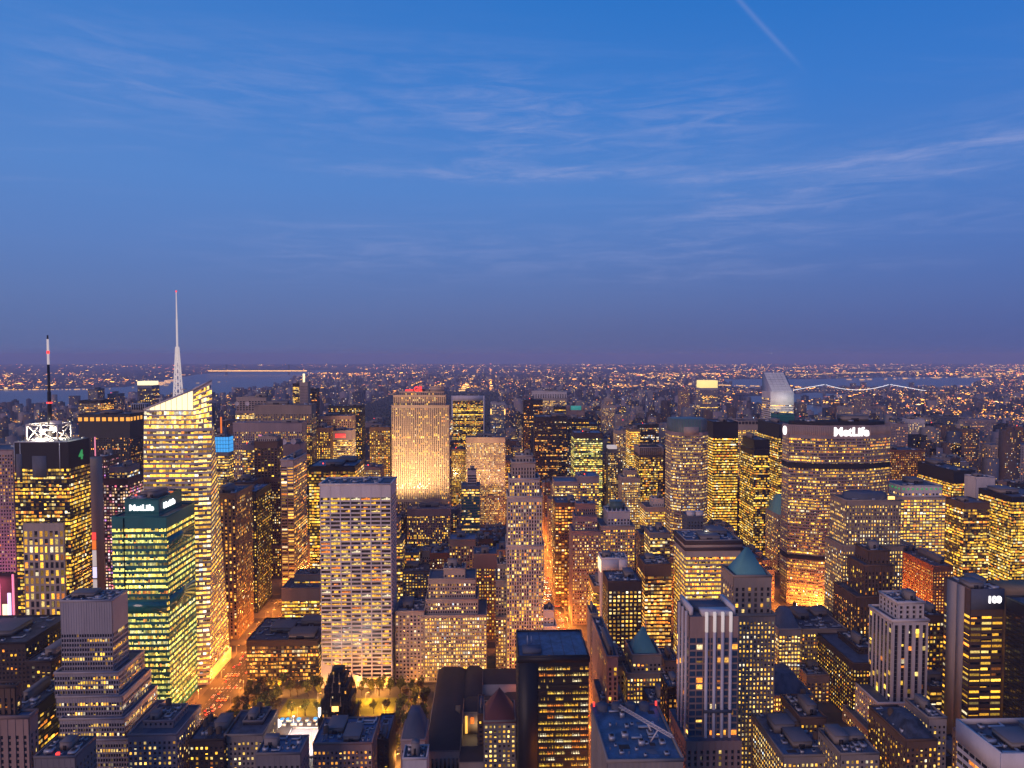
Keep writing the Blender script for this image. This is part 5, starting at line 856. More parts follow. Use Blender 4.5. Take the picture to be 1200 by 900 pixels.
# ================================================================== setting: ground, water, streets
b = MB(); b.quads([[(-31000,-3000,-.5),(31000,-3000,-.5),(31000,30500,-.5),(-31000,30500,-.5)]], 'landmass'); b.build('ground')['kind'] = 'structure'
def sheet(name, pts, z, mat):
    me = bpy.data.meshes.new(name); me.from_pydata([(x, y, z) for x, y in pts], [], [tuple(range(len(pts)))]); me.materials.append(MATS[mat]); me.update()
    o = obj(name, me); o['kind'] = 'structure'; return o
sheet('river', [(-1950,-2500),(-2150,1800),(-2750,3300),(-2700,4200),(-2080,5200),(-2250,7000),(-2600,9000),(-3300,12000),(-3700,16000),(-5600,16000),(-5300,12500),(-4300,9000),(-3850,7300),(-4700,6500),(-4600,5600),(-3800,3000),(-3300,-2500)], .3, 'water')
sheet('east_river', [(2500,6900),(3600,7100),(5000,7000),(6300,8600),(7600,10200),(6400,10600),(4600,9600),(3300,9600)], .3, 'water')
sheet('east_channel', [(1560,-1000),(2100,-1000),(2200,2500),(2100,4700),(3000,5500),(2900,6000),(1900,5300),(1600,3500)], .3, 'water')
sheet('central_park', [(-815,2035),(62,2035),(62,6100),(-815,6100)], .1, 'parkland')
AVX = [(-1655,20),(-1375,15),(-1095,15),(-815,17),(-535,17),(-256,17),(78,14),(245,14),(395,22),(545,13),(730,16),(950,16),(1180,16),(1410,16)]
def sy(k): return 665 + 80.4*(k-42)
b = MB(); 
for X, hw in AVX: b.quads([[(X-hw,-200,.02),(X+hw,-200,.02),(X+hw,2030,.02),(X-hw,2030,.02)]], 'asphalt')
b.build('road')['kind'] = 'structure'
b = MB()
for k in range(30, 60): b.quads([[(-1900,sy(k)-8,.012),(1500,sy(k)-8,.012),(1500,sy(k)+8,.012),(-1900,sy(k)+8,.012)]], 'asphalt')
b.build('cross_street')['kind'] = 'structure'
b = MB(); bl = []
for k in range(30, 59):
    for i in range(len(AVX)-1): bl.append((AVX[i][0]+AVX[i][1], AVX[i+1][0]-AVX[i+1][1], sy(k)+8, sy(k+1)-8, -.4, .15))
b.boxes(bl, 'pavement', False); b.build('pavement')['kind'] = 'structure'
b = MB(); q = []
for X in (78, -256, 245):
    for off in (-7, -3.5, 0, 3.5, 7):
        for i in range(150):
            y = 400 + i*8
            q.append([(X+off-.12,y,.03),(X+off+.12,y,.03),(X+off+.12,y+3.5,.03),(X+off-.12,y+3.5,.03)])
for k in range(38, 56):
    for X in (78, -256):
        for j in range(9): q.append([(X-14+j*3.4,sy(k)-11,.03),(X-12.6+j*3.4,sy(k)-11,.03),(X-12.6+j*3.4,sy(k)-8.2,.03),(X-14+j*3.4,sy(k)-8.2,.03)])
b.quads(q, 'white'); o = b.build('lane_marking'); o['kind'] = 'structure'

# ================================================================== named buildings
REF = {}
for hi, (label, short, Y, tiers, o_, caps, _) in enumerate(HEROES):
    ref = o_.get('ref'); 
    kw = {k: v for k, v in o_.items() if k != 'ref'}
    tiers = [t[:6] + ((SP[t[6]] if isinstance(t[6], str) else t[6]),) + tuple(t[7:]) for t in tiers]
    st = tiers[-1][6]
    if ref == 'panam':
        x0, x1, y0, y1, z0, z1, st = tiers[0]; xm = (x0+x1)/2 + 2; 
        P_ = [(xm-66,y0+14),(xm-32,y0),(xm+32,y0),(xm+66,y0+14),(xm+66,y0+34),(xm+32,y0+48),(xm-32,y0+48),(xm-66,y0+34)]
        root = poly_building(label, 'tower', P_, z1, st)
        m_ = MB()
        def ring(za, zb, e, mat, mb, lo=1.0):
            pp = [(xm+(x-xm)*(1+e/66), y0+24+(y-y0-24)*(1+e/24)) for x, y in P_]; mb.prism(pp, za, zb, mat)
        ring(z1-54, z1-47, 1.15, 'dark', m_); part(m_, 'plant_floor_band', root); m_ = MB(); ring(z1-172, z1-166, 1.15, 'dark', m_); part(m_, 'plant_floor_band', root)
        m_ = MB(); n_ = 46
        for i in range(len(P_)):
            a = Vector((*P_[i],0)); c = Vector((*P_[(i+1)%8],0)); L_ = (c-a).length; k_ = max(2, int(L_/2.2)); d_ = (c-a)/k_; nn = Vector(((c-a).y, -(c-a).x, 0)).normalized()
            for j in range(k_):
                p = a + d_*j + nn*.6; m_.beam((p.x,p.y,z1-11),(p.x,p.y,z1-.5),.35,'lime')
        part(m_, 'crown_rib', root, 'stuff')
        m_ = MB(); pp = [(xm+(x-xm)*.9, y0+24+(y-y0-24)*.8) for x, y in P_]; m_.prism(pp, z1, z1+5, 'dark'); part(m_, 'penthouse', root)
        roof_kit(root, (xm-45,xm+45,y0+6,y0+40,0,z1+5), 6, 0, 1, 5)
        sign(root, 'MetLife', (xm+7, y0-1.3, z1-11.5), 15, 'e_white')
        # ring shaped emblem on the west end
        m_ = MB(); xx = xm-67.6
        for i in range(14):
            a = 2*math.pi*i/14; c = 2*math.pi*(i+1)/14
            m_.beam((xx, y0+24+3.6*math.cos(a), z1-7+5*math.sin(a)), (xx, y0+24+3.6*math.cos(c), z1-7+5*math.sin(c)), .8, 'e_white')
        part(m_, 'emblem', root)
    elif ref == 'oct':
        x0, x1, y0, y1, z0, z1, st = tiers[0]; xm = (x0+x1)/2; h = (x1-x0)/2; c = h*.45
        P_ = [(xm-h,y0+c),(xm-h+c,y0),(xm+h-c,y0),(xm+h,y0+c),(xm+h,y0+2*h-c),(xm+h-c,y0+2*h),(xm-h+c,y0+2*h),(xm-h,y0+2*h-c)]
        root = poly_building(label, 'tower', P_, z1, st)
        m_ = MB(); pp = [(xm+(x-xm)*.93, y0+h+(y-y0-h)*.93) for x, y in P_]; m_.prism(pp, z1, z1+19, 'greencap'); part(m_, 'glass_crown', root)
        m_ = MB()
        for i in range(8):
            a = Vector((*pp[i],0)); c2 = Vector((*pp[(i+1)%8],0))
            for j in range(6): p = a+(c2-a)*j/6; m_.beam((p.x,p.y,z1),(p.x,p.y,z1+19.5),.3,'gravel')
        part(m_, 'crown_rib', root, 'stuff')
        m_ = MB(); m_.boxes([(xm-h*.42,xm+h*.35,y0-.8,y0+5,z1-2,z1+9)], 'lime'); part(m_, 'crown_pier', root)
    else:
        if ref == 'citi':
            pass
        root = building(label, 'tower' if tiers[-1][5] > 90 else 'building', tiers, caps=caps, seed=hi, **kw)
    REF[ref] = (root, tiers)

# ---- white gridded slab: every ribbon window an object
root, T = REF['grace']; x0, x1, y0, y1, z0, z1, st = T[0]
nf, nb = int((z1-10.5)/3.93), 7; W_ = (x1-x0)/nb
wm = []
for v in range(40):
    b = MB(); ns = 4; hgt = 3.93*.62-.1; ww = W_-1.2
    mode = rnd.random(); base = PC['gold'][0][rs.choice(len(PC['gold'][0]), p=PC['gold'][1])]
    for i in range(ns):
        split = rnd.uniform(.35,.6); xa = ww*i/ns; xb = ww*(i+1)/ns
        on = {0: .15, 1: 1.0, 2: .8, 3: .5}[int(mode*4)] > rnd.random()
        k_ = rnd.uniform(.8, 2.0) if on else rnd.uniform(0, .05)
        b.quads([[(xa,0,0),(xb,0,0),(xb,0,hgt*split),(xa,0,hgt*split)]], 'lit', [base*k_])
        b.quads([[(xa,0,hgt*split),(xb,0,hgt*split),(xb,0,hgt),(xa,0,hgt)]], 'lit', [base*k_*rnd.choice([.06,.1,.5,.8])])
        b.boxes([(xb-.08,xb+.08,-.12,0,0,hgt)], 'dark')
    wm.append(b.build('window', link=False))
cnt = 0
for j in range(nf):
    full = rnd.random() < .08
    for i in range(nb):
        if cnt >= 294: break
        v = rnd.choice(wm[:14] if full else wm)
        # floors counted from the facade grid so that panes sit in its openings
        jj = nf - 1 - j
        zf = jj*3.93 + (1-.62)*3.93 + .06
        obj('window', v, root, (x0 + i*W_ + .6 - root.location.x, y0-.25-root.location.y, zf)); cnt += 1
# foot of the slab: curved apron and tall lit lobby
b = MB()
for i in range(7):
    b.quads([[(x0+i*W_+.8,y0-2.6,1.5),(x0+(i+1)*W_-.8,y0-2.6,1.5),(x0+(i+1)*W_-.8,y0-2.2,9),(x0+i*W_+.8,y0-2.2,9)]], 'e_gold')
part(b, 'lobby_window', root)
b = MB(); b.mesh([(x0,y0-4,0),(x1,y0-4,0),(x1,y0-1,24),(x0,y0-1,24),(x0,y0,0),(x1,y0,0)], [(0,1,3),(0,3,3)][:1], 'white')
for i in range(8):
    X = x0+i*W_; b.mesh([(X-.6,y0-5,0),(X+.6,y0-5,0),(X+.6,y0-1,26),(X-.6,y0-1,26),(X-.6,y0,0),(X+.6,y0,0),(X+.6,y0,26),(X-.6,y0,26)], [(0,1,2,3),(1,5,6,2),(4,0,3,7)], 'white')
part(b, 'curved_pier', root)

# ---- black foreground tower
root, T = REF['hsbc']; x0, x1, y0, y1, z0, z1, st = T[0]; xs = x0+(x1-x0)*.27
b = MB(); b.boxes([(x0-.1,xs,y0-.75,y0-.2,0,z1-1)], 'black'); part(b, 'blank_bay', root)
b = MB(); b.boxes([(x0-.8,x1+.8,y0-.9,y0+.3,z1-3.5,z1+.4)], 'black'); part(b, 'cornice', root)
nfl = int((z1-5)/4.25); ns = 6; ww = (x1-xs-.8)/ns; vm = []
for v in range(30):
    b = MB(); on = v < 20; base = PC['gold'][0][rs.choice(len(PC['gold'][0]), p=PC['gold'][1])]; hh = 4.25*.55-.1
    for i in range(9):
        xa = ww*i/9; xb = ww*(i+1)/9; k_ = (rnd.uniform(.3,1.5) if rnd.random() < .8 else .03) if on else (rnd.random() < .12)*rnd.uniform(.2,1)
        hs = hh*rnd.uniform(.3,.62)
        b.quads([[(xa,0,0),(xb,0,0),(xb,0,hs),(xa,0,hs)]], 'lit', [base*k_]); b.quads([[(xa,0,hs),(xb,0,hs),(xb,0,hh),(xa,0,hh)]], 'lit', [base*k_*rnd.choice([.02,.05,.3])])
    vm.append(b.build('window', link=False))
for j in range(nfl):
    rp = rnd.choice([.9,.9,.7,.3,.95])
    for i in range(ns):
        obj('window', vm[rnd.randrange(20)] if rnd.random() < rp else vm[20+rnd.randrange(10)], root, (xs+.5+i*ww-root.location.x, y0-.36-root.location.y, j*4.25+4.25*.45+.05))
b = MB(); b.boxes([(x0+3,x0+16,y0+5,y0+14,z1,z1+3)], 'slate'); part(b, 'plant_box', root); b = MB(); b.beam((x0+7,y0+20,z1),(x0+7,y0+20,z1+7),.25,'metal'); b.beam((x0+10,y0+24,z1),(x0+10,y0+24,z1+5),.2,'metal'); part(b, 'antenna', root)
b = MB(); [b.boxes([(x0+1+i*(x1-x0-2)/6,x0+1.25+i*(x1-x0-2)/6,y0+1,y1-1,z1,z1+.25)], 'slate') for i in range(1, 6)]; part(b, 'roof_seam', root)

# ---- floodlit limestone tower: neon letters and projectors
root, T = REF['rock']; ty = T[1][2]; zt = T[-1][5]
sign(root, 'GE', ((T[0][0]+T[0][1])/2-3, T[-1][2]-1, zt+1), 12, 'e_red', name='neon_sign'); b = MB(); xm = (T[0][0]+T[0][1])/2
b.boxes([(xm-26,xm-12,T[-1][2]+1,T[-1][2]+2,zt+1,zt+4)], 'e_red'); b.boxes([(xm-12,xm+9,T[-1][2]+1,T[-1][2]+6,zt,zt+5)], 'brown'); part(b, 'beacon_bar', root)
for i, X in enumerate(np.linspace(T[0][0]+2, T[0][1]-2, 8)):
    for zz, pw, yy in ((67, 1.15e5, -84),):
        r_ = thing('floodlight', 'floodlight aimed up at the limestone slab tower', 'floodlight', (X, T[0][2]+yy-2, zz), 'floodlights below the limestone tower')
        b = MB(); b.boxes([(-1,1,-.8,.8,0,1.6)], 'dark'); b.boxes([(-.8,.8,.75,.9,.2,1.4)], 'e_cream'); b.build('projector', r_)
        lamp_light('flood_lamp', r_, (0, 1.6, 1.2), pw*5, (1,.60,.24), 1.0, 'SPOT', R(120), (0, .62, .78))
root, T = REF['intl']
for i, X in enumerate(np.linspace(T[0][0]+8, T[0][1]-8, 3)):
    r_ = thing('floodlight', 'floodlight aimed up at the warm ribbed slab', 'floodlight', (X, T[0][2]-40, 62), 'floodlights below the warm ribbed slab')
    b = MB(); b.boxes([(-1,1,-.8,.8,0,1.6)], 'dark'); b.boxes([(-.8,.8,.75,.9,.2,1.4)], 'e_cream'); b.build('projector', r_)
    lamp_light('flood_lamp', r_, (0,1.6,1.2), 1.5e5, (1,.55,.28), 1.0, 'SPOT', R(80), (0,.6,.8))

# ---- green tower signs
root, T = REF['green']; x0,x1,y0,y1,z0,z1,st = T[-1]
sign(root, 'MetLife', ((x0+x1)/2, y0-.8, z1-9), 7, 'e_white')
s_ = sign(root, 'MetLife', (x1+.8, (y0+y1)/2-4, z1-9), 7, 'e_white', R(90))
x0,x1,y0,y1,z0,z1,st = T[0]; b = MB()
for i in range(1, 5): b.boxes([(x0+(x1-x0)*.22-.3,x0+(x1-x0)*.22+.3,y0-.9,y0,0,z1)], 'teal')
b.boxes([(x0+1,x1-1,y0-.6,y0-.2,z1-84,z1-74)], 'gteal'); b.boxes([(x1+.2,x1+.6,y0+2,y1-2,z1-84,z1-70),(x1+.2,x1+.6,y0+2,y1-2,z1-28,z1-18)], 'gteal')
part(b, 'plant_floor_band', root)
b = MB(); b.boxes([(T[-1][0]+2,T[-1][1]-2,T[-1][3]-14,T[-1][3]-12,T[-1][5]+.1,T[-1][5]+1.5)], 'e_rust'); part(b, 'roof_light', root)

# ---- lattice crown and mast of the tower near the square
root, T = REF['conde']; x0,x1,y0,y1,z0,z1,st = T[0]
cx0, cx1, cy0, cy1, cz0, cz1 = -470,-439,704,726,z1,z1+17
b = MB(); cor = [(cx0,cy0),(cx1,cy0),(cx1,cy1),(cx0,cy1)]
for i in range(4):
    a, c = cor[i], cor[(i+1)%4]; b.beam((*a,cz0),(*a,cz1),.7,'white'); b.beam((*a,cz1),(*c,cz1),.7,'white'); b.beam((*a,cz0+1),(*c,cz0+1),.5,'white')
    b.beam((*a,cz0),(*c,cz1),.4,'white'); b.beam((*a,cz1),(*c,cz0),.4,'white')
part(b, 'lattice_crown', root)
b = MB()
for zz, hh in ((cz1-2, 7),): b.boxes([(cx0+9,cx1-15,cy0+6,cy0+12,zz-5,zz-3),(cx1-9,cx1+3,cy0+2,cy0+3,zz-4,zz+6)], 'white')
part(b, 'sign_frame', root)
mx, my = (cx0+cx1)/2+1, (cy0+cy1)/2; b = MB(); b.cyl(mx,my,z1,z1+50,2.3,1.7,'dark',8); b.cyl(mx,my,z1+50,z1+78,1.4,1.2,'black',8); mast = part(b, 'mast', root)
b = MB(); b.cyl(mx,my,z1+78,z1+89,1.1,1.1,'e_pale',8); b.cyl(mx,my,z1+92,z1+104,1.1,1.0,'e_pale',8); part(b, 'mast_radome', root, on=mast)
b = MB(); b.cyl(mx,my,z1+89,z1+92,1.4,1.4,'e_red',8); part(b, 'beacon', root, on=mast); b = MB(); b.boxes([(mx-1.9,mx+1.9,my-1.9,my+1.9,z1+38,z1+39.5)], 'e_red'); part(b, 'beacon', root, on=mast); b = MB(); b.cyl(mx,my,z1+104,z1+108,.9,.7,'black',8); part(b, 'mast_cap', root, on=mast)
for px_, py_ in ((mx-8, my-8), (mx+8, my-8), (mx, my-12), (mx-3, my+4)): lamp_light('crown_lamp', root, (px_-root.location.x, py_-root.location.y, z1+9), 45000, (1,.93,.66), .6)
b = MB(); b.boxes([(x0-.9,x0-.2,y0+4,y0+8,30,z1-60)], 'e_lilac'); b.boxes([(x0-1,x0-.2,y0+8.4,y0+10,30,z1-60)], 'e_pink'); part(b, 'light_strip', root)
sign(root, '4', (x1+1, y0+19, z1-20), 13, 'e_green', R(90), name='number_sign')
b = MB(); b.boxes([(x0+1,x1-1,y0-.4,y0+.4,z1-.5,z1+.6),(x0+6,x0+6.6,y0-.4,y0+.2,z1-30,z1),(x0+.2,x0+.8,y0-.4,y0+.2,z1-30,z1),(x1-9,x1-8.4,y0-.5,y0+.2,z1-36,z1)], 'metal')
b.boxes([(x0+2,x0+8,y0-.5,y0-.1,z1-36,z1-12),(x1-36,x1-22,y0-.5,y0-.1,z1-36,z1-14)], 'gravel'); part(b, 'crown_screen', root)

# ---- blue lit top, golden roof line, corner lamps, teal notch, lantern tower
root, T = REF['bluecube']; x0,x1,y0,y1,z0,z1,st = T[-1]; b = MB()
nx, nz = 6, 4
for i in range(nx):
    for j in range(nz):
        a = x0+(x1-x0)*i/nx; c = x0+(x1-x0)*(i+1)/nx; za = z0+(z1-z0)*j/nz; zb_ = z0+(z1-z0)*(j+1)/nz
        b.boxes([(a+.25,c-.25,y0-.5,y0-.3,za+.25,zb_-.25)], 'e_blue')
        ya = y0+(y1-y0)*i/nx; yc = y0+(y1-y0)*(i+1)/nx; b.boxes([(x1+.3,x1+.5,ya+.25,yc-.25,za+.25,zb_-.25)], 'e_blue')
part(b, 'glowing_panel', root, 'stuff'); b = MB(); b.beam(((x0+x1)/2-3,y0+12,z1),((x0+x1)/2-3,y0+12,z1+28),.9,'e_rust'); part(b, 'mast', root)
root, T = REF['goldtop']; x0,x1,y0,y1,z0,z1,st = T[0]
for i in range(9): b = MB(); X = x0+3+(x1-x0-6)*i/8; b.boxes([(X-3.4,X+3.4,y0-.9,y0-.4,z1-12,z1-5)], 'e_orange'); part(b, 'cornice_lamp', root)
for i in range(6): b = MB(); Y_c = y0+5+(y1-y0-10)*i/5; b.boxes([(x1+.4,x1+.9,Y_c-3,Y_c+3,z1-12,z1-5)], 'e_orange'); part(b, 'cornice_lamp', root)
root, T = REF['gm']; x0,x1,y0,y1,z0,z1,st = T[0]
for X in (x0-.5, x1-2.5): b = MB(); b.boxes([(X,X+3,y0-1,y0+2,z1-34,z1-18)], 'e_lamp'); part(b, 'corner_lamp', root)
root, T = REF['sony']; x0,x1,y0,y1,z0,z1,st = T[0]; b = MB(); w_ = x1-x0
b.boxes([(x0,x0+w_*.18,y0-.2,y1,z1,z1+15),(x1-w_*.16,x1,y0-.2,y1,z1,z1+15),(x0+w_*.18,x1-w_*.16,y0,y1,z1,z1+3)], 'pink'); part(b, 'split_pediment', root)
b = MB(); b.boxes([(x0+w_*.2,x1-w_*.18,y0+4,y0+5,z1+3,z1+14)], 'e_teal'); part(b, 'teal_recess', root)
root, T = REF['solow']; x0,x1,y0,y1,z0,z1,st = T[0]; b = MB(); b.boxes([(x0-2,x0+1.5,y0-1.6,y0+2,0,z1+1),(x1-1.5,x1+2,y0-1.6,y0+2,0,z1+1),(x0+1.5,x1-1.5,y0-1.6,y0+2,z1-13,z1+1)], 'white'); part(b, 'stone_frame', root)
root, T = REF['redpanel']; x0,x1,y0,y1,z0,z1,st = T[0]; b = MB(); b.boxes([(x0+6,x0+24,y0-.9,y0-.5,z1-12,z1-5)], 'e_red'); part(b, 'lit_panel', root)
root, T = REF['whitebox']; x0,x1,y0,y1,z0,z1,st = T[0]; b = MB(); b.boxes([(x0-.3,x1-9,y0-.9,y0-.4,z1-14,z1-.5),(x1-8.6,x1,y0-.9,y0-.4,z1-14,z1-.5)], 'white'); part(b, 'blank_panel', root)
b = MB(); b.boxes([(x0-.8,x0-.3,y0+.5,y1-1,z1-14,z1-2)], 'e_cream'); part(b, 'lit_side_panel', root)
# green lamps under the roof edge
root, T = REF['greenlamp']; x0,x1,y0,y1,z0,z1,st = T[-1]
for i in range(9): X = x0+3+(x1-x0-6)*i/8; b = MB(); b.cyl(X,y0-1.2,z1-4.5,z1-2.2,1.1,1.1,'e_green',8); part(b, 'roof_edge_lamp', root)
for i in range(6): Y_c = y0+3+(y1-y0-6)*i/5; b = MB(); b.cyl(x0-1.2,Y_c,z1-4.5,z1-2.2,1.1,1.1,'e_green',8); part(b, 'roof_edge_lamp', root)
# slab with double cornice
root, T = REF['m335']; x0,x1,y0,y1,z0,z1,st = T[0]; b = MB()
for za, zb_, e, mt in ((z1-3.2,z1+.6,2.2,'umber'),(z1-6.2,z1-3.4,1.4,'lime'),(z1-9.4,z1-6.4,1.8,'umber')): b.boxes([(x0-e,x1+e,y0-e,y0,za,zb_),(x0-e,x0,y0,y1,za,zb_),(x1,x1+e,y0,y1,za,zb_)], mt)
part(b, 'cornice', root); b = MB(); b.boxes([(x0+18,x0+38,y0+20,y0+27,z1+.6,z1+4)], 'gravel'); part(b, 'plant_room', root)
lamp_light('roof_lamp', root, (0,2,z1+5), 2500, (1,.9,.6), .5)
# massive brown stone tower: octagonal roof
root, T = REF['lincoln']; x0,x1,y0,y1,z0,z1,st = T[-1]; xm = (x0+x1)/2; c = 12
P_ = [(x0+6,y0+c+3),(x0+c+8,y0+5),(x1-c-8,y0+5),(x1-6,y0+c+3),(x1-6,y1-c),(x1-c-8,y1-4),(x0+c+8,y1-4),(x0+6,y1-c)]
b = MB(); b.prism(P_, z1, z1+6, 'slate', [(xm+(x-xm)*.92, y) for x, y in P_]); part(b, 'octagonal_roof', root)
b = MB(); b.boxes([(x1-12,x1-6,y0+1.5,y0+4,z1+.2,z1+4)], 'e_lamp'); part(b, 'roof_lamp_box', root)
# wedge top
root, T = REF['citi']; x0,x1,y0,y1,z0,z1,st = T[0]
# sloping face looks south: low front edge, high back edge
b = MB(); zb_ = z1+40; b.mesh([(x0,y0,z1),(x1,y0,z1),(x1,y1,zb_),(x0,y1,zb_),(x0,y1,z1),(x1,y1,z1)], [(0,1,2,3),(1,5,2),(0,3,4),(5,4,3,2)], 'silver'); part(b, 'wedge_roof', root)
b = MB()
for i in range(8):
    f0 = i/8; f1 = (i+1)/8-.01
    for j in range(5):
        xa = x0+3+(x1-x0-6)*j/5; xb_ = x0+3+(x1-x0-6)*(j+1)/5-.4
        e = .35
        b.mesh([(xa,y0+(y1-y0)*f0-e,z1+40*f0+e),(xb_,y0+(y1-y0)*f0-e,z1+40*f0+e),(xb_,y0+(y1-y0)*f1-e,z1+40*f1+e),(xa,y0+(y1-y0)*f1-e,z1+40*f1+e)], [(0,1,2,3)], 'white')
part(b, 'sloping_panel', root, 'stuff')
b = MB(); b.boxes([(x0-.5,x1+.5,y0-1,y0-.3,z1-28,z1-1)], 'white'); part(b, 'blank_top_band', root)
for i in range(4):
    X = x0+(x1-x0)*(i+.5)/4-root.location.x
    lamp_light('flood_lamp', root, (X, y0-105-root.location.y, z1-30), 95000, (.90,1,.93), .8, 'SPOT', R(115), (0,.95,.25))
b = MB()
for i in range(6): b.boxes([(x0-.8,x1+.8,y0-.9,y0+.2,z1-34-i*9,z1-31-i*9)], 'white')
part(b, 'aluminium_band', root)
# numbered tower
root, T = REF['n100']; x0,x1,y0,y1,z0,z1,st = T[0]
b = MB(); b.boxes([(x0-.2,x1+.2,y0-.9,y0-.35,z1-15,z1+1.3)], 'slate'); part(b, 'sign_panel', root)
sign(root, '100', ((x0+x1)/2+5, y0-1.2, z1-9.5), 7.5, 'e_white', name='number_sign')
ya, yb_ = y0+6, y1-5; b = MB(); b.boxes([(x0-1.6,x0-.6,ya,(ya+yb_)/2-2,0,z1+1),(x0-1.6,x0-.6,(ya+yb_)/2-1.2,yb_,0,z1+1)], 'lime'); part(b, 'blank_west_wall', root)
b = MB(); b.boxes([(x0+6,x1-4,y0+8,y1-8,z1+.5,z1+1)], 'slate')
for i in range(3): b.boxes([(x0+6,x1-4,y0+9+i*5,y0+9.8+i*5,z1+1,z1+2.2)], 'metal')
part(b, 'roof_grille', root)
b = MB(); b.boxes([(x1,x1+60,y0+4,y0+30,0,z1-2)], 'tan'); part(b, 'east_wing', root)
# white ribbed tower with glowing fins
root, T = REF['stripe']; x0,x1,y0,y1,z0,z1,st = T[-1]; w_ = x1-x0
for i in range(4):
    X = x0+w_*(.34+.165*i); b = MB(); b.boxes([(X-.85,X+.85,y0-2.0,y0-.2,0,z1-10)], 'white'); fin = part(b, 'fin', root)
    b = MB(); b.boxes([(X-.8,X+.8,y0-2.1,y0-.4,z1-9.6,z1+3)], 'e_pale'); part(b, 'glowing_fin', root, on=fin)
for i in range(3):
    Yf_ = y0+4+i*8; b = MB(); b.boxes([(x0-1.6,x0-.2,Yf_-.7,Yf_+.7,0,z1+2)], 'white'); part(b, 'fin', root)
b = MB(); b.boxes([(x0+w_*.26,x1-w_*.12,y0-.15,y0+8,z1,z1+3)], 'white'); b.boxes([(x0+1,x0+3,y0+2,y1-2,z1,z1+5),(x1-3,x1-1,y0+2,y1-2,z1,z1+5)], 'white'); b.boxes([(x0+4,x1-4,y0+9,y1-6,z1,z1+2.5)], 'slate'); part(b, 'crown_frame', root)
b = MB(); b.boxes([(x0+w_*.3,x1-w_*.12,y0-2.3,y0-.2,z1-62,z1-60)], 'slate'); part(b, 'belt_course', root)
# crane on the blue deck
root, T = REF['crane']; x0,x1,y0,y1,z0,z1,st = T[0]
b = MB(); 
a, c = Vector((x0+16,y0+50,z1+3)), Vector((x0+36,y0+6,z1+9))
for e in ((-.8,0),(.8,0),(0,1.4)): b.beam(a+Vector((e[0],0,e[1])), c+Vector((e[0],0,e[1])), .22, 'white')
for i in range(14):
    p = a+(c-a)*i/14; q_ = a+(c-a)*(i+1)/14; b.beam(p+Vector((-.8,0,0)), q_+Vector((0,0,1.4)), .12, 'white'); b.beam(p+Vector((.8,0,0)), q_+Vector((0,0,1.4)), .12, 'white'); b.beam(p+Vector((-.8,0,0)), q_+Vector((.8,0,0)), .12, 'white')
b.beam(a+(c-a)*.55, (x0+30,y0+26,z1), .5, 'white'); b.beam(a+(c-a)*.75, (x0+27,y0+18,z1), .35, 'white'); part(b, 'crane_arm', root)
b = MB(); [b.cyl(x0+6+i*8.5,y1-5,z1,z1+3.6,3.2,3.2,'slate',12) for i in range(4)]; part(b, 'cooling_tower', root)

for X in (x0+.5, x1-1.5): b = MB(); b.boxes([(X,X+1,y1-4,y1-3,z1+1.4,z1+4)], 'e_red'); part(b, 'beacon', root)
# corner building: sloping white west frame
root, T = REF['corner']; x0,x1,y0,y1,z0,z1,st = T[0]; b = MB(); b.boxes([(x0-1.2,x0-.1,y0-.5,y1,z1-9,z1+3.2),(x0-1.2,x1,y0-1.4,y0-.6,z1-9,z1+3.2)], 'white'); part(b, 'white_fascia', root)

# ================================================================== the faceted bright tower with the slanted crown
root = thing('faceted_glass_tower', 'bright faceted glass tower with slanted glowing crown and white lattice spire', 'tower', (-310,690,0))
bot = [(-338,662),(-287,662),(-275,664),(-277,722),(-345,724)]; top = [(-331,662),(-284.5,662),(-268.5,666),(-292,722),(-338,722)]
zc = 250; zt_ = [269,288,297,286,266]
g = sty('ribbon', wall='silver', glass='ggrey', bay=3.1, fl=4.6, wf=.9, hf=.5, lit=.7, corr=.35, pal='gold', br=1.15, pd=.15, sd=.3, top=.1)
C = MB(); G = MB(); Wn = MB()
ins = lambda P_: [(-307+(x+307)*.965, 692+(y-692)*.965) for x, y in P_]
C.prism(ins(bot), 0, zc, 'ggrey', ins([(b0[0]+(t0[0]-b0[0])*.86, b0[1]+(t0[1]-b0[1])*.86) for b0, t0 in zip(bot, top)]), False)
mid = [(b0[0]+(t0[0]-b0[0])*.86, b0[1]+(t0[1]-b0[1])*.86) for b0, t0 in zip(bot, top)]
k5 = 5
for i in range(4 if True else 5):
    a, c = bot[i], bot[(i+1)%5]; d, e = mid[(i+1)%5], mid[i]
    if i == 3: continue
    gg = g if i != 1 else g[:6] + (.9,.1,'cream',1.3) + g[10:]
    facade((*a,0),(*c,0),(*d,zc),(*e,zc), gg, G, Wn)
a, c = bot[4], bot[0]; facade((*a,0),(*c,0),(*mid[0],zc),(*mid[4],zc), g, G, Wn)
part(C, 'glass_wall', root); part(G, 'facade_grid', root, 'stuff'); part(Wn, 'lit_window', root, 'stuff')
# crown: glass screens with lit floors, following the slanted roof line
C = MB(); Wn = MB(); G = MB()
V = [(*p, zc) for p in ins(mid)] + [(*t0, z-1) for t0, z in zip(ins(top), zt_)]
C.mesh(V, [(i, (i+1)%5, (i+1)%5+5, i+5) for i in range(5)] + [(5,6,9),(6,7,8),(6,8,9)], 'silver'); part(C, 'crown_screen', root)
gc = sty('ribbon', wall='white', bay=2.4, fl=4.4, wf=.96, hf=.66, lit=.95, corr=.4, pal='cream', br=1.5, top=.05, sd=.4, pd=.12)
def lerp(p, q, f): return tuple(p[i]+(q[i]-p[i])*f for i in range(3))
A0, B0, C0 = (*mid[0],zc), (*mid[1],zc), (*mid[2],zc); A1, B1, C1 = (*top[0],zt_[0]), (*top[1],zt_[1]), (*top[2],zt_[2])
facade(A0, B0, lerp(B0, B1, (zt_[0]-zc)/(zt_[1]-zc)), A1, gc, G, Wn)
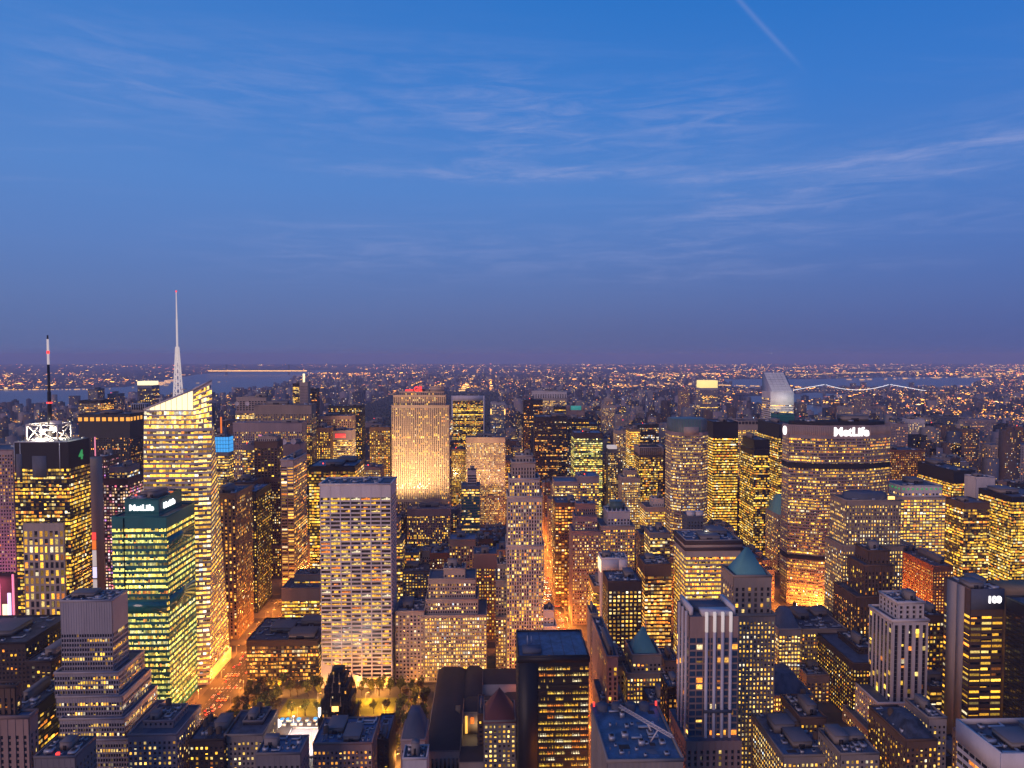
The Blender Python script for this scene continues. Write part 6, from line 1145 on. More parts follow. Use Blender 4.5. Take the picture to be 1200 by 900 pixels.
gc2 = gc[:6] + (.99,.1,'cream',2.6) + gc[10:]
facade(B0, C0, C1, B1, gc2, G, Wn); part(G, 'crown_grid', root, 'stuff'); part(Wn, 'crown_window', root, 'stuff')
b = MB()   # glowing sloping screen above the last full floor
n0 = np.array(A1); 
for i in range(9):
    f0, f1 = i/9, (i+1)/9-.01
    pb0 = lerp(A1, lerp(B0, B1, (zt_[0]-zc)/(zt_[1]-zc)), f0); pb1 = lerp(A1, lerp(B0, B1, (zt_[0]-zc)/(zt_[1]-zc)), f1)
    pt0, pt1 = lerp(A1, B1, f0), lerp(A1, B1, f1)
    sh = lambda p: (p[0], p[1]-.5, p[2])
    if f0 == 0: b.mesh([sh(pb0), sh(pb1), sh(pt1)], [(0,1,2)], 'e_pale')
    else: b.mesh([sh(pb0), sh(pb1), sh(pt1), sh(pt0)], [(0,1,2,3)], 'e_cream')
part(b, 'sloping_screen', root)
b = MB(); b.beam((A1[0],A1[1]-1,A1[2]+.5),(B1[0],B1[1]-1,B1[2]+.5),.8,'white'); b.beam((B1[0],B1[1]-1,B1[2]+.5),(C1[0],C1[1],C1[2]+.5),.8,'white')
for f_ in (.3, .78): 
    p = lerp(A1, B1, f_); b.beam((p[0],p[1]+2,p[2]),(p[0],p[1]+2,p[2]+5),.4,'white'); b.beam((p[0]-3,p[1]+2,p[2]+5),(p[0]+3,p[1]+2,p[2]+5),.5,'white')
part(b, 'roof_rail', root)
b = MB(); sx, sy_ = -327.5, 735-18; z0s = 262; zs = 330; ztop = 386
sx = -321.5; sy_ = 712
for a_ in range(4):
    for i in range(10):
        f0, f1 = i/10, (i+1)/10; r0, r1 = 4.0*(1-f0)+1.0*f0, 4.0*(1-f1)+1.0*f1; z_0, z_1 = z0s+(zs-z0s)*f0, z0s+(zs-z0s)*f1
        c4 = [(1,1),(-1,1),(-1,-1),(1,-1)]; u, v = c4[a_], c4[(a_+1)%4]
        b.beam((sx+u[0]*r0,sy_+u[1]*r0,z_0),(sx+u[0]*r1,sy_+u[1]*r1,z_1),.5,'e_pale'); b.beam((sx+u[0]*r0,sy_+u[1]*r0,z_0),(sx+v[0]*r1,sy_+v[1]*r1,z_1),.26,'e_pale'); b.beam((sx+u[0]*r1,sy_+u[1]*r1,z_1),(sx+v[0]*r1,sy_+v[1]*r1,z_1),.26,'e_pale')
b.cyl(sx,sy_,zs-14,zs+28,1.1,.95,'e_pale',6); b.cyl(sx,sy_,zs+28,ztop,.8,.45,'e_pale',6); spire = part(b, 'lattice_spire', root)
b = MB(); b.cyl(sx,sy_,ztop,ztop+1.5,.8,.8,'e_red',6); part(b, 'beacon', root, on=spire)
# golden podium lobby along the avenue
b = MB(); b.boxes([(-274.6,-274.2,668,718,2,14),(-336,-287,660.6,661.2,2,13)], 'e_gold'); part(b, 'lobby_window', root)

# ================================================================== billboards near the square
r_ = thing('billboard_building', 'pink glowing billboard wall above the dark theatre roof at the left edge', 'billboard', (-535,730,0))
b = MB(); b.boxes([(-585,-507,730,755,0,84)], 'brown'); b.build('wall', r_, (-535,730,0))
for i, (xa, xb_, za, zb_, mt) in enumerate([(-560,-519,24,80,'e_pink'),(-517,-512,26,58,'e_cream'),(-511.5,-508,22,70,'e_lilac'),(-506.5,-504.5,24,90,'e_pink')]):
    b = MB(); b.boxes([(xa,xb_,729.2,729.9,za,zb_)], mt); b.build('screen', r_, (-535,730,0))
lamp_light('sign_glow', r_, (-15,-14,34), 150000, (1,.18,.42), 6); lamp_light('sign_glow', r_, (10,-20,90), 90000, (1,.15,.5), 6)
r_ = thing('billboard_tower', 'narrow tower of stacked bright billboards between lattice tower and purple tower', 'billboard', (-472,810,0))
b = MB(); b.boxes([(-479,-466,815,830,0,200)], 'beige'); b.build('wall', r_, (-472,810,0))
for (za, zb_, mt) in ((92,103,'e_rust'),(104,112,'e_red'),(72,91,'e_pale'),(58,71,'e_lilac'),(40,56,'e_pale'),(20,36,'e_pink')):
    b = MB(); b.boxes([(-477,-467,814.2,814.9,za,zb_)], mt); b.build('screen', r_, (-472,810,0))

# ================================================================== black gothic tower
root = thing('gothic_tower', 'black brick gothic tower with stepped pinnacled crown beside the park', 'tower', (-120,520,0))
C = MB(); G = MB(); Wn = MB(); stt = sty('vert', wall='black', bay=2.6, fl=3.6, wf=.45, hf=.6, lit=.13, corr=.1, pal='amber', br=.8, pd=.8, sd=.3, top=1)
lv = [(-133,-107,520,544,0,40),(-131,-109,521.5,542,40,54),(-128.5,-111.5,523,540,54,64),(-126,-114,525,538,64,71),(-124,-116,527,536,71,76)]
for t in lv: C.boxes([t], 'black'); boxfac(t, stt, G, Wn)
part(C, 'wall', root); part(G, 'facade_grid', root, 'stuff'); part(Wn, 'lit_window', root, 'stuff')
for t in lv[:-1]:
    for q in range(4):
        for yy in (t[2], t[3]):
            X = t[0]+(t[1]-t[0])*q/3; b = MB(); b.cyl(X, yy, t[5]-4, t[5]+3.5, 1.1, .15, 'tan' if q in (1, 2) else 'black', 6); part(b, 'pinnacle', root)
b = MB(); b.boxes([(-122.5,-117.5,519,519.3,47,51)], 'e_lamp'); part(b, 'crown_lamp', root)

# ================================================================== library
root = thing('library', 'pale stone library with dark hipped metal roofs around inner courts', 'library', (-5,560,0))
def gable(name, x0, x1, y0, y1, z0, z1, along='y', mat='umber'):
    b = MB(); i = min(x1-x0, y1-y0)*.22
    b.boxes([(x0-.5,x1+.5,y0-.5,y1+.5,z0-.6,z0)], 'concrete')
    b.prism([(x0,y0),(x1,y0),(x1,y1),(x0,y1)], z0, z1, mat, [(x0+i,y0+i),(x1-i,y0+i),(x1-i,y1-i),(x0+i,y1-i)]); part(b, name, root)
b = MB(); b.boxes([(-50,-24,510,646,0,20),(-24,-8,590,646,0,20),(-8,30,600,646,0,19.5),(-24,16,568,588,0,19),(10,30,500,600,0,18),(-24,10,500,520,0,17)], 'lime'); part(b, 'wall', root)
gable('roof', -50, -24, 510, 646, 20, 25); gable('roof', -24, -8, 590, 646, 20, 24.5); gable('roof', -24, 16, 568, 590, 19.2, 24); gable('roof', -8, 30, 615, 646, 19.6, 23); gable('roof', 10, 30, 500, 600, 18, 22); gable('roof', -24, 10, 500, 520, 17, 20)
for X in (-16, -6): b = MB(); b.boxes([(X-1.6,X+1.6,567.3,567.8,9,14)], 'e_rust'); b.cyl(X,567.55,14,14.6,1.6,1.2,'e_rust',10); part(b, 'arched_window', root)
b = MB(); b.boxes([(-22,-20,566.9,567.3,1,16)], 'e_gold'); part(b, 'lit_corner', root)
for i in range(8): b = MB(); X = -48+i*3.2; b.boxes([(X-.7,X+.7,509.3,509.8,6,14)], 'gdark'); part(b, 'window', root)
b = MB(); b.boxes([(-30,-26,560,568,21,25)], 'tan'); part(b, 'roof_lantern', root)
lamp_light('court_lamp', root, (-8,0,9), 4000, (1,.7,.3), .6)

# ================================================================== park
sheet('lawn', [(-190,600),(-88,600),(-88,632),(-190,632)], .17, 'lawn')
sheet('park_path', [(-236,505),(-52,505),(-52,655),(-236,655)], .16, 'pavement')
bpy.data.objects['lawn'].location.z = .02
def tree_mesh(seed, mat='leaf'):
    r = random.Random(seed); b = MB(); b.cyl(0,0,0,5,.35,.22,'bark',6)
    for i in range(5):
        a = i*1.26+r.random(); b.beam((0,0,4),(2.4*math.cos(a),2.4*math.sin(a),7.5+r.random()*2),.12,'bark')
    tr = b.build('trunk', link=False); c = MB(); Q = []
    cl = [(r.uniform(-2.6,2.6), r.uniform(-2.6,2.6), r.uniform(6,11.5), r.uniform(1.0,2.0)) for _ in range(13)]
    for x, y, z, s in cl:
        for _ in range(26):
            d = Vector((r.gauss(0,1),r.gauss(0,1),r.gauss(0,.8))).normalized()*s*r.uniform(.5,1.05)
            p = Vector((x,y,z))+d; u = Vector((r.gauss(0,1),r.gauss(0,1),r.gauss(0,1))).normalized(); v = u.orthogonal().normalized(); e = r.uniform(.28,.55)
            Q.append([tuple(p-u*e-v*e), tuple(p+u*e-v*e), tuple(p+u*e+v*e), tuple(p-u*e+v*e)])
    c.quads(Q, mat); return tr, c.build('crown', link=False)
TM = [tree_mesh(s, m_) for s, m_ in ((1,'leaf'),(2,'leaf'),(3,'leaf_rust'),(4,'leaf'))]
spots = []
for y in (637, 646, 544, 535): spots += [(x, y) for x in np.arange(-228, -58, 9.5)]
for x in (-226, -217, -207, -198): spots += [(x, y) for y in np.arange(560, 634, 9.5)]
for x in (-80, -71, -61): spots += [(x, y) for y in np.arange(560, 634, 9.5)]
spots += [(x, 515) for x in np.arange(-228, -150, 10)] + [(x, 602) for x in np.arange(-190, -90, 12)]
for i, (x, y) in enumerate(spots):
    x += rnd.uniform(-1.5,1.5); y += rnd.uniform(-1.5,1.5)
    if -176 < x < -92 and y < 575: continue
    if -137 < x < -103 and 514 < y < 550: continue
    where = 'north of the lawn' if y > 630 else 'west of the lawn by the avenue' if x < -190 else 'east of the lawn by the library' if x > -90 else 'south of the lawn by the rink'
    t_ = thing('plane_tree', 'olive leafed plane tree in the rows '+where, 'tree', (x, y, .16), 'plane trees '+where)
    tr, cr = TM[rnd.randrange(4)]; obj('trunk', tr, t_); o = obj('crown', cr, t_); t_.rotation_euler[2] = rnd.uniform(0,6.3); s = rnd.uniform(.85,1.3); t_.scale = (s,s,s)
# rink, tent, kiosks
r_ = thing('ice_rink', 'brightly lit white ice rink in the park beside the gothic tower', 'ice rink', (-151,560,.16))
b = MB(); b.boxes([(-20,15,-22,20,0,.3)], 'white'); b.boxes([(-19,14,-21,19,.3,.34)], 'e_pale'); b.build('ice', r_)
b = MB(); b.boxes([(-20.3,-20,-22,20,0,1.3),(15,15.3,-22,20,0,1.3),(-20,15,-22.3,-22,0,1.3),(-20,15,20,20.3,0,1.3)], 'white'); b.build('rink_board', r_)
for x, y in ((-18,-20),(12,-20),(-18,18),(12,18)): b = MB(); b.beam((x,y,0),(x,y,12),.15,'metal'); b.boxes([(x-.8,x+.8,y-.5,y+.5,12,12.7)], 'e_white'); b.build('rink_lamp', r_); lamp_light('rink_light', r_, (x*.8, y*.8, 10), 22000, (1,.92,.85), .4)
r_ = thing('marquee_tent', 'lilac lit marquee tent right of the black gothic tower', 'tent', (-100,572,.16))
b = MB(); b.boxes([(-9,9,-7,9,0,5)], 'e_lilac'); b.build('tent_wall', r_); b = MB(); b.prism([(-9.4,-7.4),(9.4,-7.4),(9.4,9.4),(-9.4,9.4)], 5, 8.5, 'white', [(-6,0),(6,0),(6,2),(-6,2)]); b.build('tent_roof', r_)
r_ = thing('globe_tent', 'white glowing round dome left of the blue market kiosks', 'dome', (-187,586,.16)); b = MB()
for i in range(5):
    a, c = math.pi/2*i/5, math.pi/2*(i+1)/5; b.cyl(0,0,6*math.sin(a),6*math.sin(c),5*math.cos(a),5*math.cos(c)+.01,'e_white',14,False)
b.build('dome_shell', r_)
for i in range(14):
    x = -183+i*3.6 if i < 12 else -178+(i-12)*8; y = 586 if i % 2 else 592
    r_ = thing('market_kiosk', 'small blue roofed market kiosk in the row by the ice rink', 'kiosk', (x,y,.16), 'market kiosks by the rink')
    b = MB(); b.boxes([(-1.5,1.5,-1.3,1.3,0,2.5)], 'white'); b.boxes([(-1.1,1.1,-1.4,-1.3,.9,2.1)], 'e_cream'); b.build('stall', r_)
    b = MB(); b.prism([(-1.9,-1.7),(1.9,-1.7),(1.9,1.7),(-1.9,1.7)], 2.5, 3.8, 'blueroof' if i % 4 else 'e_blue', [(-.3,-.3),(.3,-.3),(.3,.3),(-.3,.3)]); b.build('kiosk_roof', r_)
r_ = thing('light_column', 'tall white light column beside the ice rink', 'lamp', (-152,598,.16)); b = MB(); b.cyl(0,0,0,9,1.2,1.2,'e_white',10); b.build('lantern', r_)

# ================================================================== street lamps and traffic
def lamp_proto():
    b = MB(); b.cyl(0,0,0,9,.14,.08,'metal',6); b.beam((0,0,8.9),(2.4,0,9.4),.07,'metal'); pole = b.build('pole', link=False)
    b = MB(); b.boxes([(2.0,3.2,-.3,.3,9.2,9.45)], 'e_lamp'); return pole, b.build('lamp_head', link=False)
LP, LHm = lamp_proto()
ll = bpy.data.lights.new('street_light', 'POINT'); ll.energy = 34000; ll.color = (1,.27,.03); ll.shadow_soft_size = .5
lq = ll.copy(); lq.energy = 38000; lq.color = (1,.40,.07)
lw = lq.copy(); lw.energy = 15000; lb = ll.copy(); lb.energy = 260000; lc = ll.copy(); lc.energy = 65000
ln = 0
def street_lamp(x, y, rz, where, light=ll):
    r_ = thing('street_lamp', 'orange glowing street lamp '+where, 'street lamp', (x,y,.15), 'street lamps '+where); r_.rotation_euler[2] = rz
    obj('pole', LP, r_); obj('lamp_head', LHm, r_)
    if light: o = bpy.data.objects.new('street_light', light); COL.objects.link(o); o.parent = r_; o.location = (2.6,0,9.0)
for i in range(27):
    y = 400+i*32
    street_lamp(78-13.5, y, 0, 'along the right hand avenue canyon', lc); street_lamp(78+13.5, y+16, math.pi, 'along the right hand avenue canyon', lc)
for i in range(16):
    y = 540+i*32
    street_lamp(-256-18, y, 0, 'along the left hand avenue by the park'); street_lamp(-256+18, y+16, math.pi, 'along the left hand avenue by the park')
for i in range(12): street_lamp(-240+i*28, 646, R(90), 'on the cross street north of the park', lw)
for x, y in ((-182,608),(-160,624),(-138,610),(-116,624),(-98,608),(-82,586),(-68,616),(-215,560),(-215,600),(-205,640),(-150,640),(-110,640),(-75,600),(-72,560),(-75,525),(-150,562),(-185,560),(-100,556),(-172,600),(-120,598)):
    street_lamp(x, y, 0, 'among the park trees', lq)
for i in range(10): street_lamp(395+(22 if i%2 else -22), 690+i*16, 0 if i%2 == 0 else math.pi, 'at the foot of the broad octagonal tower')
for i in range(5): street_lamp(386+i*26, 838, R(-90), 'on the ramp below the broad octagonal tower', lb)
for i in range(14): street_lamp(245+(13 if i%2 else -13), 500+i*40, 0 if i%2 == 0 else math.pi, 'along the middle avenue behind the white ribbed tower')
for k in range(40, 58):
    for ai, X in enumerate((-815,-535,-256,78,245,395,545,730)):
        if k >= 50 and X in (78,) : continue
        if abs(X) < .8*sy(k): street_lamp(X-12, sy(k)+10, 0, 'at street corners among the midtown blocks')
for i in range(8): street_lamp(-535+(13 if i%2 else -13), 640+i*30, 0 if i%2 == 0 else math.pi, 'near the pink billboards')
def car_mesh(c):
    b = MB()
    prof = [(-2.3,.35),(2.3,.35),(2.3,.75),(2.2,.95),(1.1,1.0),(-2.1,1.0),(-2.3,.8)]
    cab = [(-1.7,1.0),(1.0,1.0),(.35,1.45),(-1.1,1.45)]
    for pr, hw, mt in ((prof,.9,c),(cab,.76,'gdark')):
        n_ = len(pr); V = [(-hw,y,z) for y, z in pr] + [(hw,y,z) for y, z in pr]
        F = [(i, (i+1)%n_, (i+1)%n_+n_, i+n_) for i in range(n_)]
        if n_ == 4: F += [(3,2,1,0),(4,5,6,7)]
        else: V += [(-hw,0,.6),(hw,0,.6)]; F += [((i+1)%n_, i, 2*n_) for i in range(n_)] + [(i+n_, (i+1)%n_+n_, 2*n_+1) for i in range(n_)]
        b.mesh(V, F, mt)
    b.boxes([(-.6,.6,-.9,.3,1.45,1.5)], c)
    for sx in (-.8,.8):
        for y in (-1.4,1.4): b.mesh([(sx-.12, y+.33*math.cos(a), .33+.33*math.sin(a)) for a in np.arange(8)*math.pi/4]+[(sx+.12, y+.33*math.cos(a), .33+.33*math.sin(a)) for a in np.arange(8)*math.pi/4], [(i,(i+1)%8,(i+1)%8+8,i+8) for i in range(8)]+[(0,2,4,6),(8,10,12,14)], 'black')
    body = b.build('body', link=False)
    b = MB(); [b.boxes([(x-.28,x+.28,2.25,2.42,.55,.88)], 'e_head') for x in (-.6,.6)]; hl = b.build('headlight', link=False)
    b = MB(); [b.boxes([(x-.3,x+.3,-2.44,-2.25,.6,.98)], 'e_tail') for x in (-.6,.6)]; b.boxes([(-.5,.5,-1.35,-1.25,1.4,1.52)], 'e_red'); tl = b.build('tail_light', link=False)
    return body, hl, tl
mat_leaf('parkleaf', (.028,.034,.020)); mat_wall('taxi', (.75,.42,.03), .35, .1, .5); mat_wall('carred', (.35,.03,.02), .35, .1, .5)
CM = [car_mesh(c) for c in ('taxi','black','silver','white','carred','taxi')]; CN = ['yellow taxi','black car','silver car','white car','red car','yellow taxi']
def car(x, y, rz, where):
    i = rnd.randrange(6); r_ = thing('car', CN[i]+' with lights on in traffic '+where, 'car', (x,y,.03), CN[i]+'s in traffic '+where); r_.rotation_euler[2] = rz
    for nm, me in zip(('body','headlight','tail_light'), CM[i]): obj(nm, me, r_)
used = set()
for n_ in range(150):
    y = rnd.choice([rnd.uniform(500,640), rnd.uniform(735,1100), rnd.uniform(780,1000)]); lane = rnd.choice([-8.4,-5.2,-1.7,1.7,5.2,8.4]); k = (0, lane, round(y/6.2))
    if k in used: continue
    used.add(k); car(78+lane, round(y/6.2)*6.2, math.pi if lane < 2 else 0, 'in the right hand canyon')
for n_ in range(75):
    y = rnd.uniform(505, 790); lane = rnd.choice([-8.7,-5.2,-1.7,1.7,5.2,8.7]); k = (1, lane, round(y/6.2))
    if k in used: continue
    used.add(k); car(-256+lane, round(y/6.2)*6.2, 0, 'on the avenue by the park')

# ================================================================== further blocks, one by one
FS = {}
def fsty(k, wall, far):
    key = (k, wall, far)
    if key not in FS:
        base = sty(k, wall=wall); lit = rnd.uniform(.3,.6)
        FS[key] = base
    s = list(FS[key]); s[6] = rnd.uniform(.22,.62) if s[0] not in ('dark','umber') else rnd.uniform(.12,.4); s[2] = rnd.uniform(2.6,3.8); s[9] *= rnd.uniform(.75,1.1)
    s[8] = rnd.choice(['gold','gold','cream','amber','mixed']); s[12] = rnd.uniform(1,7)
    return tuple(s)
for fi, (label, x0, x1, y0, y1, h, k, wall, tanks, setb, capk) in enumerate(FILL):
    st = fsty(k, wall, y0 > 1400); tiers = [(x0,x1,y0,y1,0,h if not setb else h*.78,st)]
    if setb: tiers.append((x0+(x1-x0)*.15,x1-(x1-x0)*.15,y0+4,y1-3,h*.78,h,st))
    cp = []
    if capk == 'hip' and not tanks:
        t = tiers[-1]; cp = [('mansard',t[0]+1,t[1]-1,t[2]+1,t[3]-1,h,h+6,rnd.choice(['slate','copper','redroof']),.25)]
    building(label, 'building', tiers, roof='blueroof' if capk == 'blue' else rnd.choice(['tar','tar','gravel']), units=rnd.randint(1,4) if y0 < 1400 else 1, tanks=tanks, bulk=0 if cp else 1, kind='city_block', seed=900+fi, caps=cp)
# those that show least, and the far city, as stuff
C = MB(); G = MB(); Wn = MB()
for i, (x0,x1,y0,y1,h) in enumerate(MASS):
    w_ = ['beige','brown','mauve','concrete','umber','lime'][i % 6]; C.boxes([(x0,x1,y0,y1,0,h)], w_, False); boxfac((x0,x1,y0,y1,0,h), fsty('punch', w_, True), G, Wn, 'S')
C.build('back_row_buildings')['kind'] = 'stuff'
if G.nv: o = G.build('back_row_facades'); o['kind'] = 'stuff'; o = Wn.build('back_row_windows'); o['kind'] = 'stuff'

def in_poly(x, y, P):
    c = False; j = len(P)-1
    for i in range(len(P)):
        if (P[i][1] > y) != (P[j][1] > y) and x < (P[j][0]-P[i][0])*(y-P[i][1])/(P[j][1]-P[i][1])+P[i][0]: c = not c
        j = i
    return c
WP = [[(-1950,-2500),(-2150,1800),(-2750,3300),(-2700,4200),(-2080,5200),(-2250,7000),(-2600,9000),(-3300,12000),(-3700,16000),(-5600,16000),(-5300,12500),(-4300,9000),(-3850,7300),(-4700,6500),(-4600,5600),(-3800,3000),(-3300,-2500)],
      [(2500,6900),(3600,7100),(5000,7000),(6300,8600),(7600,10200),(6400,10600),(4600,9600),(3300,9600)],
      [(1560,-1000),(2100,-1000),(2200,2500),(2100,4700),(3000,5500),(2900,6000),(1900,5300),(1600,3500)]]
def land(x, y): return not (any(in_poly(x, y, P) for P in WP) or (-830 < x < 75 and 2000 < y < 6120))
HB = [(t[0]-4,t[1]+4,t[2]-4,t[3]+4) for H_ in HEROES for t in H_[3] if t[2] > 1300]
C = [MB() for _ in range(1)][0]; Wn = MB(); wallc = ['beige','brown','mauve','concrete','brown','slate','umber','umber','gray','dark','black']
N = 0; rr = random.Random(21)
while N < 7500:
    u = rr.random(); Y_ = 1480 + 9500*u**1.5; X = rr.uniform(-.78, .82)*Y_
    if not land(X, Y_): continue
    if X < -3300 and rr.random() < .85: continue
    # snap to the street grid
    Y_ = round((Y_-665)/40.2)*40.2+665+6
    man = -2760 < X < 1500
    w_ = rr.uniform(14,38)*(1 if Y_ < 4000 else 1.5); d_ = rr.uniform(16,28)
    if Y_ < 2600 and (100 < X < 1300 or -1000 < X < -250): h = rr.choice([rr.uniform(30,80), rr.uniform(60,130), rr.uniform(90,165)])
    elif man and Y_ < 5600: h = rr.choice([rr.uniform(15,30), rr.uniform(25,60), rr.uniform(40,95)]) 
    elif man: h = rr.choice([12,18,20,28,60])*rr.uniform(.8,1.2)
    else: h = rr.choice([8,10,12,14,20,45])*rr.uniform(.8,1.2)
    h = min(h, 320 - (Y_*(60 if Y_ < 2050 else 50 if Y_ < 3000 else 34)/800)-rr.uniform(0,25)) if Y_ < 7000 else h
    if h < 6: continue
    if any(abs(X-a)<hw+4 for a, hw in AVX) and Y_ < 2500: continue
    if any(X+w_/2 > f[0] and X-w_/2 < f[1] and Y_+d_ > f[2] and Y_ < f[3] for f in HB): continue
    N += 1; mt = rr.choice(wallc); x0, x1 = X-w_/2, X+w_/2
    C.boxes([(x0,x1,Y_,Y_+d_,0,h)], mt, False)
    if h > 30 and rr.random() < .5: C.boxes([(X-w_*.2,X+w_*.2,Y_+4,Y_+d_-4,h,h+rr.uniform(3,7))], mt, False)
    cw, ch = (3.4, 3.8) if Y_ < 2600 else (5.5, 6) if Y_ < 5000 else (9, 9)
    nb, nf = max(1,int(w_/cw)), max(1,int(h/ch)); p = rr.uniform(.05,.30) if Y_ < 3500 else .07
    if not man: p *= .8
    L = np.argwhere(rs.rand(nf, nb) < p)
    if len(L):
        s0 = x0+w_*(L[:,1]+.22)/nb; s1 = x0+w_*(L[:,1]+.72)/nb; t0 = h*(L[:,0]+.3)/nf; t1 = h*(L[:,0]+.75)/nf; yy = np.full(len(L), Y_-.25)
        cc, pr_ = PC[rr.choice(['gold','mixed','amber','cream'])]; col = cc[rs.choice(len(cc), len(L), p=pr_)]*np.exp(rs.randn(len(L),1)*.5)*(1.0 if Y_ < 3000 else 1.7)
        Wn.quads(np.stack([np.stack(q,1) for q in ((s0,yy,t0),(s1,yy,t0),(s1,yy,t1),(s0,yy,t1))],1), 'lit', col)
C.build('distant_city')['kind'] = 'stuff'; Wn.build('distant_city_windows')['kind'] = 'stuff'
# street level lights of the far city: small lamps, on the land only
Wn = MB(); pts = []
def spark(x, y, z, s, c, k=1.0): pts.append((x, y, z, s, tuple(np.array(c)*k)))
CO = [(1,.38,.03),(1,.46,.05),(1,.30,.03),(1,.38,.03),(1,.46,.05),(1,.38,.04),(1,.60,.2),(1,.22,.08)]
n_ = 0
while n_ < 15000:
    u = rr.random(); Y_ = 2100*(13.5**(u**.92)); X = rr.uniform(-.78,.84)*Y_
    if Y_ > 28500 or (Y_ > 13000 and rr.random() < .6) or not land(X, Y_): continue
    if X < -3500 and rr.random() < .6: continue
    cl = .5+.5*math.sin(X*.0011+1.3)*math.sin(Y_*.0009+.7)+.3*math.sin(X*.004+Y_*.003)
    if rr.random() > .07+1.1*max(0, cl-.35): continue
    if rr.random() < .5: X = round(X/280)*280+rr.uniform(-9,9)
    elif rr.random() < .5: Y_ = round(Y_/240)*240+rr.uniform(-9,9)
    if not land(X, Y_): continue
    n_ += 1; spark(X, Y_, rr.uniform(6,26), Y_*rr.uniform(.00018,.00046), rr.choice(CO), rr.choice([.9,1.8,3.5,9]))
def row(a, c, n, s, col, k=1.4, jit=12):
    for i in range(n):
        f = (i+rr.random())/n; spark(a[0]+(c[0]-a[0])*f+rr.uniform(-jit,jit), a[1]+(c[1]-a[1])*f+rr.uniform(-jit,jit), a[2]+(c[2]-a[2])*f, s*rr.uniform(.6,1.3), col, k)
row((85,4300,12),(85,11500,12),130,4.5,(1,.48,.12),1.6,8); row((-256,6150,12),(-256,11500,12),120,6,(1,.55,.15),1.8,14)
row((-815,2100,10),(-815,6100,10),60,2,(1,.5,.14),1.0,8); row((-815,6100,10),(70,6100,10),60,3,(1,.45,.12),1.0,20)
row((-4560,6620,8),(-3760,6680,8),52,3,(1,.50,.10),2.4,26); row((-4560,6620,8),(-5600,6700,8),40,5,(1,.6,.3),1.3,30); row((-3700,7650,8),(-4300,9400,8),70,6,(1,.5,.2),1.4,60)
row((-3760,6680,8),(-3300,8800,8),10,5,(1,.55,.14),1,60)
row((3400,10200,14),(9500,14600,14),150,9,(1,.50,.14),1.7,160); row((2300,9900,14),(4300,12600,14),90,8,(1,.52,.15),1.8,160); row((4800,9000,12),(9300,11000,12),70,8,(1,.5,.16),1.5,120)
row((6000,17000,20),(15500,18500,20),90,9,(1,.52,.2),2,200); row((9500,10400,14),(14500,13300,14),110,10,(1,.5,.14),1.6,120); row((-2500,19000,20),(7000,21000,20),50,8,(1,.45,.2),1.2,900)
row((1900,7700,14),(3200,6700,14),70,6,(1,.5,.13),1.8,60); row((1150,6800,14),(2200,7900,14),60,6,(1,.45,.12),1.5,200); row((3600,4700,10),(6200,7200,10),90,4,(1,.42,.1),1.3,120)
row((2600,3300,10),(4300,3700,10),60,2.4,(1,.45,.12),1.3,30); row((300,9000,14),(1500,9600,14),60,8,(1,.45,.12),1.5,160)
A = np.array([(x,y,z,s) for x,y,z,s,_ in pts]); col = np.array([c for *_, c in pts]); x, y, z, s = A.T; v = s*.55; s = s*np.random.RandomState(2).choice([.8,1.2,2.2,4], len(s), p=[.35,.35,.2,.1])
# each lamp is a small upright lozenge box (four faces)
for f in (((-1,-1,-1),(1,-1,-1),(1,-1,1),(-1,-1,1)), ((1,-1,-1),(1,1,-1),(1,1,1),(1,-1,1)), ((-1,1,-1),(-1,-1,-1),(-1,-1,1),(-1,1,1)), ((-1,-1,1),(1,-1,1),(1,1,1),(-1,1,1))):
    Wn.quads(np.stack([np.stack((x+a*s, y+b_*s, z+c_*v), 1) for a, b_, c_ in f], 1), 'lit', col)
Wn.build('distant_street_lights')['kind'] = 'stuff'
# the wooded park: crowns by the thousand
b = MB()
PR = np.random.RandomState(4); n_ = 5200; px = PR.uniform(-810,58,n_); py = 2045+4040*PR.rand(n_)**1.15; pr = PR.uniform(6,15,n_); ph = PR.uniform(9,19,n_)
for f in range(5):
    a0, a1 = 2*math.pi*f/5, 2*math.pi*(f+1)/5
    lo = lambda a: np.stack([px+pr*math.cos(a), py+pr*math.sin(a), ph*.45], 1); hi = lambda a: np.stack([px+pr*.45*math.cos(a), py+pr*.45*math.sin(a), ph], 1)
    b.quads(np.stack([lo(a0), lo(a1), hi(a1), hi(a0)], 1), 'parkleaf')
b.quads(np.stack([np.stack([px+pr*.45*math.cos(2*math.pi*f/5), py+pr*.45*math.sin(2*math.pi*f/5), ph], 1) for f in (0,1.25,2.5,3.75)], 1), 'parkleaf')
b.build('park_woods')['kind'] = 'stuff'
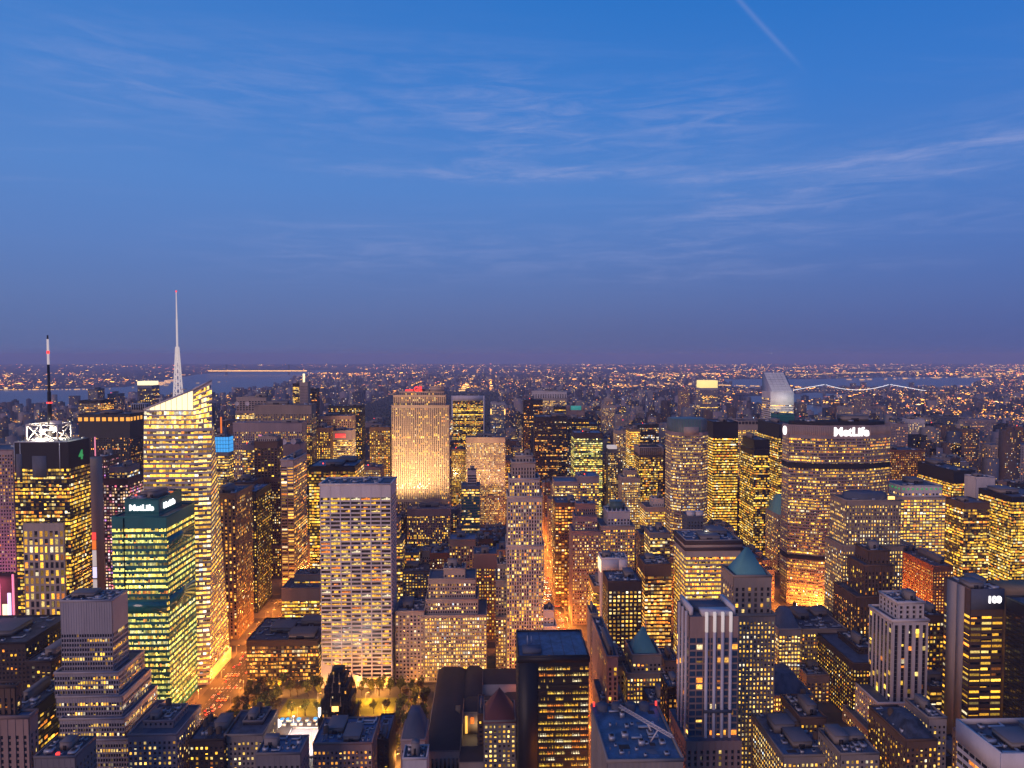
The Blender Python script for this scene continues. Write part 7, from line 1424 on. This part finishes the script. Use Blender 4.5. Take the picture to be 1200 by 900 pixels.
# ---- bridges
r_ = thing('suspension_bridge', 'suspension bridge with pale lit cables over the far eastern river', 'bridge', (2943,5400,0))
b = MB(); b.boxes([(-560,700,-12,12,44,48)], 'slate'); b.build('deck', r_)
for X in (-263, 263):
    b = MB(); b.boxes([(X-5,X+5,-13,-8,0,98),(X-5,X+5,8,13,0,98),(X-4,X+4,-8,8,88,94),(X-4,X+4,-8,8,52,56)], 'gravel'); b.build('bridge_tower', r_)
b = MB()
def cab(x): 
    if abs(x) < 263: return 54+44*(x/263)**2
    return max(48, 98-50*((abs(x)-263)/280))
for i in range(46):
    xa, xb_ = -540+i*24, -540+(i+1)*24; b.beam((xa,-11,cab(xa)),(xb_,-11,cab(xb_)),1.35,'e_white')
b.build('lit_cable', r_)
b = MB(); [b.boxes([(-550+i*30,-547+i*30,-13,-12,48,51)], 'e_lamp') for i in range(42)]; b.build('deck_lamp', r_)['kind'] = 'stuff'
r_ = thing('long_river_bridge', 'long low bridge with a golden line of lamps across the western river', 'bridge', (-4080,12300,0))
b = MB(); b.boxes([(-950,950,-18,18,52,60)], 'slate'); b.boxes([(-930,800,-22,-18,60,76)], 'e_lamp'); b.build('lit_deck', r_)
for X in (-620, 480): b = MB(); b.boxes([(X-12,X+12,-16,16,0,180)], 'gravel'); b.build('bridge_tower', r_)
b = MB()
for i in range(40):
    xa, xb_ = -950+i*47.5, -950+(i+1)*47.5; f = lambda x: 75+105*((x+70)/550)**2 if abs(x+70) < 550 else max(60, 180-120*((abs(x+70)-550)/400))
    b.beam((xa,0,f(xa)),(xb_,0,f(xb_)),3,'gravel')
b.build('main_cable', r_)
# ---- far aircraft
r_ = thing('airliner', 'tiny distant airliner with bright landing light above the horizon', 'airplane', (4150,10000,372))
b = MB(); b.cyl(0,0,-2,2,0.5,.5,'white',6); b.beam((0,-18,0),(0,18,0),2,'white'); b.beam((-17,2,0),(17,2,0),.8,'white'); b.beam((-6,16,0),(6,16,0),.5,'white'); b.beam((0,16,0),(0,17,6),.5,'white'); b.build('fuselage', r_)
b = MB(); b.boxes([(-4,4,-20,-18,-3,3)], 'e_white'); b.build('landing_light', r_)
# ---- dusk haze
m = bpy.data.materials.new('haze'); m.use_nodes = True; m.node_tree.nodes.clear(); t = NT(m.node_tree); vo = t.node('ShaderNodeVolumePrincipled'); oo = t.node('ShaderNodeOutputMaterial')
t.L.new(vo.outputs[0], oo.inputs[1]); vo.inputs['Color'].default_value = (.74,.70,.92,1); vo.inputs['Density'].default_value = 6.4e-5; vo.inputs['Anisotropy'].default_value = 0.0; MATS['haze'] = m
b = MB(); b.boxes([(-31500,31500,-3500,31000,-2,412)], 'haze'); b.build('haze')['kind'] = 'stuff'
